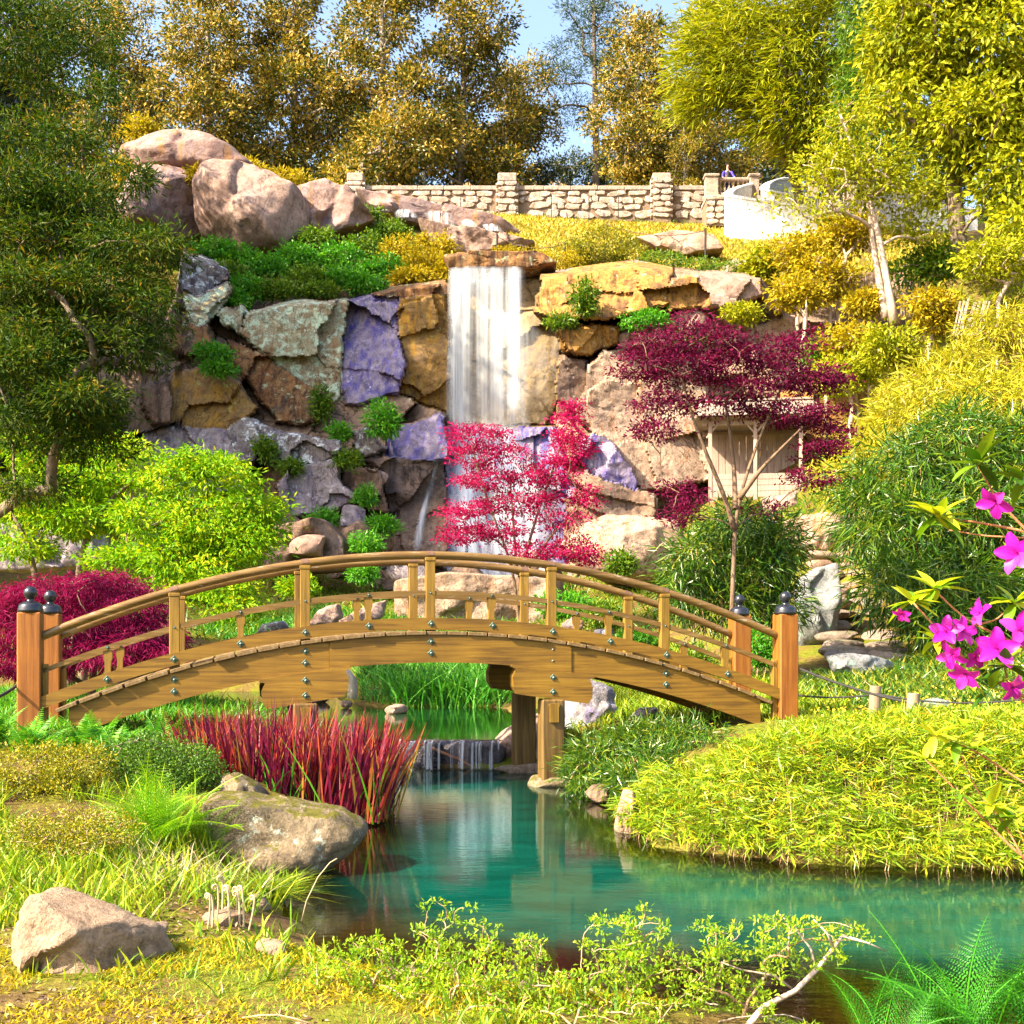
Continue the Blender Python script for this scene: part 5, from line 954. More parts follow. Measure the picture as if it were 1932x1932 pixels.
def grow_limbs(b, trunks, r0, targets, rng, rmin=0.012, nseg=5, sag=0.0, expo=0.5, bendy=0.15):
    """trunk polylines, then every target joined to the nearest lower node by a bent limb; radii by the number of tips carried."""
    nodes_ = []; par = []; chains = []
    for tr in trunks:
        tr = np.array(tr, float); tt = np.linspace(0, len(tr) - 1, 14); I = np.arange(len(tr))
        P = np.stack([np.interp(tt, I, tr[:, q]) for q in range(3)], -1)
        for _ in range(2): P[1:-1] = 0.25 * P[:-2] + 0.5 * P[1:-1] + 0.25 * P[2:]
        st = len(nodes_); 
        for i, p in enumerate(P): nodes_.append(p); par.append(-1 if i == 0 else len(nodes_) - 2)
        chains.append(list(range(st, len(nodes_))))
    base = nodes_[0]; ntr = len(nodes_)
    tg = sorted(targets, key=lambda p: np.linalg.norm(p - base))
    arr = np.array(nodes_ + [np.zeros(3)] * (len(tg) * nseg)); cnt = len(nodes_)
    for p in tg:
        A = arr[:cnt]; d = np.linalg.norm(A - p, axis=1); pen = np.maximum(0, A[:, 2] - p[2] + 0.25 * np.hypot(A[:, 0] - p[0], A[:, 1] - p[1])) * 1.2
        j = int(np.argmin(d + pen)); a = A[j].copy(); L = np.linalg.norm(p - a)
        ch = [j]; mid = rng.normal(0, bendy * L, 3); mid[2] = abs(mid[2]) * 0.6 + 0.10 * L - sag * L
        for q in range(1, nseg + 1):
            t_ = q / nseg; arr[cnt] = a + (p - a) * t_ + mid * 4 * t_ * (1 - t_) * 0.5 + rng.normal(0, 0.015 * L, 3) * (q < nseg); par.append(cnt - 1 if q > 1 else j); ch.append(cnt); cnt += 1
        chains.append(ch)
    c_ = np.zeros(cnt); tips = [ch[-1] for ch in chains[len(trunks):]]
    for tp in tips: c_[tp] += 1
    for i in range(cnt - 1, -1, -1):
        if par[i] >= 0: c_[par[i]] += c_[i]
    rad = rmin * np.maximum(c_, 1) ** expo
    for ch in chains[:len(trunks)]:
        t_ = np.linspace(0, 1, len(ch)); rad[ch] = np.maximum(np.minimum(rad[ch], r0), r0 * (1 - 0.65 * t_)) * (1 + 0.35 * np.exp(-t_ * 14))
    for i, ch in enumerate(chains):
        rr = rad[ch].copy()
        if i >= len(trunks): rr[0] = min(rr[0], rr[1] * 1.25)
        b.tube(arr[ch], rr, 9 if i < len(trunks) else 5)
    return b
def tree(name, trunks, r0, blobs, ncl, n, rad, L, W, lmat, bmat, seed, label, cat='tree', group=None, shell=0.5, limbs=70, rmin=0.012, out=0.6, up=0.5, droop=0.0, sag=0.0, wide=0.45, bias=None, expo=0.5):
    rng = rng_(seed); C_, d = blob_pts(rng, blobs, ncl, shell)
    root = empty(name, tuple(np.array(trunks[0][0], float)), label=label, cat=cat, group=group)
    b = grow_limbs(B(), trunks, r0, list(C_[:limbs]), rng, rmin, sag=sag, expo=expo)
    child(b.obj('trunk', MAT[bmat], root, smooth=True), root)
    child(leaf_cloud(rng, C_, d, n, rad, L, W, out, up, droop, wide=wide, bias=bias).obj('crown', MAT[lmat], root), root)
    return root
def copy_tree(root, loc, rz, sc=1.0, label=None):
    r = root.copy(); COL.objects.link(r); r.location = loc; r.rotation_euler = (0, 0, rz); r.scale = (sc, sc, sc)
    if label: r['label'] = label
    for ch in list(root.children):
        c = ch.copy(); COL.objects.link(c); c.parent = r; c.matrix_parent_inverse = ch.matrix_parent_inverse.copy()
    return r
def shrub(name, base, blobs, ncl, n, rad, L, W, lmat, seed, label, cat='shrub', group=None, stems=14, bmat='bark', rmin=0.004, up=0.5, out=0.6, droop=0.0, shell=0.5, wide=0.45):
    rng = rng_(seed); C_, d = blob_pts(rng, blobs, ncl, shell); base = np.array(base, float)
    root = empty(name, tuple(base), label=label, cat=cat, group=group)
    if stems:
        top = np.mean([b_[0] for b_ in blobs], axis=0); b = grow_limbs(B(), [[base, base + (top - base) * 0.35]], rmin * 4, list(C_[:stems]), rng, rmin)
        child(b.obj('stems', MAT[bmat], root, smooth=True), root)
    child(leaf_cloud(rng, C_, d, n, rad, L, W, out, up, droop, wide=wide).obj('foliage', MAT[lmat], root), root)
    return root
def foot(u, Y): x = (u - CU) / FPX * Y; return np.array([x, Y, gz(x, Y) - 0.1])

# --- evergreens behind the terrace wall
def magnolia(seed, lmat, H, sp, ncl, label):
    rng = rng_(seed); blobs = []
    for i in range(16):
        h = 0.10 + 0.88 * (i + rng.uniform(0, 1)) / 16; rr = sp * (1.0 - 0.55 * max(0, h - 0.45) / 0.55) * rng.uniform(0.75, 1.1); a = rng.uniform(0, 6.28); q = rng.uniform(0.25, 0.6) * rr
        blobs.append((np.array([math.cos(a) * q, math.sin(a) * q, h * H]), np.array([rr * 0.52, rr * 0.52, H * 0.085])))
    return tree('magnolia_tree', [[(0, 0, -0.3), (0.2, 0.1, H * 0.3), (-0.1, 0.2, H * 0.6), (0.1, 0, H * 0.93)]], 0.34, blobs, int(ncl * 0.8), 54, (0.38, 0.38, 0.28), 0.29, 0.145, lmat, 'bark_grey', seed, label, shell=0.6, limbs=90, rmin=0.032, group='bronze leaved evergreens behind the terrace wall', up=0.3, out=0.7)
LB = 'tall bronze leaved evergreen tree behind the terrace wall'
pm = [magnolia(701, 'l_magnolia', 19.5, 6.0, 620, LB), magnolia(702, 'l_magnolia', 18.0, 5.4, 560, LB), magnolia(703, 'l_magnolia', 20.5, 5.6, 600, LB)]
first = [True] * 3
for i, (u, Y, k, rz, sc) in enumerate([(215, 82, 0, 0.3, 0.97), (395, 77, 1, 1.2, 1.0), (560, 80, 2, 2.1, 1.02), (720, 76, 0, 3.3, 0.98), (870, 78, 2, 4.0, 0.96), (975, 84, 1, 5.2, 0.86), (1205, 77, 1, 0.8, 0.86), (1340, 80, 0, 2.6, 0.80), (1290, 74.5, 2, 5.0, 0.45), (60, 86, 2, 0.9, 1.0)]):
    x = (u - CU) / FPX * Y; loc = (x, Y, gz(x, Y) - 0.2)
    if first[k]: o = pm[k]; o.location = loc; o.rotation_euler = (0, 0, rz); o.scale = (sc,) * 3; first[k] = False
    else: copy_tree(pm[k], loc, rz, sc)
# darker trees between and behind them
dk = magnolia(710, 'l_magdark', 16.0, 5.2, 430, 'dark green broadleaf tree standing behind the bronze evergreens'); dk.name = 'broadleaf_tree'; dk['group'] = 'dark trees behind the bronze evergreens'
for i, (u, Y, rz, sc) in enumerate([(300, 92, 0, 1.0), (480, 94, 1, 1.02), (650, 92, 2, 1.0), (800, 95, 3, 0.98), (1075, 92, 0.4, 0.74), (1020, 88, 1.1, 0.62), (1120, 89, 2.0, 0.66), (1165, 92, 3.0, 0.8), (1260, 94, 5, 0.9), (1440, 88, 1.4, 1.0), (1600, 86, 2.2, 1.05), (1760, 84, 3.1, 1.0), (1930, 82, 4.2, 1.0)]):
    x = (u - CU) / FPX * Y; loc = (x, Y, gz(x, Y) - 0.2)
    if i == 0: dk.location = loc; dk.scale = (sc,) * 3
    else: copy_tree(dk, loc, rz, sc)
p0 = foot(1120, 86)
tree('pine_tree', [[p0, p0 + [0.2, 0, 8], p0 + [0, 0, 20.5]]], 0.3, [(p0 + np.array([x, y, z]), np.array([r_, r_, 0.55])) for x, y, z, r_ in [(-2.5, 0, 15.5, 1.8), (-1.8, 0.5, 17.3, 2.0), (1.5, 0, 16.4, 1.9), (0.4, 0.4, 18.8, 2.0), (-0.8, 0, 20, 1.6), (1.8, 0, 14.2, 1.8), (-1.5, 0, 13.2, 1.7), (0.5, 0, 20.8, 1.0)]], 170, 45, (0.4, 0.4, 0.16), 0.34, 0.06, 'l_pine', 'bark', 720, 'layered dark pine tree rising beside the gap of sky', limbs=60, rmin=0.03)
# shade trees at the left of the valley, mostly outside the frame: they keep the left cliff out of the sun
sd = magnolia(715, 'l_magdark', 27.0, 7.5, 800, 'tall dark evergreen on the left slope behind the conifer'); sd.name = 'evergreen_tree'; sd['group'] = 'tall dark evergreens on the left slope'
for i, (x, Y, sc) in enumerate([(-23.5, 39.5, 1.08), (-27.5, 35.0, 1.15), (-20.8, 44.5, 0.95), (-31.0, 31.0, 1.1), (-24.5, 47.5, 0.9)]):
    loc = (x, Y, gz(x, Y) - 0.3)
    if i == 0: sd.location = loc; sd.scale = (sc,) * 3
    else: copy_tree(sd, loc, i * 1.7, sc)
# --- flower border on the terrace
for i in range(15):
    u = 700 + i * 40 + (i * 37 % 17); Y = 69.6
    if 925 < u < 985 or 1215 < u < 1275: u += 62
    p = at(u, 356, Y); s_ = 0.8 + 0.3 * math.sin(i * 2.1)
    shrub('flowering_bush', (p[0], Y, 25.0), [(np.array([p[0], Y, 26.2]), np.array([0.9, 0.6, 0.65]) * s_)], 46, 12, (0.16, 0.16, 0.12), 0.16, 0.12, 'l_pinkflower', 730 + i, 'cream and pink flowering bush looking over the terrace wall', group='flowering bushes on the terrace', stems=8, rmin=0.01)
# --- right hand trees
p0 = foot(1520, 63)
tree('willow_tree', [[p0, at(1500, 330, 63), at(1440, 230, 62), at(1420, 120, 61.5)], [at(1500, 330, 63), at(1540, 200, 62), at(1560, 60, 62)]], 0.28,
     [uvb(1400, 80, 61, 120, 80), uvb(1330, 130, 60.5, 65, 80), uvb(1470, 140, 60.5, 100, 75), uvb(1560, 70, 62, 90, 90), uvb(1465, 215, 60.5, 70, 50), uvb(1315, 190, 61, 45, 45), uvb(1540, 265, 61, 70, 50), uvb(1450, 0, 61.5, 150, 60), uvb(1590, 200, 61, 70, 80)],
     560, 44, (0.55, 0.5, 0.32), 0.52, 0.085, 'l_willow', 'bark', 740, 'big yellow green wind blown tree above the white stair', limbs=110, rmin=0.02, out=0.35, droop=0.25, bias=(-0.9, 0, -0.2))
p0 = foot(1640, 57)
tree('conifer_tree', [[p0, at(1640, 250, 57), at(1635, 0, 57)]], 0.2, [uvb(1640, 60, 57, 55, 60), uvb(1645, 150, 57, 60, 60), uvb(1630, 230, 57, 55, 50), uvb(1640, -20, 57, 40, 50)], 190, 40, (0.34, 0.3, 0.28), 0.40, 0.07, 'l_green', 'bark', 745, 'narrow dark green tree between the willow and the big right tree', limbs=60, rmin=0.02, out=0.4, droop=0.5)
p0 = at(1812, 505, 49.5) - [0, 0, 0.3]
tree('big_tree', [[p0, at(1805, 420, 49.5), at(1795, 300, 49.5), at(1785, 170, 49.5), at(1790, 20, 49.5)], [at(1800, 300, 49.5), at(1860, 230, 49), at(1900, 120, 49)]], 0.40,
     [uvb(1760, 60, 49, 110, 90), uvb(1880, 80, 48.5, 110, 100), uvb(1720, 190, 49, 80, 70), uvb(1860, 240, 48, 100, 80), uvb(1930, 190, 48.5, 80, 90), uvb(1800, -20, 49.5, 150, 60), uvb(1910, 340, 47.5, 70, 60), uvb(1770, 330, 50, 60, 45), uvb(1690, 90, 50, 60, 70), uvb(1940, 430, 46, 60, 50)],
     640, 30, (0.42, 0.4, 0.26), 0.34, 0.15, 'l_willow', 'bark', 750, 'big green tree with a thick dark trunk on the right slope', limbs=120, rmin=0.022, droop=0.45, out=0.45)
p0 = at(1688, 612, 47.0)
tree('twin_trunk_tree', [[p0, at(1665, 480, 47), at(1648, 400, 47), at(1612, 290, 47), at(1585, 215, 47)], [at(1672, 600, 47.2), at(1650, 480, 47.3), at(1640, 400, 47), at(1652, 320, 47)]], 0.15,
     [uvb(1600, 350, 46.8, 90, 35), uvb(1520, 390, 46.5, 60, 28), uvb(1700, 350, 47.3, 70, 40), uvb(1640, 300, 47, 70, 40), uvb(1560, 300, 47, 55, 35), uvb(1590, 225, 47, 50, 40), uvb(1740, 430, 47.5, 50, 35)], 250, 22, (0.42, 0.4, 0.18), 0.22, 0.09, 'l_willow', 'bark_pale', 755, 'slender twin trunked tree with pale sunlit bark', limbs=90, rmin=0.014)
# --- shrubs of the sunny right slope
rng = rng_(77)
k_ = 0
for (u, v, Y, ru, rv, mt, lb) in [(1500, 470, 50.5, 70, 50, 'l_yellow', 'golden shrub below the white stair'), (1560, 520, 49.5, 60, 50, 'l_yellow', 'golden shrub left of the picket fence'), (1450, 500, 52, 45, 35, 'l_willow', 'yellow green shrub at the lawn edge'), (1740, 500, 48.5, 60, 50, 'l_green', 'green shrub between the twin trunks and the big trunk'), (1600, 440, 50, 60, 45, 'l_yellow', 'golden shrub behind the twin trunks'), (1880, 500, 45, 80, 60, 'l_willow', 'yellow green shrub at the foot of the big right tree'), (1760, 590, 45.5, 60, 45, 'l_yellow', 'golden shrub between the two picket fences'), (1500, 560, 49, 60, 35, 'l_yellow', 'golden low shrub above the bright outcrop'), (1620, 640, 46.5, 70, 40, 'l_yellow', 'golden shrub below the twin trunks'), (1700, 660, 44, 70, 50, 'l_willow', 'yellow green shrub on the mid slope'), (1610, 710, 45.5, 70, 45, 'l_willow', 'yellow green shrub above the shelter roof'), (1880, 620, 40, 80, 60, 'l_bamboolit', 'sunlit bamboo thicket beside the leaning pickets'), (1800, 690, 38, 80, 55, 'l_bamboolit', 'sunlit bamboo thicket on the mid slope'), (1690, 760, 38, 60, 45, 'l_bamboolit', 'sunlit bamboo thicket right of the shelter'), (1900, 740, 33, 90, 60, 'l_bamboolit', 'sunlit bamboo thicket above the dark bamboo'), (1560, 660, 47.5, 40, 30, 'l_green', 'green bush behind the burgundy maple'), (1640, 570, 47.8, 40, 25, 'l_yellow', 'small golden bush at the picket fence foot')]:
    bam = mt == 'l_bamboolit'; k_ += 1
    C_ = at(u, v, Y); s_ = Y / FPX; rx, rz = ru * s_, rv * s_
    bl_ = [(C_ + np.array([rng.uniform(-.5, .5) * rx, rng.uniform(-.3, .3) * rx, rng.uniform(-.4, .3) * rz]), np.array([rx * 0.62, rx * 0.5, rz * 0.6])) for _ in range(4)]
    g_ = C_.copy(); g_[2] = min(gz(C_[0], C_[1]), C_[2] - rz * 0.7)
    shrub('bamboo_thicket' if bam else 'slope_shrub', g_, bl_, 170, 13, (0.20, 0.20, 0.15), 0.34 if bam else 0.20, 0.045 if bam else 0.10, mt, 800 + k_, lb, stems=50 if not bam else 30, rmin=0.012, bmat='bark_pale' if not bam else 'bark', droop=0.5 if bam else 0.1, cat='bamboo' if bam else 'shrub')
# --- junipers at the lip
shrub('juniper', at(1145, 492, 54.8), [uvb(1140, 462, 54.8, 65, 30), uvb(1090, 480, 54.5, 50, 16), uvb(1190, 480, 54.5, 45, 16)], 300, 16, (0.14, 0.14, 0.10), 0.17, 0.05, 'l_box', 850, 'rounded green juniper mound above the orange overhang', stems=20)
shrub('juniper', at(1020, 500, 53.6), [uvb(990, 485, 53.8, 50, 10), uvb(1050, 490, 53.6, 50, 12), uvb(960, 480, 54, 35, 9)], 190, 14, (0.12, 0.12, 0.07), 0.15, 0.05, 'l_yellow', 851, 'low spreading golden juniper at the waterfall lip', stems=12)
shrub('juniper', at(1260, 500, 53.4), [uvb(1250, 490, 53.6, 50, 10), uvb(1310, 500, 53.2, 45, 8), uvb(1370, 508, 53.0, 50, 7)], 190, 14, (0.12, 0.12, 0.06), 0.15, 0.05, 'l_green', 852, 'low green ground cover right of the juniper mound', stems=12)
# --- green ledge between the split boulder and the cliff face
k_ = 0
for (u, v, Y, ru, rv, mt) in [(400, 470, 53.8, 45, 20, 'l_fresh'), (450, 480, 53.6, 40, 22, 'l_fresh'), (430, 515, 52.6, 40, 18, 'l_green'), (500, 500, 53, 45, 22, 'l_fresh'), (470, 540, 51.9, 40, 22, 'l_fresh'), (440, 565, 51.4, 28, 24, 'l_fresh'), (560, 480, 53.8, 40, 26, 'l_fresh'), (600, 450, 55.0, 40, 24, 'l_green'), (580, 520, 52.6, 45, 20, 'l_green'), (640, 480, 54, 45, 26, 'l_fresh'), (650, 520, 52.5, 45, 20, 'l_fresh'), (690, 460, 55, 45, 26, 'l_green'), (720, 500, 53.4, 45, 24, 'l_fresh'), (690, 535, 52.2, 35, 14, 'l_fresh'), (760, 470, 54.5, 45, 28, 'l_yellow'), (800, 490, 53.4, 45, 24, 'l_yellow'), (820, 460, 54.8, 40, 22, 'l_yellow'), (740, 435, 57, 40, 18, 'l_green'), (780, 520, 52.4, 40, 14, 'l_yellow'), (520, 545, 51.8, 40, 14, 'l_green'), (600, 545, 51.9, 35, 12, 'l_green'), (840, 505, 52.6, 16, 26, 'l_yellow')]:
    lb = {'l_fresh': 'fresh green leafy bush on the ledge under the split boulder', 'l_green': 'olive green bush on the ledge under the split boulder', 'l_yellow': 'golden yellow bush on the ledge beside the waterfall lip'}[mt]; k_ += 1
    bl_ = [uvb(u, v, Y, ru * 0.8, rv * 0.8), uvb(u - ru * 0.5, v + rv * 0.4, Y, ru * 0.5, rv * 0.6), uvb(u + ru * 0.5, v + rv * 0.4, Y - 0.2, ru * 0.5, rv * 0.6)]
    shrub('ledge_bush', at(u, v + rv, Y), bl_, 110, 12, (0.14, 0.14, 0.11), 0.17, 0.09, mt, 860 + k_, lb, group=lb.replace('bush', 'bushes'), stems=12, rmin=0.008)
for i, (u, v, Y, ru, rv, mt, lb) in enumerate([(470, 325, 60, 45, 22, 'l_yellow', 'golden tuft behind the dome boulder'), (545, 345, 59.5, 50, 22, 'l_yellow', 'golden scrub between the split boulder and the terrace wall'), (610, 365, 60, 50, 16, 'l_yellow', 'golden scrub at the left end of the terrace wall'), (372, 330, 55.2, 22, 9, 'l_yellow', 'golden tuft growing on top of the split boulder'), (235, 318, 57, 18, 22, 'l_yellow', 'golden bush left of the dome boulder'), (265, 250, 66, 34, 40, 'l_yellow', 'light yellow sapling behind the dome boulder'), (690, 405, 58.5, 30, 12, 'l_green', 'green tuft beside the upper stream'),
        (720, 790, 45.6, 34, 40, 'l_fresh', 'young leafy sapling above the small pale block'), (605, 760, 48.6, 14, 36, 'l_green', 'ivy strand hanging on the rust rock'), (400, 665, 47.5, 38, 14, 'l_fresh', 'fresh green spray in front of the ochre rock'), (410, 695, 47.3, 34, 12, 'l_fresh', 'lower fresh green spray in front of the ochre rock'), (655, 865, 45.0, 24, 16, 'l_green', 'round green tuft on the grey boulder'), (640, 815, 46, 18, 14, 'l_fresh', 'dark green tuft beside the small pale block'), (690, 935, 44.5, 16, 16, 'l_fresh', 'green tuft under the brown ledge'), (720, 990, 42.5, 28, 16, 'l_fresh', 'bright grass tuft right of the round brown boulder'), (690, 1025, 41.5, 30, 24, 'l_fresh', 'bright green plant below the round brown boulder'), (685, 1080, 36, 26, 18, 'l_fresh', 'bright green plant under the bridge handrail'), (500, 845, 45.2, 14, 24, 'l_green', 'green tuft in the cleft of the ledge'), (545, 880, 45, 24, 12, 'l_green', 'green tuft under the white patched ledge'), (1215, 605, 48.6, 55, 14, 'l_fresh', 'fresh green tufts on the pale pink ledge'), (1100, 560, 48.4, 22, 40, 'l_green', 'thin vine hanging on the orange overhang'), (1055, 605, 48.8, 30, 10, 'l_green', 'green tuft under the orange overhang'), (1400, 590, 48.2, 40, 16, 'l_willow', 'yellow green tuft below the low pink boulder'), (1300, 640, 47.8, 40, 12, 'l_green', 'green tuft beside the bright outcrop'), (610, 975, 43, 24, 14, 'l_fresh', 'small green tuft in front of the grey boulder'), (1170, 1060, 37, 30, 26, 'l_green', 'green plant beside the cream boulder'), (560, 1105, 30, 40, 20, 'l_lime', 'lime green bush left of the stream stones'), (1060, 1140, 29, 60, 26, 'l_fresh', 'green bush right of the pink rock'), (1140, 1160, 27, 50, 26, 'l_green', 'green bush behind the far railing'), (1200, 1215, 23, 60, 30, 'l_fresh', 'green bush under the bamboo clump'), (1290, 1250, 20.5, 60, 40, 'l_green', 'green bush behind the right railing'), (1430, 1220, 21, 50, 40, 'l_fresh', 'leafy green bush behind the right newel posts')]):
    shrub('green_plant', at(u, v + rv, Y), [uvb(u, v, Y, ru * 0.85, rv * 0.85), uvb(u + ru * .3, v + rv * .3, Y, ru * 0.6, rv * 0.6)], int(40 + ru * rv * 0.07), 11, (0.13 * Y / 48, 0.13 * Y / 48, 0.09 * Y / 48), 0.18 * Y / 50 + 0.02, 0.08 * Y / 50, mt, 900 + i, lb, stems=10, rmin=0.008)
# --- conifer leaning in from the left
rng = rng_(33); bl_ = []
for (u, v, ru, rv, Y) in [(40, 60, 130, 60, 18), (170, 40, 80, 45, 19), (110, 150, 130, 45, 18.5), (190, 200, 70, 30, 18), (60, 250, 120, 45, 18), (150, 300, 90, 36, 18), (40, 350, 100, 40, 17.5), (150, 390, 90, 32, 17.5), (230, 330, 40, 20, 17), (90, 450, 130, 36, 17.5), (220, 470, 70, 28, 17), (300, 480, 45, 24, 17), (60, 530, 110, 36, 17), (190, 560, 110, 34, 17), (290, 570, 60, 28, 17), (90, 630, 130, 34, 17), (230, 660, 80, 30, 17), (50, 700, 100, 34, 16.5), (160, 735, 70, 24, 16.5), (60, 790, 70, 24, 16.5), (80, 840, 70, 20, 17), (190, 860, 50, 14, 17), (60, 920, 60, 18, 17), (160, 800, 50, 16, 16.8)]: q = uvb(u, v + rng.normal(0, 12), Y, ru, rv * rng.uniform(0.8, 1.5), 0.8); bl_.append((q[0], q[1], q[2] * (0.45 if v < 330 else 1.0)))
p0 = foot(-90, 17.5)
tree('hemlock_tree', [[p0, at(-75, 900, 17.5), at(-60, 700, 17.3), at(-50, 400, 17.5), at(-30, 100, 18), at(0, -80, 18.3)]], 0.20, bl_, 1250, 40, (0.13, 0.12, 0.085), 0.115, 0.026, 'l_conifer', 'bark', 761, 'dark green conifer with drooping sprays beside the left bridge end', limbs=150, rmin=0.007, out=0.5, droop=0.25, sag=0.12)
# --- lime green maple
trs = [[foot(95, 25), at(60, 1040, 25), at(20, 960, 25)], [foot(130, 25.2), at(150, 1040, 25), at(200, 950, 24.8), at(260, 900, 24.6)], [foot(150, 25), at(190, 1060, 24.8), at(250, 1010, 24.6), at(360, 960, 24.4)]]
bl_ = [uvb(u, v, Y, ru, rv, 1.0) for u, v, ru, rv, Y in [(60, 850, 80, 30, 25.5), (150, 830, 70, 26, 25.5), (230, 850, 60, 24, 25), (100, 930, 90, 26, 25), (40, 1030, 60, 24, 25), (330, 900, 80, 34, 24.4), (420, 900, 60, 40, 24), (480, 960, 50, 34, 24), (390, 980, 90, 40, 23.8), (290, 980, 80, 40, 24), (460, 1030, 60, 34, 23.6), (350, 1060, 90, 40, 23.4), (250, 1060, 80, 30, 24), (200, 900, 80, 34, 25), (130, 880, 90, 40, 25.5), (60, 960, 80, 40, 25.5), (150, 980, 80, 34, 25), (420, 1110, 50, 30, 23), (500, 1000, 30, 30, 23.8), (380, 870, 50, 20, 24.4), (440, 1150, 40, 30, 22.6), (330, 1120, 50, 24, 23)]]
tree('maple_tree', trs, 0.085, bl_, 1150, 30, (0.16, 0.16, 0.07), 0.125, 0.045, 'l_lime', 'bark', 765, 'lime green weeping maple behind the left half of the bridge', limbs=140, rmin=0.006, out=0.5, droop=0.35)
# --- dark red weeping maple mound at the left
bl_ = [uvb(u, v, Y, ru, rv, 0.9) for u, v, ru, rv, Y in [(120, 1120, 90, 34, 19.5), (200, 1110, 80, 30, 19.3), (60, 1150, 70, 40, 19.6), (260, 1150, 60, 36, 19), (20, 1200, 50, 40, 19.4), (150, 1190, 110, 40, 19), (290, 1200, 50, 34, 18.8), (230, 1230, 80, 34, 18.7), (70, 1250, 80, 30, 18.8), (330, 1235, 26, 26, 18.6)]]
tree('weeping_maple', [[foot(170, 19.6), at(180, 1230, 19.6), at(150, 1150, 19.6)]], 0.07, bl_, 900, 34, (0.10, 0.10, 0.045), 0.125, 0.017, 'l_wine', 'bark', 766, 'mounded dark red weeping maple behind the left bridge posts', limbs=80, rmin=0.006, droop=0.9, out=0.5)
# --- crimson maple before the fall
f0 = foot(985, 32.5)
trs = [[f0, at(972, 1080, 32.5), at(940, 1000, 32.4), at(905, 900, 32.3), at(890, 840, 32.2)], [at(975, 1080, 32.5), at(968, 980, 32.4), at(962, 900, 32.5)], [at(980, 1090, 32.6), at(1010, 980, 32.5), at(1045, 880, 32.6), at(1070, 800, 32.6)], [at(985, 1090, 32.6), at(1040, 1010, 32.2), at(1090, 960, 32)]]
bl_ = [uvb(u, v, 32.4, ru, rv * 1.35, 0.8) for u, v, ru, rv in [(1070, 800, 26, 36), (1075, 850, 40, 22), (1050, 890, 50, 20), (890, 820, 50, 14), (900, 860, 55, 15), (970, 860, 40, 12), (1000, 900, 40, 14), (920, 905, 60, 14), (980, 950, 70, 16), (890, 960, 50, 12), (1080, 930, 45, 14), (1060, 985, 55, 14), (940, 1000, 55, 14), (860, 975, 36, 9), (870, 1010, 50, 10), (1000, 1040, 60, 14), (1080, 1035, 50, 16), (1110, 950, 30, 8), (960, 830, 22, 8), (1075, 770, 18, 12), (1105, 1050, 25, 12)]]
tree('red_maple', trs, 0.045, bl_, 600, 28, (0.15, 0.15, 0.05), 0.105, 0.042, 'l_crimson', 'bark_maple', 770, 'bright crimson maple standing in front of the waterfall', limbs=150, rmin=0.0048, out=0.4, up=0.9)
# --- burgundy maple on the right
f0 = foot(1376, 21.0)
trs = [[f0, at(1382, 1120, 21), at(1386, 1010, 21), at(1390, 950, 21), at(1420, 860, 21), at(1455, 770, 21), at(1490, 700, 21)], [at(1386, 1000, 21), at(1365, 930, 21), at(1330, 850, 20.8), at(1300, 770, 20.8), at(1280, 690, 20.8)], [at(1388, 960, 21), at(1385, 880, 21.2), at(1375, 800, 21.2), at(1360, 700, 21.2)], [at(1395, 940, 21), at(1440, 880, 20.7), at(1510, 810, 20.6)]]
bl_ = [uvb(u, v, 21, ru, rv, 0.8) for u, v, ru, rv in [(1300, 605, 36, 18), (1250, 650, 70, 26), (1330, 645, 60, 26), (1210, 690, 50, 22), (1290, 700, 70, 30), (1370, 690, 60, 28), (1440, 660, 60, 26), (1510, 640, 34, 22), (1480, 700, 60, 30), (1400, 735, 60, 20), (1250, 760, 60, 20), (1330, 770, 50, 16), (1540, 720, 45, 24), (1560, 790, 40, 26), (1490, 780, 50, 18), (1230, 815, 40, 12), (1540, 850, 40, 16), (1530, 900, 40, 16), (1300, 940, 36, 18), (1280, 975, 34, 14), (1270, 920, 30, 9), (1450, 960, 40, 9), (1570, 830, 22, 22), (1440, 770, 40, 12)]]
tree('red_maple', trs, 0.046, bl_, 620, 28, (0.12, 0.12, 0.04), 0.085, 0.034, 'l_burgundy', 'bark_maple', 771, 'dark burgundy maple with a forked trunk beside the shelter', limbs=170, rmin=0.0032, out=0.4, up=0.8)
# --- bamboo
def bamboo(name, blobs, base, ncl, n, L, W, mat, seed, label, culms=26, rad=0.16, droop=0.55):
    rng = rng_(seed); C_, d = blob_pts(rng, blobs, ncl, 0.65); root = empty(name, tuple(base), label=label, cat='bamboo'); b = B()
    for i in range(culms):
        tp = C_[i]; p = np.array([base[0] + (tp[0] - base[0]) * 0.6, base[1] + (tp[1] - base[1]) * 0.6, base[2]]); tt = np.linspace(0, 1, 6)[:, None]
        b.tube(p + (tp - p) * tt + np.array([0, 0, 0.12]) * np.sin(tt * np.pi), 0.011 * (1 - 0.6 * tt[:, 0]), 5)
    child(b.obj('culms', MAT['twig'], root, smooth=True, kind='stuff'), root)
    child(leaf_cloud(rng, C_, d, n, (rad, rad, rad * 0.8), L, W, 0.7, 0.7, droop, wide=0.3).obj('foliage', MAT[mat], root), root)
    return root
bamboo('bamboo_clump', [uvb(u, v, 22.6, ru, rv, 0.8) for u, v, ru, rv in [(1390, 1000, 70, 40), (1320, 1060, 60, 50), (1430, 1070, 70, 60), (1470, 1020, 36, 40), (1360, 1130, 90, 50), (1280, 1110, 36, 40), (1460, 1140, 50, 40)]], foot(1380, 22.6), 520, 16, 0.28, 0.034, 'l_bamboo', 780, 'leafy green bamboo clump behind the burgundy maple trunk')
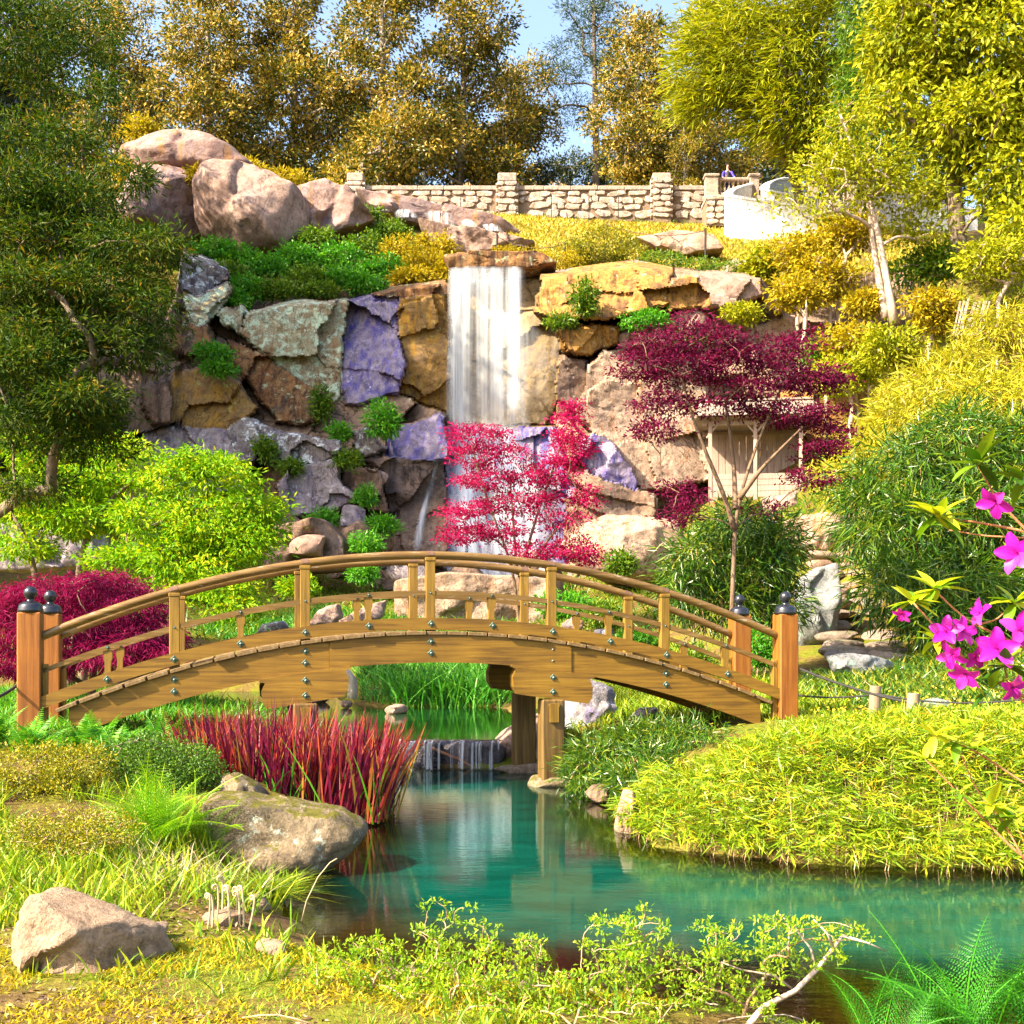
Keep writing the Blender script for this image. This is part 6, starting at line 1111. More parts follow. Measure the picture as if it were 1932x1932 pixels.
bamboo('bamboo_grove', [uvb(u, v, Y, ru, rv, 1.2) for u, v, ru, rv, Y in [(1700, 900, 80, 70, 26), (1640, 990, 50, 70, 25.5), (1720, 1010, 80, 80, 25), (1680, 1110, 60, 60, 24), (1800, 850, 90, 80, 26), (1820, 980, 90, 90, 25), (1800, 1110, 90, 70, 24), (1900, 880, 80, 90, 26), (1930, 1020, 80, 90, 25), (1920, 1130, 80, 60, 24), (1610, 930, 34, 40, 26.5), (1760, 1170, 60, 30, 23.5)]], foot(1800, 25.5), 1250, 17, 0.34, 0.040, 'l_bamboo', 781, 'big dark green bamboo grove right of the stone steps', culms=60, rad=0.2)
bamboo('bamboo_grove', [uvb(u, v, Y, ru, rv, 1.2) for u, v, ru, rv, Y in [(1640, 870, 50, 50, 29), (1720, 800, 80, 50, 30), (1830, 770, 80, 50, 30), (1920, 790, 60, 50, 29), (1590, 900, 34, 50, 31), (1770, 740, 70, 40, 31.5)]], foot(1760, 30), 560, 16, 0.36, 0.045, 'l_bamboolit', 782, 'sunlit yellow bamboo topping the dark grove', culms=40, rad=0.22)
# dwarf bamboo mound in the bend of the pool: leaves over a dome of earth
MP = np.array([(1.28, 11.7), (1.5, 11.05), (2.4, 10.25), (3.4, 10.0), (4.6, 9.9), (6.5, 9.8), (7.0, 13.2), (5.0, 14.0), (3.2, 13.9), (2.0, 13.2), (1.3, 12.6)])
def mound_h(x, y): return 0.12 + 0.40 * sstep(-0.1, 1.1, polydist(MP, x, y)) * (1 - 0.8 * sstep(10.9, 13.2, y))
rng = rng_(88); n = 4200; x = rng.uniform(0.8, 5.8, n); y = rng.uniform(9.55, 14.0, n); d = polydist(MP, x, y); ok = d > -0.24; x, y, d = x[ok], y[ok], d[ok]; n = len(x)
g = np.maximum(ground(x, y), 0.02); hm = mound_h(x, y) * 0.8; z = g + hm * rng.uniform(0.45, 1.0, n) + 0.03 + 0.08 * fbm(np.stack([x, y, 0 * x], -1) * 1.8, 3)
z = np.where(d < 0.25, 0.06 + 0.50 * rng.uniform(0, 1, n) ** 0.8 * sstep(-0.3, 0.2, d) + 0.06, z)
cxy = np.stack([x, y, z], -1); k = np.repeat(np.arange(n), 13); m2 = len(k)
D = rng.normal(0, 0.9, (m2, 3)); D[:, 2] = rng.uniform(-0.35, 0.9, m2); D[:, 1] -= 0.25; low = (d[k] < 0.45); D[low, 2] -= 0.45; D[low, 1] -= 0.3
PP = cxy[k] + rng.normal(0, 0.035, (m2, 3)); Nn = rng.normal(0, 0.5, (m2, 3)); Nn[:, 2] += 0.8
rr = np.clip(rng.uniform(0, 1, m2) * 0.55 + 0.45 * rng.uniform(0, 1, n)[k], 0, 1)
root = empty('dwarf_bamboo', (3.2, 11.8, 0.4), label='mound of sunlit dwarf bamboo spilling towards the pool', cat='bamboo')
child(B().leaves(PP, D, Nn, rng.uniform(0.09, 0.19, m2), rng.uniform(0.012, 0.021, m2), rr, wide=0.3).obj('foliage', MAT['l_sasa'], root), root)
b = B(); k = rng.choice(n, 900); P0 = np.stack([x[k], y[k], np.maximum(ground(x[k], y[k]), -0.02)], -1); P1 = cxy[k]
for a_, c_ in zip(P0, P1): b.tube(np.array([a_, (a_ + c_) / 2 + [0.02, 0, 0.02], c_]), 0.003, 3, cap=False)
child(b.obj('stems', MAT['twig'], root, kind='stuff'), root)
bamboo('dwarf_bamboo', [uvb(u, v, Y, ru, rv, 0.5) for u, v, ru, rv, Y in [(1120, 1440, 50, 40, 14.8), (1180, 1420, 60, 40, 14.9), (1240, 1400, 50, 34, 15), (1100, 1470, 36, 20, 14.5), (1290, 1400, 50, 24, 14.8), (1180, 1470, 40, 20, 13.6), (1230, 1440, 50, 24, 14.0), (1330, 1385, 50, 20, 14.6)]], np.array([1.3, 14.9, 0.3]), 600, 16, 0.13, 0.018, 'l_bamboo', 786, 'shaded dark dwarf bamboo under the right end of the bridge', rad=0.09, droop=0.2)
# ---------------------------------------------------------------- near bank: rocks
outline('bank_rock', [(-30, 1833), (-10, 1795), (30, 1738), (70, 1688), (105, 1681), (170, 1706), (240, 1726), (295, 1756), (322, 1798), (342, 1825), (300, 1850), (240, 1850), (150, 1845), (20, 1850)], 6.65, 'r_near', 0.32, seed=251, nb=120, nr=26, p=3.2, fac=5, rough=0.8, block=0.8, label='pale angular boulder on the near left bank', cat='rock')
outline('bank_rock', [(392, 1505), (420, 1496), (550, 1512), (650, 1526), (688, 1556), (690, 1572), (650, 1615), (600, 1655), (525, 1680), (450, 1670), (400, 1610), (390, 1550)], 10.0, 'r_moss', 0.5, seed=257, nb=120, nr=26, p=3.2, fac=4, rough=0.8, block=0.6, label='big mossy lichened boulder overhanging the pool', cat='rock')
outline('bank_rock', [(418, 1462), (440, 1456), (485, 1478), (512, 1510), (480, 1525), (415, 1520)], 11.6, 'r_moss', 0.3, seed=259, nb=72, nr=14, label='smaller mossy rock behind the overhanging boulder', cat='rock')
outline('bank_rock', [(500, 1665), (530, 1660), (572, 1702), (560, 1725), (520, 1735), (495, 1710)], 9.1, 'r_near', 0.2, seed=262, nb=72, nr=14, label='grey stone at the waterline under the overhanging boulder', cat='rock')
for i, (x, y, d) in enumerate([(-1.75, 7.5, 0.20), (-2.05, 7.0, 0.26), (-1.35, 6.9, 0.16), (-0.55, 6.35, 0.15), (0.1, 6.2, 0.12), (-1.7, 8.3, 0.22)]):
    boulder('bank_stone', (x, y, gz(x, y) + d * 0.12), (d * 1.3, d, d * 0.6), 270 + i, 'r_near', i, 3, label='small brown stone half buried in the near bank', cat='stone', group='small stones in the near bank')
# ---------------------------------------------------------------- grasses
def blade_field(name, pts, L, W, bend, mat, seed, lean=0.35, seg=2, parent=None, r=None, **k):
    rng = rng_(seed); n = len(pts); D = rng.normal(0, lean, (n, 3)); D[:, 2] = 1
    return B().blades(pts, D, rng.uniform(L[0], L[1], n), rng.uniform(W[0], W[1], n), rng.uniform(bend[0], bend[1], n), r, rng, seg).obj(name, MAT[mat], parent, **k)
def region(poly, n, seed, wet=False):
    rng = rng_(seed); P = np.array(poly, float); lo, hi = P.min(0), P.max(0); X = rng.uniform(lo[0], hi[0], n * 3); Y = rng.uniform(lo[1], hi[1], n * 3)
    ok = polydist(P, X, Y) > 0
    if not wet: ok &= (polydist(POOL, X, Y) < -0.05) & (polydist(POND, X, Y) < -0.08)
    X, Y = X[ok][:n], Y[ok][:n]; return np.stack([X, Y, ground(X, Y) - 0.01], -1)
lb_ = [(-6.5, 7.0), (-2.6, 7.0), (-1.35, 7.6), (-1.3, 8.6), (-1.9, 9.2), (-2.2, 10.6), (-3.4, 11.0), (-7, 11)]
P = region(lb_, 11000, 1); dens = fbm(P * np.array([1.1, 1.1, 0]) + 3, 3); P = P[dens > -0.22]
blade_field('grass', P, (0.10, 0.30), (0.006, 0.013), (0.05, 0.5), 'l_grass', 2, kind='stuff', label='bright green grass covering the near left bank', seg=3)
P = region([(-3, 5.2), (0.6, 5.0), (1.0, 6.1), (-0.7, 6.7), (-1.4, 7.4), (-2.4, 7.0)], 1100, 3); P = P[fbm(P * np.array([2.2, 2.2, 0]) + 8, 2) > 0.05]
blade_field('grass_tufts', P, (0.08, 0.2), (0.008, 0.014), (0.05, 0.45), 'l_grass', 4, kind='stuff', label='scattered bright grass sprouts on the near bank', seg=3)
P = region([(-4.5, 4.6), (2.2, 4.4), (2.6, 5.4), (0.6, 6.2), (-1.3, 7.3), (-2.2, 6.8), (-4.5, 6.9)], 62000, 5); dens = fbm(P * np.array([1.6, 1.6, 0]) + 3, 3); P = P[dens > -0.12]
blade_field('moss', P, (0.015, 0.06), (0.006, 0.013), (0.1, 0.6), 'l_yellow', 6, kind='stuff', label='golden green moss over the near bank soil', lean=0.7)
P = region([(-4.5, 4.6), (2.2, 4.4), (2.6, 5.4), (0.6, 6.2), (-1.3, 7.3), (-2.2, 6.8), (-4.5, 6.9)], 40000, 55); dens = fbm(P * np.array([1.3, 1.3, 0]) + 23, 3); P = P[dens > -0.02]
blade_field('short_grass', P, (0.015, 0.07), (0.003, 0.007), (0.1, 0.7), 'l_grass', 56, kind='stuff', label='fine short grass between the moss on the near bank', lean=0.6)
P = region([(-4.5, 4.5), (2.8, 4.4), (3.2, 5.3), (0.6, 6.3), (-1.3, 7.4), (-2.4, 8.6), (-4.5, 8.0)], 14000, 7); rng = rng_(8); n = len(P); P[:, 2] += 0.012
D = rng.normal(0, 1, (n, 3)); D[:, 2] *= 0.25; Nn = rng.normal(0, 0.5, (n, 3)); Nn[:, 2] += 1
dens = fbm(P * np.array([0.8, 0.8, 0]) + 13, 3) > -0.12; P, D, Nn = P[dens], D[dens], Nn[dens]; n = len(P)
B().leaves(P, D, Nn, rng.uniform(0.02, 0.055, n), rng.uniform(0.010, 0.026, n), rng.uniform(0, 1, n)).obj('fallen_leaves', MAT['l_litter'], kind='stuff', label='dry brown leaf litter on the near bank')
# right lawn with yellow flowers, green banks under and behind the bridge
P = region([(3.4, 13.8), (9, 13.5), (11, 22), (8, 24), (5.0, 22), (3.0, 18.5)], 30000, 11)
blade_field('grass', P, (0.05, 0.14), (0.008, 0.016), (0.1, 0.6), 'l_grass', 12, kind='stuff', label='short sunny grass of the right lawn')
P = region([(3.6, 14.6), (8, 14), (9, 19), (4.2, 19)], 500, 13); P[:, 2] += 0.10; n = len(P); rng = rng_(14)
B().leaves(P, rng.normal(0, 1, (n, 3)), np.tile([0, -0.5, 1.0], (n, 1)), 0.045, 0.04, rng.uniform(0, 1, n)).obj('yellow_flowers', MAT['l_gold'], kind='stuff', label='tiny yellow flowers dotted over the right lawn')
P = region([(4.3, 17.2), (7.5, 16.6), (9.5, 20), (8.8, 23.5), (5.2, 22.4)], 7000, 15)
blade_field('ground_cover', P, (0.14, 0.34), (0.018, 0.032), (0.1, 0.7), 'l_bamboo', 16, kind='stuff', label='low leafy ground cover around the stone block', lean=0.6)
P = region([(-5, 24.8), (0.6, 24.6), (1.6, 30), (0, 38), (-6, 40), (-9, 34), (-4, 31), (-3.2, 26.5)], 16000, 17)
blade_field('grass', P, (0.14, 0.42), (0.018, 0.035), (0.1, 0.6), 'l_reed', 18, kind='stuff', label='lush green grass along the upper stream')
P = region([(0.4, 17.8), (4.5, 16.3), (5, 21), (4, 30), (1.2, 31), (0.6, 25)], 14000, 19)
blade_field('grass', P, (0.10, 0.32), (0.012, 0.026), (0.1, 0.6), 'l_grass', 20, kind='stuff', label='green grass on the bank behind the right bridge piles')
P = region([(-9.5, 13.0), (-2.5, 12.4), (-2.2, 16.5), (-3.4, 19.6), (-6, 21.5), (-11, 22)], 14000, 21)
blade_field('grass', P, (0.08, 0.28), (0.010, 0.022), (0.1, 0.6), 'l_fresh', 22, kind='stuff', label='green grass on the bank below the left bridge end')
P = region([(-9, 33), (9, 31), (12, 46), (4, 50), (-12, 49)], 9000, 23)
blade_field('ground_cover', P, (0.2, 0.6), (0.03, 0.06), (0.1, 0.7), 'l_green', 24, kind='stuff', label='green undergrowth on the valley floor below the cliff', lean=0.6)
P = region([(10, 22), (24, 22), (24, 55), (9.5, 54), (11.5, 46), (10, 34)], 12000, 25)
blade_field('ground_cover', P, (0.25, 0.75), (0.04, 0.08), (0.1, 0.7), 'l_willow', 26, kind='stuff', label='yellow green undergrowth of the right slope', lean=0.6)
P = region([(-24, 54.2), (-3.5, 53.8), (-5, 62), (-10, 66), (-24, 66)], 9000, 27)
blade_field('ground_cover', P, (0.2, 0.6), (0.03, 0.06), (0.1, 0.7), 'l_green', 28, kind='stuff', label='green undergrowth on the ledge around the split boulder', lean=0.6)
P = region([(-4, 56), (3, 54), (22, 54), (22, 67), (-3, 67.5)], 30000, 29)
blade_field('lawn', P, (0.12, 0.26), (0.03, 0.06), (0.1, 0.5), 'l_lawn', 30, kind='stuff', label='sunlit golden lawn below the terrace wall')
P = region([(-12, 67.5), (26, 67.5), (26, 73), (-12, 73)], 5000, 31)
blade_field('grass', P, (0.12, 0.3), (0.03, 0.06), (0.1, 0.5), 'l_green', 32, kind='stuff', label='grass on the terrace')
# iris reeds in the upper pond
rng = rng_(41); n = 620; P = np.stack([rng.uniform(-2.35, -0.15, n), rng.normal(25.2, 0.35, n), np.full(n, 0.3)], -1)
root = empty('iris_clump', (-1.2, 25.2, 0.3), label='tall green iris leaves at the far edge of the upper pond', cat='plant')
child(blade_field('leaves', P, (0.75, 1.35), (0.022, 0.04), (0.15, 0.75), 'l_reed', 42, lean=0.22, seg=4, parent=root), root)
# red grass clump
rng = rng_(43); n = 1500; t_ = rng.uniform(0, 1, n); P = np.stack([-3.35 + 2.05 * t_ + rng.normal(0, 0.06, n), 12.75 + rng.uniform(-0.45, 0.75, n) - 0.25 * t_, np.full(n, 0.03)], -1)
root = empty('red_grass_clump', (-2.3, 12.8, 0.05), label='dense clump of upright blood red grass at the pool edge', cat='grass clump', kind='thing')
fan = (P[:, 0] + 2.3) * 0.14; rng2 = rng_(44); D = np.stack([fan + rng2.normal(0, 0.12, n), rng2.normal(-0.05, 0.12, n), np.ones(n)], -1)
hgt = 1.0 - 0.18 * np.abs(t_ - 0.35)
child(B().blades(P, D, rng2.uniform(0.80, 1.30, n) * hgt, rng2.uniform(0.014, 0.026, n), rng2.uniform(0, 0.22, n), None, rng2, 4).obj('blades', MAT['l_blood'], root), root)
n = 160; P = np.stack([rng.uniform(-3.5, -1.25, n), 12.4 + rng.uniform(-0.3, 0.8, n), np.full(n, 0.02)], -1); rng2 = rng_(45)
child(B().blades(P, np.stack([rng2.normal(0.02, 0.2, n), rng2.normal(-0.1, 0.15, n), np.ones(n)], -1), rng2.uniform(0.4, 1.1, n), rng2.uniform(0.01, 0.018, n), rng2.uniform(0, 0.4, n), None, rng2, 4).obj('green_blades', MAT['l_reed'], root), root)
# grass tussock over the waterline stone
rng = rng_(46); n = 420; P = np.array([-1.72, 8.75, gz(-1.72, 8.75)]) + rng.normal(0, 0.07, (n, 3)) * [1, 1, 0]; D = rng.normal(0, 0.6, (n, 3)); D[:, 2] = 1; D[:, 0] += 0.3
B().blades(P, D, rng.uniform(0.18, 0.38, n), rng.uniform(0.004, 0.008, n), rng.uniform(0.3, 0.9, n), None, rng, 3).obj('grass_tussock', MAT['l_grass'], label='arching green grass tussock beside the waterline stone', cat='grass tussock', kind='thing')
# ---------------------------------------------------------------- clipped bushes of the near left bank
shrub('boxwood_bush', (-4.35, 11.4, 0.35), [uvb(60, 1450, 11.2, 90, 46, 0.5), uvb(150, 1450, 11.2, 60, 44, 0.5), uvb(20, 1500, 11, 70, 40, 0.5), uvb(120, 1500, 11, 70, 36, 0.5)], 780, 16, (0.045, 0.045, 0.035), 0.030, 0.016, 'l_box', 1001, 'golden green clipped boxwood bush beside the ferns', stems=40, shell=0.75)
shrub('boxwood_bush', (-3.2, 11.9, 0.4), [uvb(270, 1425, 11.7, 80, 36, 0.5), uvb(350, 1440, 11.7, 60, 34, 0.5), uvb(300, 1465, 11.6, 90, 30, 0.5), uvb(390, 1465, 11.7, 34, 26, 0.4)], 760, 16, (0.045, 0.045, 0.035), 0.030, 0.016, 'l_boxgreen', 1002, 'darker green clipped boxwood bush in front of the bridge', stems=40, shell=0.75)
shrub('twiggy_bush', (-3.35, 9.0, 0.2), [uvb(110, 1555, 8.9, 80, 30, 0.35), uvb(190, 1565, 8.9, 70, 32, 0.35), uvb(60, 1580, 8.9, 50, 30, 0.3), uvb(150, 1590, 8.8, 80, 30, 0.35)], 420, 12, (0.035, 0.035, 0.025), 0.026, 0.013, 'l_box', 1003, 'twiggy low bush with bare brown stems on the near left bank', stems=150, bmat='twig', rmin=0.0022, shell=0.6)
# ---------------------------------------------------------------- ferns
def frond_mesh(name, L, seed, mat, bip=True, arch=0.5):
    rng = rng_(seed); b = B(); tt = np.linspace(0, 1, 12); cur = lambda t: np.stack([L * t * (0.35 + arch * 0.6 * t), 0 * t, L * t * (0.95 - arch * 0.75 * t)], -1)
    b.tube(cur(tt), 0.006 * L * (1.1 - tt) + 0.001, 4, r=0.9)
    n = 18; ts = np.linspace(0.2, 0.985, n); c = cur(ts); tg = nrm(cur(ts + 0.01) - cur(ts - 0.01)); S = np.array([0, 1.0, 0])
    for i in range(n):
        pl = L * 0.25 * math.sin(math.pi * min(1, (0.12 + ts[i]) * 0.86)) ** 0.8 * (1.15 - 0.75 * ts[i])
        for sg in (-1, 1):
            d = nrm(S * sg + tg[i] * 0.55 + np.array([0, 0, -0.12])); up_ = nrm(np.cross(tg[i], S))
            if bip:
                m_ = 9; q = np.linspace(0.08, 0.97, m_); P = c[i] + d * (q * pl)[:, None]; sd_ = nrm(np.cross(d, up_))
                ll = np.minimum(pl * 0.16, 0.030 * L) * (1.05 - q * 0.8)
                for s2 in (-1, 1):
                    b.leaves(P, np.tile(sd_ * s2 + d * 0.6, (m_, 1)) + rng.normal(0, 0.06, (m_, 3)), np.tile(up_, (m_, 1)), ll, ll * 0.5, rng.uniform(0, 1, m_) * 0.7 + 0.2 * ts[i])
            else: b.leaves([c[i]], [d + rng.normal(0, 0.05, 3)], [up_], pl, pl * 0.24 + 0.004, [rng.uniform(0, 1)], wide=0.3)
    return b.mesh(name, MAT[mat])
def fern(name, base, n, L, mat, seed, label, meshes, spread=(0, 6.28), tilt=0.35, group=None):
    rng = rng_(seed); root = empty(name, tuple(base), label=label, cat='fern', group=group)
    for i in range(n):
        o = link('frond', meshes[i % len(meshes)], root); a = spread[0] + (spread[1] - spread[0]) * (i + rng.uniform(0, 1)) / n; o.rotation_euler = (rng.normal(0, 0.15), rng.normal(0, tilt), a); s_ = rng.uniform(0.7, 1.15) * L
        o.scale = (s_, s_, s_); o.location = (rng.normal(0, 0.04) * L * 2, rng.normal(0, 0.04) * L * 2, -0.02)
    return root
FA = [frond_mesh('frond', 1.0, 1100 + i, 'l_fern', True, 0.35 + 0.15 * i) for i in range(4)]
FG = [frond_mesh('frond', 1.0, 1110 + i, 'l_ferngreen', True, 0.25 + 0.15 * i) for i in range(4)]
FB = [frond_mesh('frond', 1.0, 1120 + i, 'l_fresh', False, 0.3 + 0.15 * i) for i in range(3)]
fern('fern', (-2.75, 9.5, gz(-2.75, 9.5)), 36, 0.85, 'l_fern', 1, 'bright yellow green fern between the twiggy bush and the mossy boulder', FA)
fern('fern', (-2.35, 9.75, gz(-2.35, 9.75)), 24, 0.65, 'l_fern', 2, 'small yellow green fern against the mossy boulder', FA)
for i, (x, y) in enumerate([(-4.9, 12.6), (-4.4, 12.9), (-4.0, 12.5), (-5.4, 12.9), (-3.7, 13.0)]):
    fern('sword_fern', (x, y, gz(x, y)), 16, 0.55, 'l_fresh', 10 + i, 'bright green sword fern at the foot of the left bridge posts', FB, group='sword ferns at the left bridge end')
fern('fern', (2.0, 5.5, 0.05), 11, 0.8, 'l_ferngreen', 21, 'tall green fern leaning over the near right bank', FG, tilt=0.2)
fern('fern', (2.35, 5.4, 0.05), 11, 0.85, 'l_ferngreen', 22, 'broad green fern at the right corner of the near bank', FG, tilt=0.25)
fern('fern', (1.62, 5.4, 0.05), 11, 0.65, 'l_ferngreen', 23, 'low green fern below the pale dead branch', FG, tilt=0.3)
# curled fiddleheads
rng = rng_(51)
for i in range(10):
    p = on(392 + i * 8.5, 1728 + rng.uniform(-14, 8), 0.22); h = rng.uniform(0.16, 0.30); th = np.linspace(0, 1, 10); st_ = np.stack([0.015 * np.sin(th * 2), 0 * th, h * th], -1)
    a = np.linspace(0, 2.6 * np.pi, 26); r = 0.020 * (1 - a / (3.0 * np.pi)); sp_ = np.stack([0.0 - (0.020 - r * np.cos(a)) , 0 * a, h + r * np.sin(a)], -1) + st_[-1] * [1, 0, 0] + [0.0, 0, 0]
    b = B().tube(np.vstack([st_, sp_[1:]]), np.concatenate([np.full(10, 0.0065), np.linspace(0.0065, 0.0035, 25)]), 6)
    o = b.obj('fiddlehead', MAT['l_straw'], smooth=True, label='curled pale fern fiddlehead rising from the near grass', cat='fiddlehead', group='fiddleheads in the near grass'); o.location = (p[0], p[1], gz(p[0], p[1]) - 0.01); o.rotation_euler = (0, rng.normal(0, 0.1), rng.uniform(-0.6, 0.6))
P = region([(-2.6, 8.2), (-1.7, 8.2), (-1.7, 9.0), (-2.6, 9.1)], 160, 52)
blade_field('dry_grass', P, (0.15, 0.4), (0.004, 0.008), (0.1, 0.8), 'l_straw', 53, kind='stuff', label='pale dry grass stalks around the fiddleheads', lean=0.5, seg=3)
pts = np.array([at(u, v, 8.2) for u, v in [(568, 1742), (578, 1700), (600, 1655), (622, 1628), (636, 1620)]])
B().tube(pts, [0.005, 0.004, 0.004, 0.0035, 0.006], 5).obj('dry_stalk', MAT['l_straw'], smooth=True, label='single bent dry stalk rising beside the pool', cat='stalk')
# ---------------------------------------------------------------- near shrubs on the pool bank
def open_shrub(name, u0, Y, tips, seed, label, sub=5, leaf=0.027, nl=12, r0=0.009):
    rng = rng_(seed); base = on(u0, 1960, 0.0); base = np.array([(u0 - CU) / FPX * Y, Y, gz((u0 - CU) / FPX * Y, Y) - 0.03])
    T = []
    for u, v in tips:
        for _ in range(sub): T.append(at(u + rng.normal(0, 26), v + abs(rng.normal(0, 26)), Y + rng.normal(0, 0.13)))
    root = empty(name, tuple(base), label=label, cat='shrub')
    b = grow_limbs(B(), [[base, base + [0.01, 0, 0.05], base + [0.03, 0.02, 0.10]]], r0, T, rng, 0.0017, nseg=6, expo=0.42, bendy=0.2)
    child(b.obj('branches', MAT['twig'], root, smooth=True), root)
    C_ = np.array(T); C_ = np.vstack([C_, C_ + rng.normal(0, 0.022, C_.shape), (C_ * 0.8 + base * 0.2) + rng.normal(0, 0.03, C_.shape), (C_ * 0.65 + base * 0.35) + rng.normal(0, 0.04, C_.shape)])
    d = np.tile([0, 0, 1.0], (len(C_), 1))
    child(leaf_cloud(rng, C_, d, nl, (0.014, 0.014, 0.009), leaf, leaf * 0.42, 0.45, 0.7, 0.0, wide=0.6).obj('foliage', MAT['l_azalea'], root), root)
    return root
open_shrub('near_shrub', 700, 6.15, [(600, 1790), (640, 1770), (690, 1760), (740, 1775), (620, 1830), (700, 1830), (770, 1820)], 1201, 'low leafy shrub at the left end of the pool bank')
open_shrub('near_shrub', 850, 5.95, [(830, 1700), (820, 1740), (850, 1780), (800, 1800), (780, 1850), (860, 1850), (900, 1800)], 1202, 'upright leafy shrub whose tip stands before the pool reflection')
open_shrub('near_shrub', 980, 5.8, [(960, 1770), (1000, 1760), (930, 1740), (1030, 1800), (900, 1840), (980, 1850), (1060, 1840)], 1203, 'tangled leafy shrub in the middle of the pool bank')
open_shrub('near_shrub', 1180, 5.8, [(1130, 1730), (1180, 1720), (1220, 1710), (1150, 1780), (1230, 1770), (1100, 1830), (1200, 1830), (1270, 1810)], 1204, 'twiggy shrub with yellow green leaves left of the pale dead branch')
open_shrub('near_shrub', 1400, 5.75, [(1330, 1740), (1390, 1735), (1440, 1720), (1500, 1735), (1560, 1750), (1610, 1745), (1350, 1800), (1450, 1790), (1300, 1850), (1420, 1860)], 1205, 'bushy shrub around the pale dead branch')
open_shrub('near_shrub', 1080, 5.5, [(950, 1890), (1030, 1880), (1100, 1880), (1180, 1890), (1260, 1890), (880, 1900)], 1206, 'low leafy shrub at the front edge of the bank', nl=8)
pts = np.array([at(u, v, Y) for u, v, Y in [(1400, 1950, 5.6), (1440, 1900, 5.65), (1500, 1870, 5.7), (1540, 1830, 5.75), (1572, 1790, 5.8), (1590, 1765, 5.85)]])
b = B().tube(pts, np.array([0.017, 0.015, 0.013, 0.012, 0.010, 0.008]), 8)
for pl in ([(1540, 1830), (1530, 1790), (1500, 1750), (1470, 1725)], [(1590, 1765), (1640, 1780), (1672, 1795)], [(1500, 1870), (1460, 1840), (1400, 1830), (1360, 1815)], [(1572, 1790), (1560, 1760), (1535, 1735)]):
    b.tube(np.array([at(u, v, 5.75) for u, v in pl]), np.linspace(0.007, 0.003, len(pl)), 6)
b.obj('dead_branch', MAT['bark_pale'], smooth=True, label='thick pale dead branch reaching over the pool from the near bank', cat='branch')
rng = rng_(61)
for i in range(14):
    x, y = rng.uniform(-1.8, 1.4), rng.uniform(4.9, 6.4); L = rng.uniform(0.12, 0.4); a = rng.uniform(0, 3.1); tt = np.linspace(-0.5, 0.5, 5)
    P = np.stack([x + np.cos(a) * L * tt, y + np.sin(a) * L * tt, 0 * tt], -1); P[:, 2] = ground(P[:, 0], P[:, 1]) + 0.012 + 0.02 * np.cos(tt * 4)
    B().tube(P, rng.uniform(0.003, 0.007), 5).obj('fallen_twig', MAT['bark_pale'] if i % 2 else MAT['twig'], smooth=True, label='dry fallen twig lying on the near bank', cat='twig', group='fallen twigs on the near bank')
# ---------------------------------------------------------------- azalea in the right foreground
AY = 2.9
az = empty('azalea_bush', (1.75, 3.0, 0.0), label='flowering azalea branches with magenta blooms reaching in from the right', cat='azalea')
def apt(u, v, dy=0.0): return at(u, v, AY + dy)
def abranch(pl, r0, r1, dy=0.0):
    P = np.array([apt(u, v, dy + 0.02 * i) for i, (u, v) in enumerate(pl)]); tt = np.linspace(0, len(P) - 1, 16); I = np.arange(len(P)); Q = np.stack([np.interp(tt, I, P[:, q]) for q in range(3)], -1)
    for _ in range(3): Q[1:-1] = 0.25 * Q[:-2] + 0.5 * Q[1:-1] + 0.25 * Q[2:]
    child(B().tube(Q, np.linspace(r0, r1, 16), 7).obj('branch', MAT['twig_red'], az, smooth=True), az)
abranch([(2080, 1060), (1936, 1002), (1840, 985), (1772, 976)], 0.004, 0.002); abranch([(2080, 1040), (1936, 1014), (1860, 1012), (1790, 1000)], 0.003, 0.0015, 0.03)
abranch([(2100, 1380), (1936, 1319), (1840, 1265), (1783, 1203), (1721, 1135)], 0.0055, 0.002); abranch([(2080, 1300), (1913, 1211), (1840, 1180), (1800, 1150), (1763, 1112)], 0.004, 0.002, 0.05)
abranch([(2080, 1150), (1936, 1000), (1880, 942), (1845, 877)], 0.004, 0.002, -0.02); abranch([(1936, 1330), (1900, 1290), (1896, 1257)], 0.003, 0.002); abranch([(1840, 1180), (1880, 1170), (1913, 1138)], 0.003, 0.0015, 0.05)
abranch([(2090, 1720), (1932, 1623), (1870, 1560), (1811, 1498), (1746, 1433)], 0.004, 0.0015, 0.1); abranch([(2080, 1560), (1932, 1478), (1836, 1413), (1761, 1388)], 0.0035, 0.0015, 0.1); abranch([(1932, 1623), (1900, 1560), (1840, 1490), (1805, 1400)], 0.003, 0.0012, 0.12); abranch([(2090, 1460), (1990, 1400), (1936, 1319)], 0.006, 0.0055)
trunk_ = B()
for e in ((2080, 1060), (2100, 1380), (2080, 1300), (2090, 1720), (2080, 1560), (2080, 1150), (2080, 1040), (2090, 1460)):
    a = apt(*e); c_ = np.array([1.75, 3.0, -0.02]); tt = np.linspace(0, 1, 8)[:, None]; trunk_.tube(c_ + (a - c_) * tt + np.array([0.12, 0, 0.0]) * np.sin(tt * np.pi), np.linspace(0.012, 0.005, 8), 7)
child(trunk_.obj('stems', MAT['twig_red'], az, smooth=True), az)
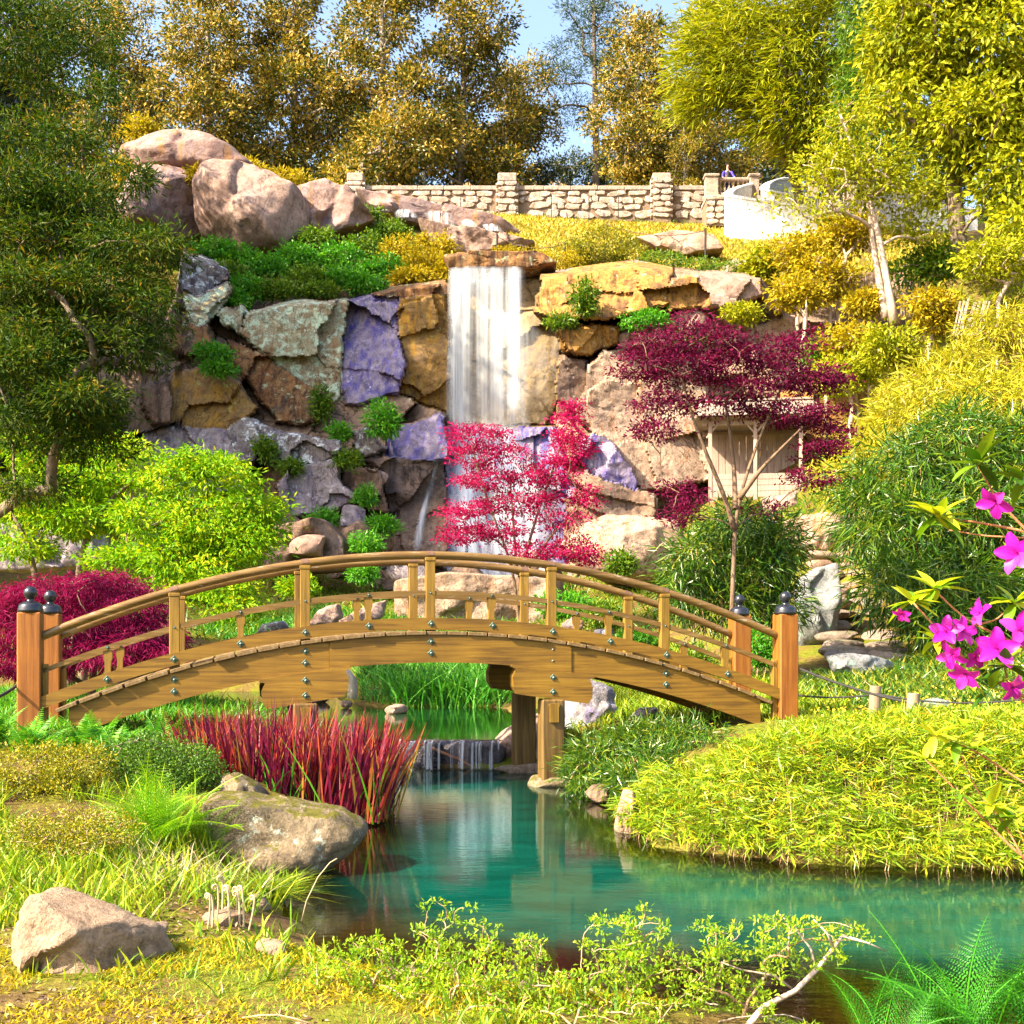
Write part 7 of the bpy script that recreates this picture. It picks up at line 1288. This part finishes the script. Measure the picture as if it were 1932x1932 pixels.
def leafy(L, W, seed, mat):                  # one azalea leaf: folded, curved, pointed at both ends
    rng = rng_(seed); n = 7; t_ = np.linspace(0, 1, n); w_ = W * np.sin(np.pi * t_ ** 0.8) ** 0.85 * 0.5; z = -0.25 * L * t_ ** 2 * rng.uniform(0.2, 1.0)
    V = np.concatenate([np.stack([L * t_, s_ * w_, z + abs(s_) * w_ * 0.35], -1) for s_ in (-1, 0, 1)]); i = np.arange(n - 1)
    Q = np.concatenate([np.stack([k * n + i, k * n + i + 1, (k + 1) * n + i + 1, (k + 1) * n + i], -1) for k in (0, 1)])
    return B().add(V, Q, None, rng.uniform(0, 1)).mesh('leaf', MAT[mat], True)
AL = [leafy(1, 0.36, 1300 + i, 'l_azalea') for i in range(6)]; AD = [leafy(1, 0.36, 1310 + i, 'l_green') for i in range(3)]
rng = rng_(63)
def orient(o, p, d, up_=(0, 0, 1)):
    d = Vector(d).normalized(); u_ = Vector(up_); y_ = u_.cross(d).normalized(); z_ = d.cross(y_)
    o.matrix_local = Matrix.Translation(Vector(p)) @ Matrix((d, y_, z_)).transposed().to_4x4()
for (u, v, n, L, k, dy) in [(1772, 976, 13, 0.066, 0, 0), (1845, 877, 11, 0.066, 1, -0.02), (1763, 1112, 11, 0.058, 0, .05), (1721, 1135, 10, 0.050, 0, 0), (1913, 1138, 11, 0.052, 0, .05), (1896, 1257, 11, 0.058, 1, 0), (1766, 1208, 8, 0.046, 0, .02), (1848, 1225, 9, 0.048, 0, .03), (1930, 905, 8, 0.062, 1, 0), (1790, 1000, 5, 0.05, 0, .03), (1746, 1433, 5, 0.040, 0, .1), (1761, 1388, 7, 0.050, 0, .1), (1811, 1498, 5, 0.032, 0, .1), (1805, 1400, 6, 0.044, 0, .12), (1870, 1520, 7, 0.050, 0, .1), (1911, 1545, 9, 0.062, 0, .1), (1836, 1413, 5, 0.045, 0, .1), (1830, 1290, 6, 0.045, 0, .02), (1870, 1300, 6, 0.05, 1, .0)]:
    c_ = apt(u, v, dy)
    n = int(n * 1.3)
    for i in range(n):
        a = 6.28 * (i + rng.uniform(-0.3, 0.3)) / n; el = rng.uniform(-0.35, 0.75); d = (math.cos(a) * math.cos(el), math.sin(a) * math.cos(el) * 0.8, math.sin(el) + 0.45 * math.sin(a * 2 + u))
        o = link('leaf', (AL if k == 0 else AD)[int(rng.integers(0, 6 if k == 0 else 3))], az); orient(o, c_, d); s_ = L * rng.uniform(1.0, 1.6); o.scale = (s_, s_, s_); child(o, az)
def petal_mesh(seed):
    rng = rng_(seed); n = 6; m_ = 5; t_ = np.linspace(0, 1, n); V = []
    for k in range(m_):
        s_ = (k / (m_ - 1) - 0.5) * 2; w_ = 0.30 * np.sin(np.pi * np.clip(t_ * 0.82 + 0.06, 0, 1)) ** 0.7
        V.append(np.stack([t_ * (1 - 0.10 * s_ * s_), s_ * w_, 0.45 * t_ - 0.35 * t_ ** 2.2 + 0.06 * s_ * s_ + 0.03 * np.sin(5 * t_ + 3 * s_)], -1))
    V = np.concatenate(V); i = np.arange(n - 1)
    return B().add(V, np.concatenate([np.stack([k * n + i, k * n + i + 1, (k + 1) * n + i + 1, (k + 1) * n + i], -1) for k in range(m_ - 1)]), None, rng.uniform(0, 0.9)).mesh('petal', MAT['l_petal'], True)
PT = [petal_mesh(1400 + i) for i in range(4)]
stm = B()
for i in range(6):
    a = i * 1.05; stm.tube(np.array([[0, 0, 0], [0.35 * math.cos(a) * 0.3, 0.35 * math.sin(a) * 0.3, 0.45], [0.16 * math.cos(a), 0.16 * math.sin(a), 0.85]]), 0.012, 4)
STA = stm.mesh('stamen', MAT['l_petal'], True)
for i, (u, v, s_, ax, dy) in enumerate([(1879, 945, 0.036, (-0.6, -0.5, -0.2), -.02), (1922, 1044, 0.044, (-0.7, -0.6, 0.1), .0), (1704, 1157, 0.020, (-0.4, -0.5, -0.7), 0), (1786, 1194, 0.034, (-0.3, -0.7, 0.3), .02), (1814, 1191, 0.032, (0.5, -0.7, 0.2), .02), (1851, 1157, 0.030, (-0.8, -0.2, 0.2), .05), (1797, 1234, 0.032, (-0.6, -0.5, -0.4), .01), (1823, 1271, 0.034, (-0.4, -0.6, -0.6), .0), (1882, 1225, 0.044, (-0.3, -0.9, 0.1), .02), (1924, 1191, 0.042, (0.0, -0.9, 0.3), .03), (1910, 1296, 0.030, (0.2, -0.8, -0.4), .0), (1840, 1240, 0.026, (0.1, -0.9, -0.2), .04)]):
    f = empty('flower'); f.parent = az; z_ = Vector(ax).normalized(); x_ = z_.orthogonal().normalized(); y_ = z_.cross(x_)
    f.matrix_local = Matrix.Translation(Vector(apt(u, v, dy - 0.02))) @ Matrix((x_, y_, z_)).transposed().to_4x4() @ Matrix.Scale(s_ * 1.25, 4); child(f, az)
    for k in range(5):
        o = link('petal', PT[(i + k) % 4], f); o.rotation_euler = (rng.normal(0, 0.12), rng.normal(0, 0.18) - 0.1, k * 1.2566 + rng.normal(0, 0.08)); o.location = (0, 0, 0)
    link('stamen', STA, f)
# ---------------------------------------------------------------- driftwood and sticks
B().tube(np.array([at(u, v, 24.0) for u, v in [(638, 1268), (652, 1268), (662, 1282), (666, 1300), (664, 1318)]]), [0.10, 0.11, 0.11, 0.10, 0.10], 9).obj('bent_log', MAT['bark_grey'], smooth=True, label='bent grey log standing at the upper pond shore', cat='log')
B().tube(np.array([at(u, v, 17.2) for u, v in [(795, 1402), (830, 1418), (865, 1432), (898, 1450)]]), [0.022, 0.02, 0.018, 0.012], 6).obj('fallen_stick', MAT['twig_red'], smooth=True, label='reddish stick leaning across the small cascade', cat='stick')
# ---------------------------------------------------------------- visitor at the balustrade
pz = zb_ + 0.115; pp = empty('person', (wx(1366), WY - 1.12, pz), label='person in a blue open jacket and jeans leaning on the balustrade', cat='person')
plain('skin', (0.50, 0.30, 0.22), 0.6); plain('jacket', (0.05, 0.03, 0.42), 0.8); plain('shirt', (0.03, 0.025, 0.03), 0.8); plain('jeans', (0.03, 0.05, 0.20), 0.8); plain('hair', (0.02, 0.012, 0.01), 0.6); plain('shoe', (0.03, 0.03, 0.035), 0.6)
def skin(name, vs, es, mat, par, root_=0, sub=2):
    me = bpy.data.meshes.new(name); me.from_pydata([v[:3] for v in vs], es, []); me.materials.append(MAT[mat]); o = link(name, me, par)
    md = o.modifiers.new('skin', 'SKIN'); md.use_smooth_shade = True; md.branch_smoothing = 0.5
    for i, v in enumerate(vs):
        r = v[3]; me.skin_vertices[0].data[i].radius = (r, r * (v[4] if len(v) > 4 else 1)); me.skin_vertices[0].data[i].use_root = (i == root_)
    sb = o.modifiers.new('sub', 'SUBSURF'); sb.levels = sub; sb.render_levels = sub; return o
bd_ = [(0, 0, 0.96, .13), (0, 0, 1.15, .12), (0, -.02, 1.38, .15), (0, -.03, 1.52, .06), (0, -.05, 1.62, .075), (0, -.055, 1.72, .09), (0, -.05, 1.80, .06),
       (-.19, -.03, 1.44, .062), (-.27, -.12, 1.22, .048), (-.30, -.33, 1.03, .036), (-.30, -.38, 1.005, .03), (.19, -.03, 1.44, .062), (.27, -.12, 1.22, .048), (.30, -.33, 1.03, .036), (.30, -.38, 1.005, .03),
       (-.10, 0, .88, .095), (-.11, -.02, .5, .065), (-.11, .02, .09, .048), (-.12, -.12, .04, .04), (.10, 0, .88, .095), (.12, .02, .5, .065), (.13, .06, .09, .048), (.14, -.08, .04, .04), (0, -.15, 1.695, .018)]
skin('body', bd_, [(0, 1), (1, 2), (2, 3), (3, 4), (4, 5), (5, 6), (2, 7), (7, 8), (8, 9), (9, 10), (2, 11), (11, 12), (12, 13), (13, 14), (0, 15), (15, 16), (16, 17), (17, 18), (0, 19), (19, 20), (20, 21), (21, 22), (5, 23)], 'skin', pp)
skin('jacket', [(0, .02, 0.95, .155), (0, .02, 1.15, .15), (0, 0, 1.40, .165), (-.20, -.02, 1.45, .078), (-.275, -.12, 1.22, .062), (-.305, -.32, 1.04, .05), (.20, -.02, 1.45, .078), (.275, -.12, 1.22, .062), (.305, -.32, 1.04, .05)], [(0, 1), (1, 2), (2, 3), (3, 4), (4, 5), (2, 6), (6, 7), (7, 8)], 'jacket', pp)
skin('shirt', [(0, -.075, 0.92, .10), (0, -.075, 1.15, .10), (0, -.08, 1.38, .10), (0, -.05, 1.50, .066)], [(0, 1), (1, 2), (2, 3)], 'shirt', pp)
skin('jeans', [(0, 0, 0.96, .14), (-.10, 0, .86, .105), (-.11, -.02, .5, .076), (-.11, .02, .1, .062), (.10, 0, .86, .105), (.12, .02, .5, .076), (.13, .06, .1, .062)], [(0, 1), (1, 2), (2, 3), (0, 4), (4, 5), (5, 6)], 'jeans', pp)
skin('hair', [(0, -.02, 1.70, .085), (0, -.035, 1.79, .082), (0, -.07, 1.815, .06)], [(0, 1), (1, 2)], 'hair', pp)
for s_, y_ in ((-.12, -.05), (.135, -.01)): skin('shoe', [(s_, y_ + .07, .045, .05), (s_, y_ - .1, .04, .045)], [(0, 1)], 'shoe', pp)
pp.scale = (1.05, 1.05, 1.05)
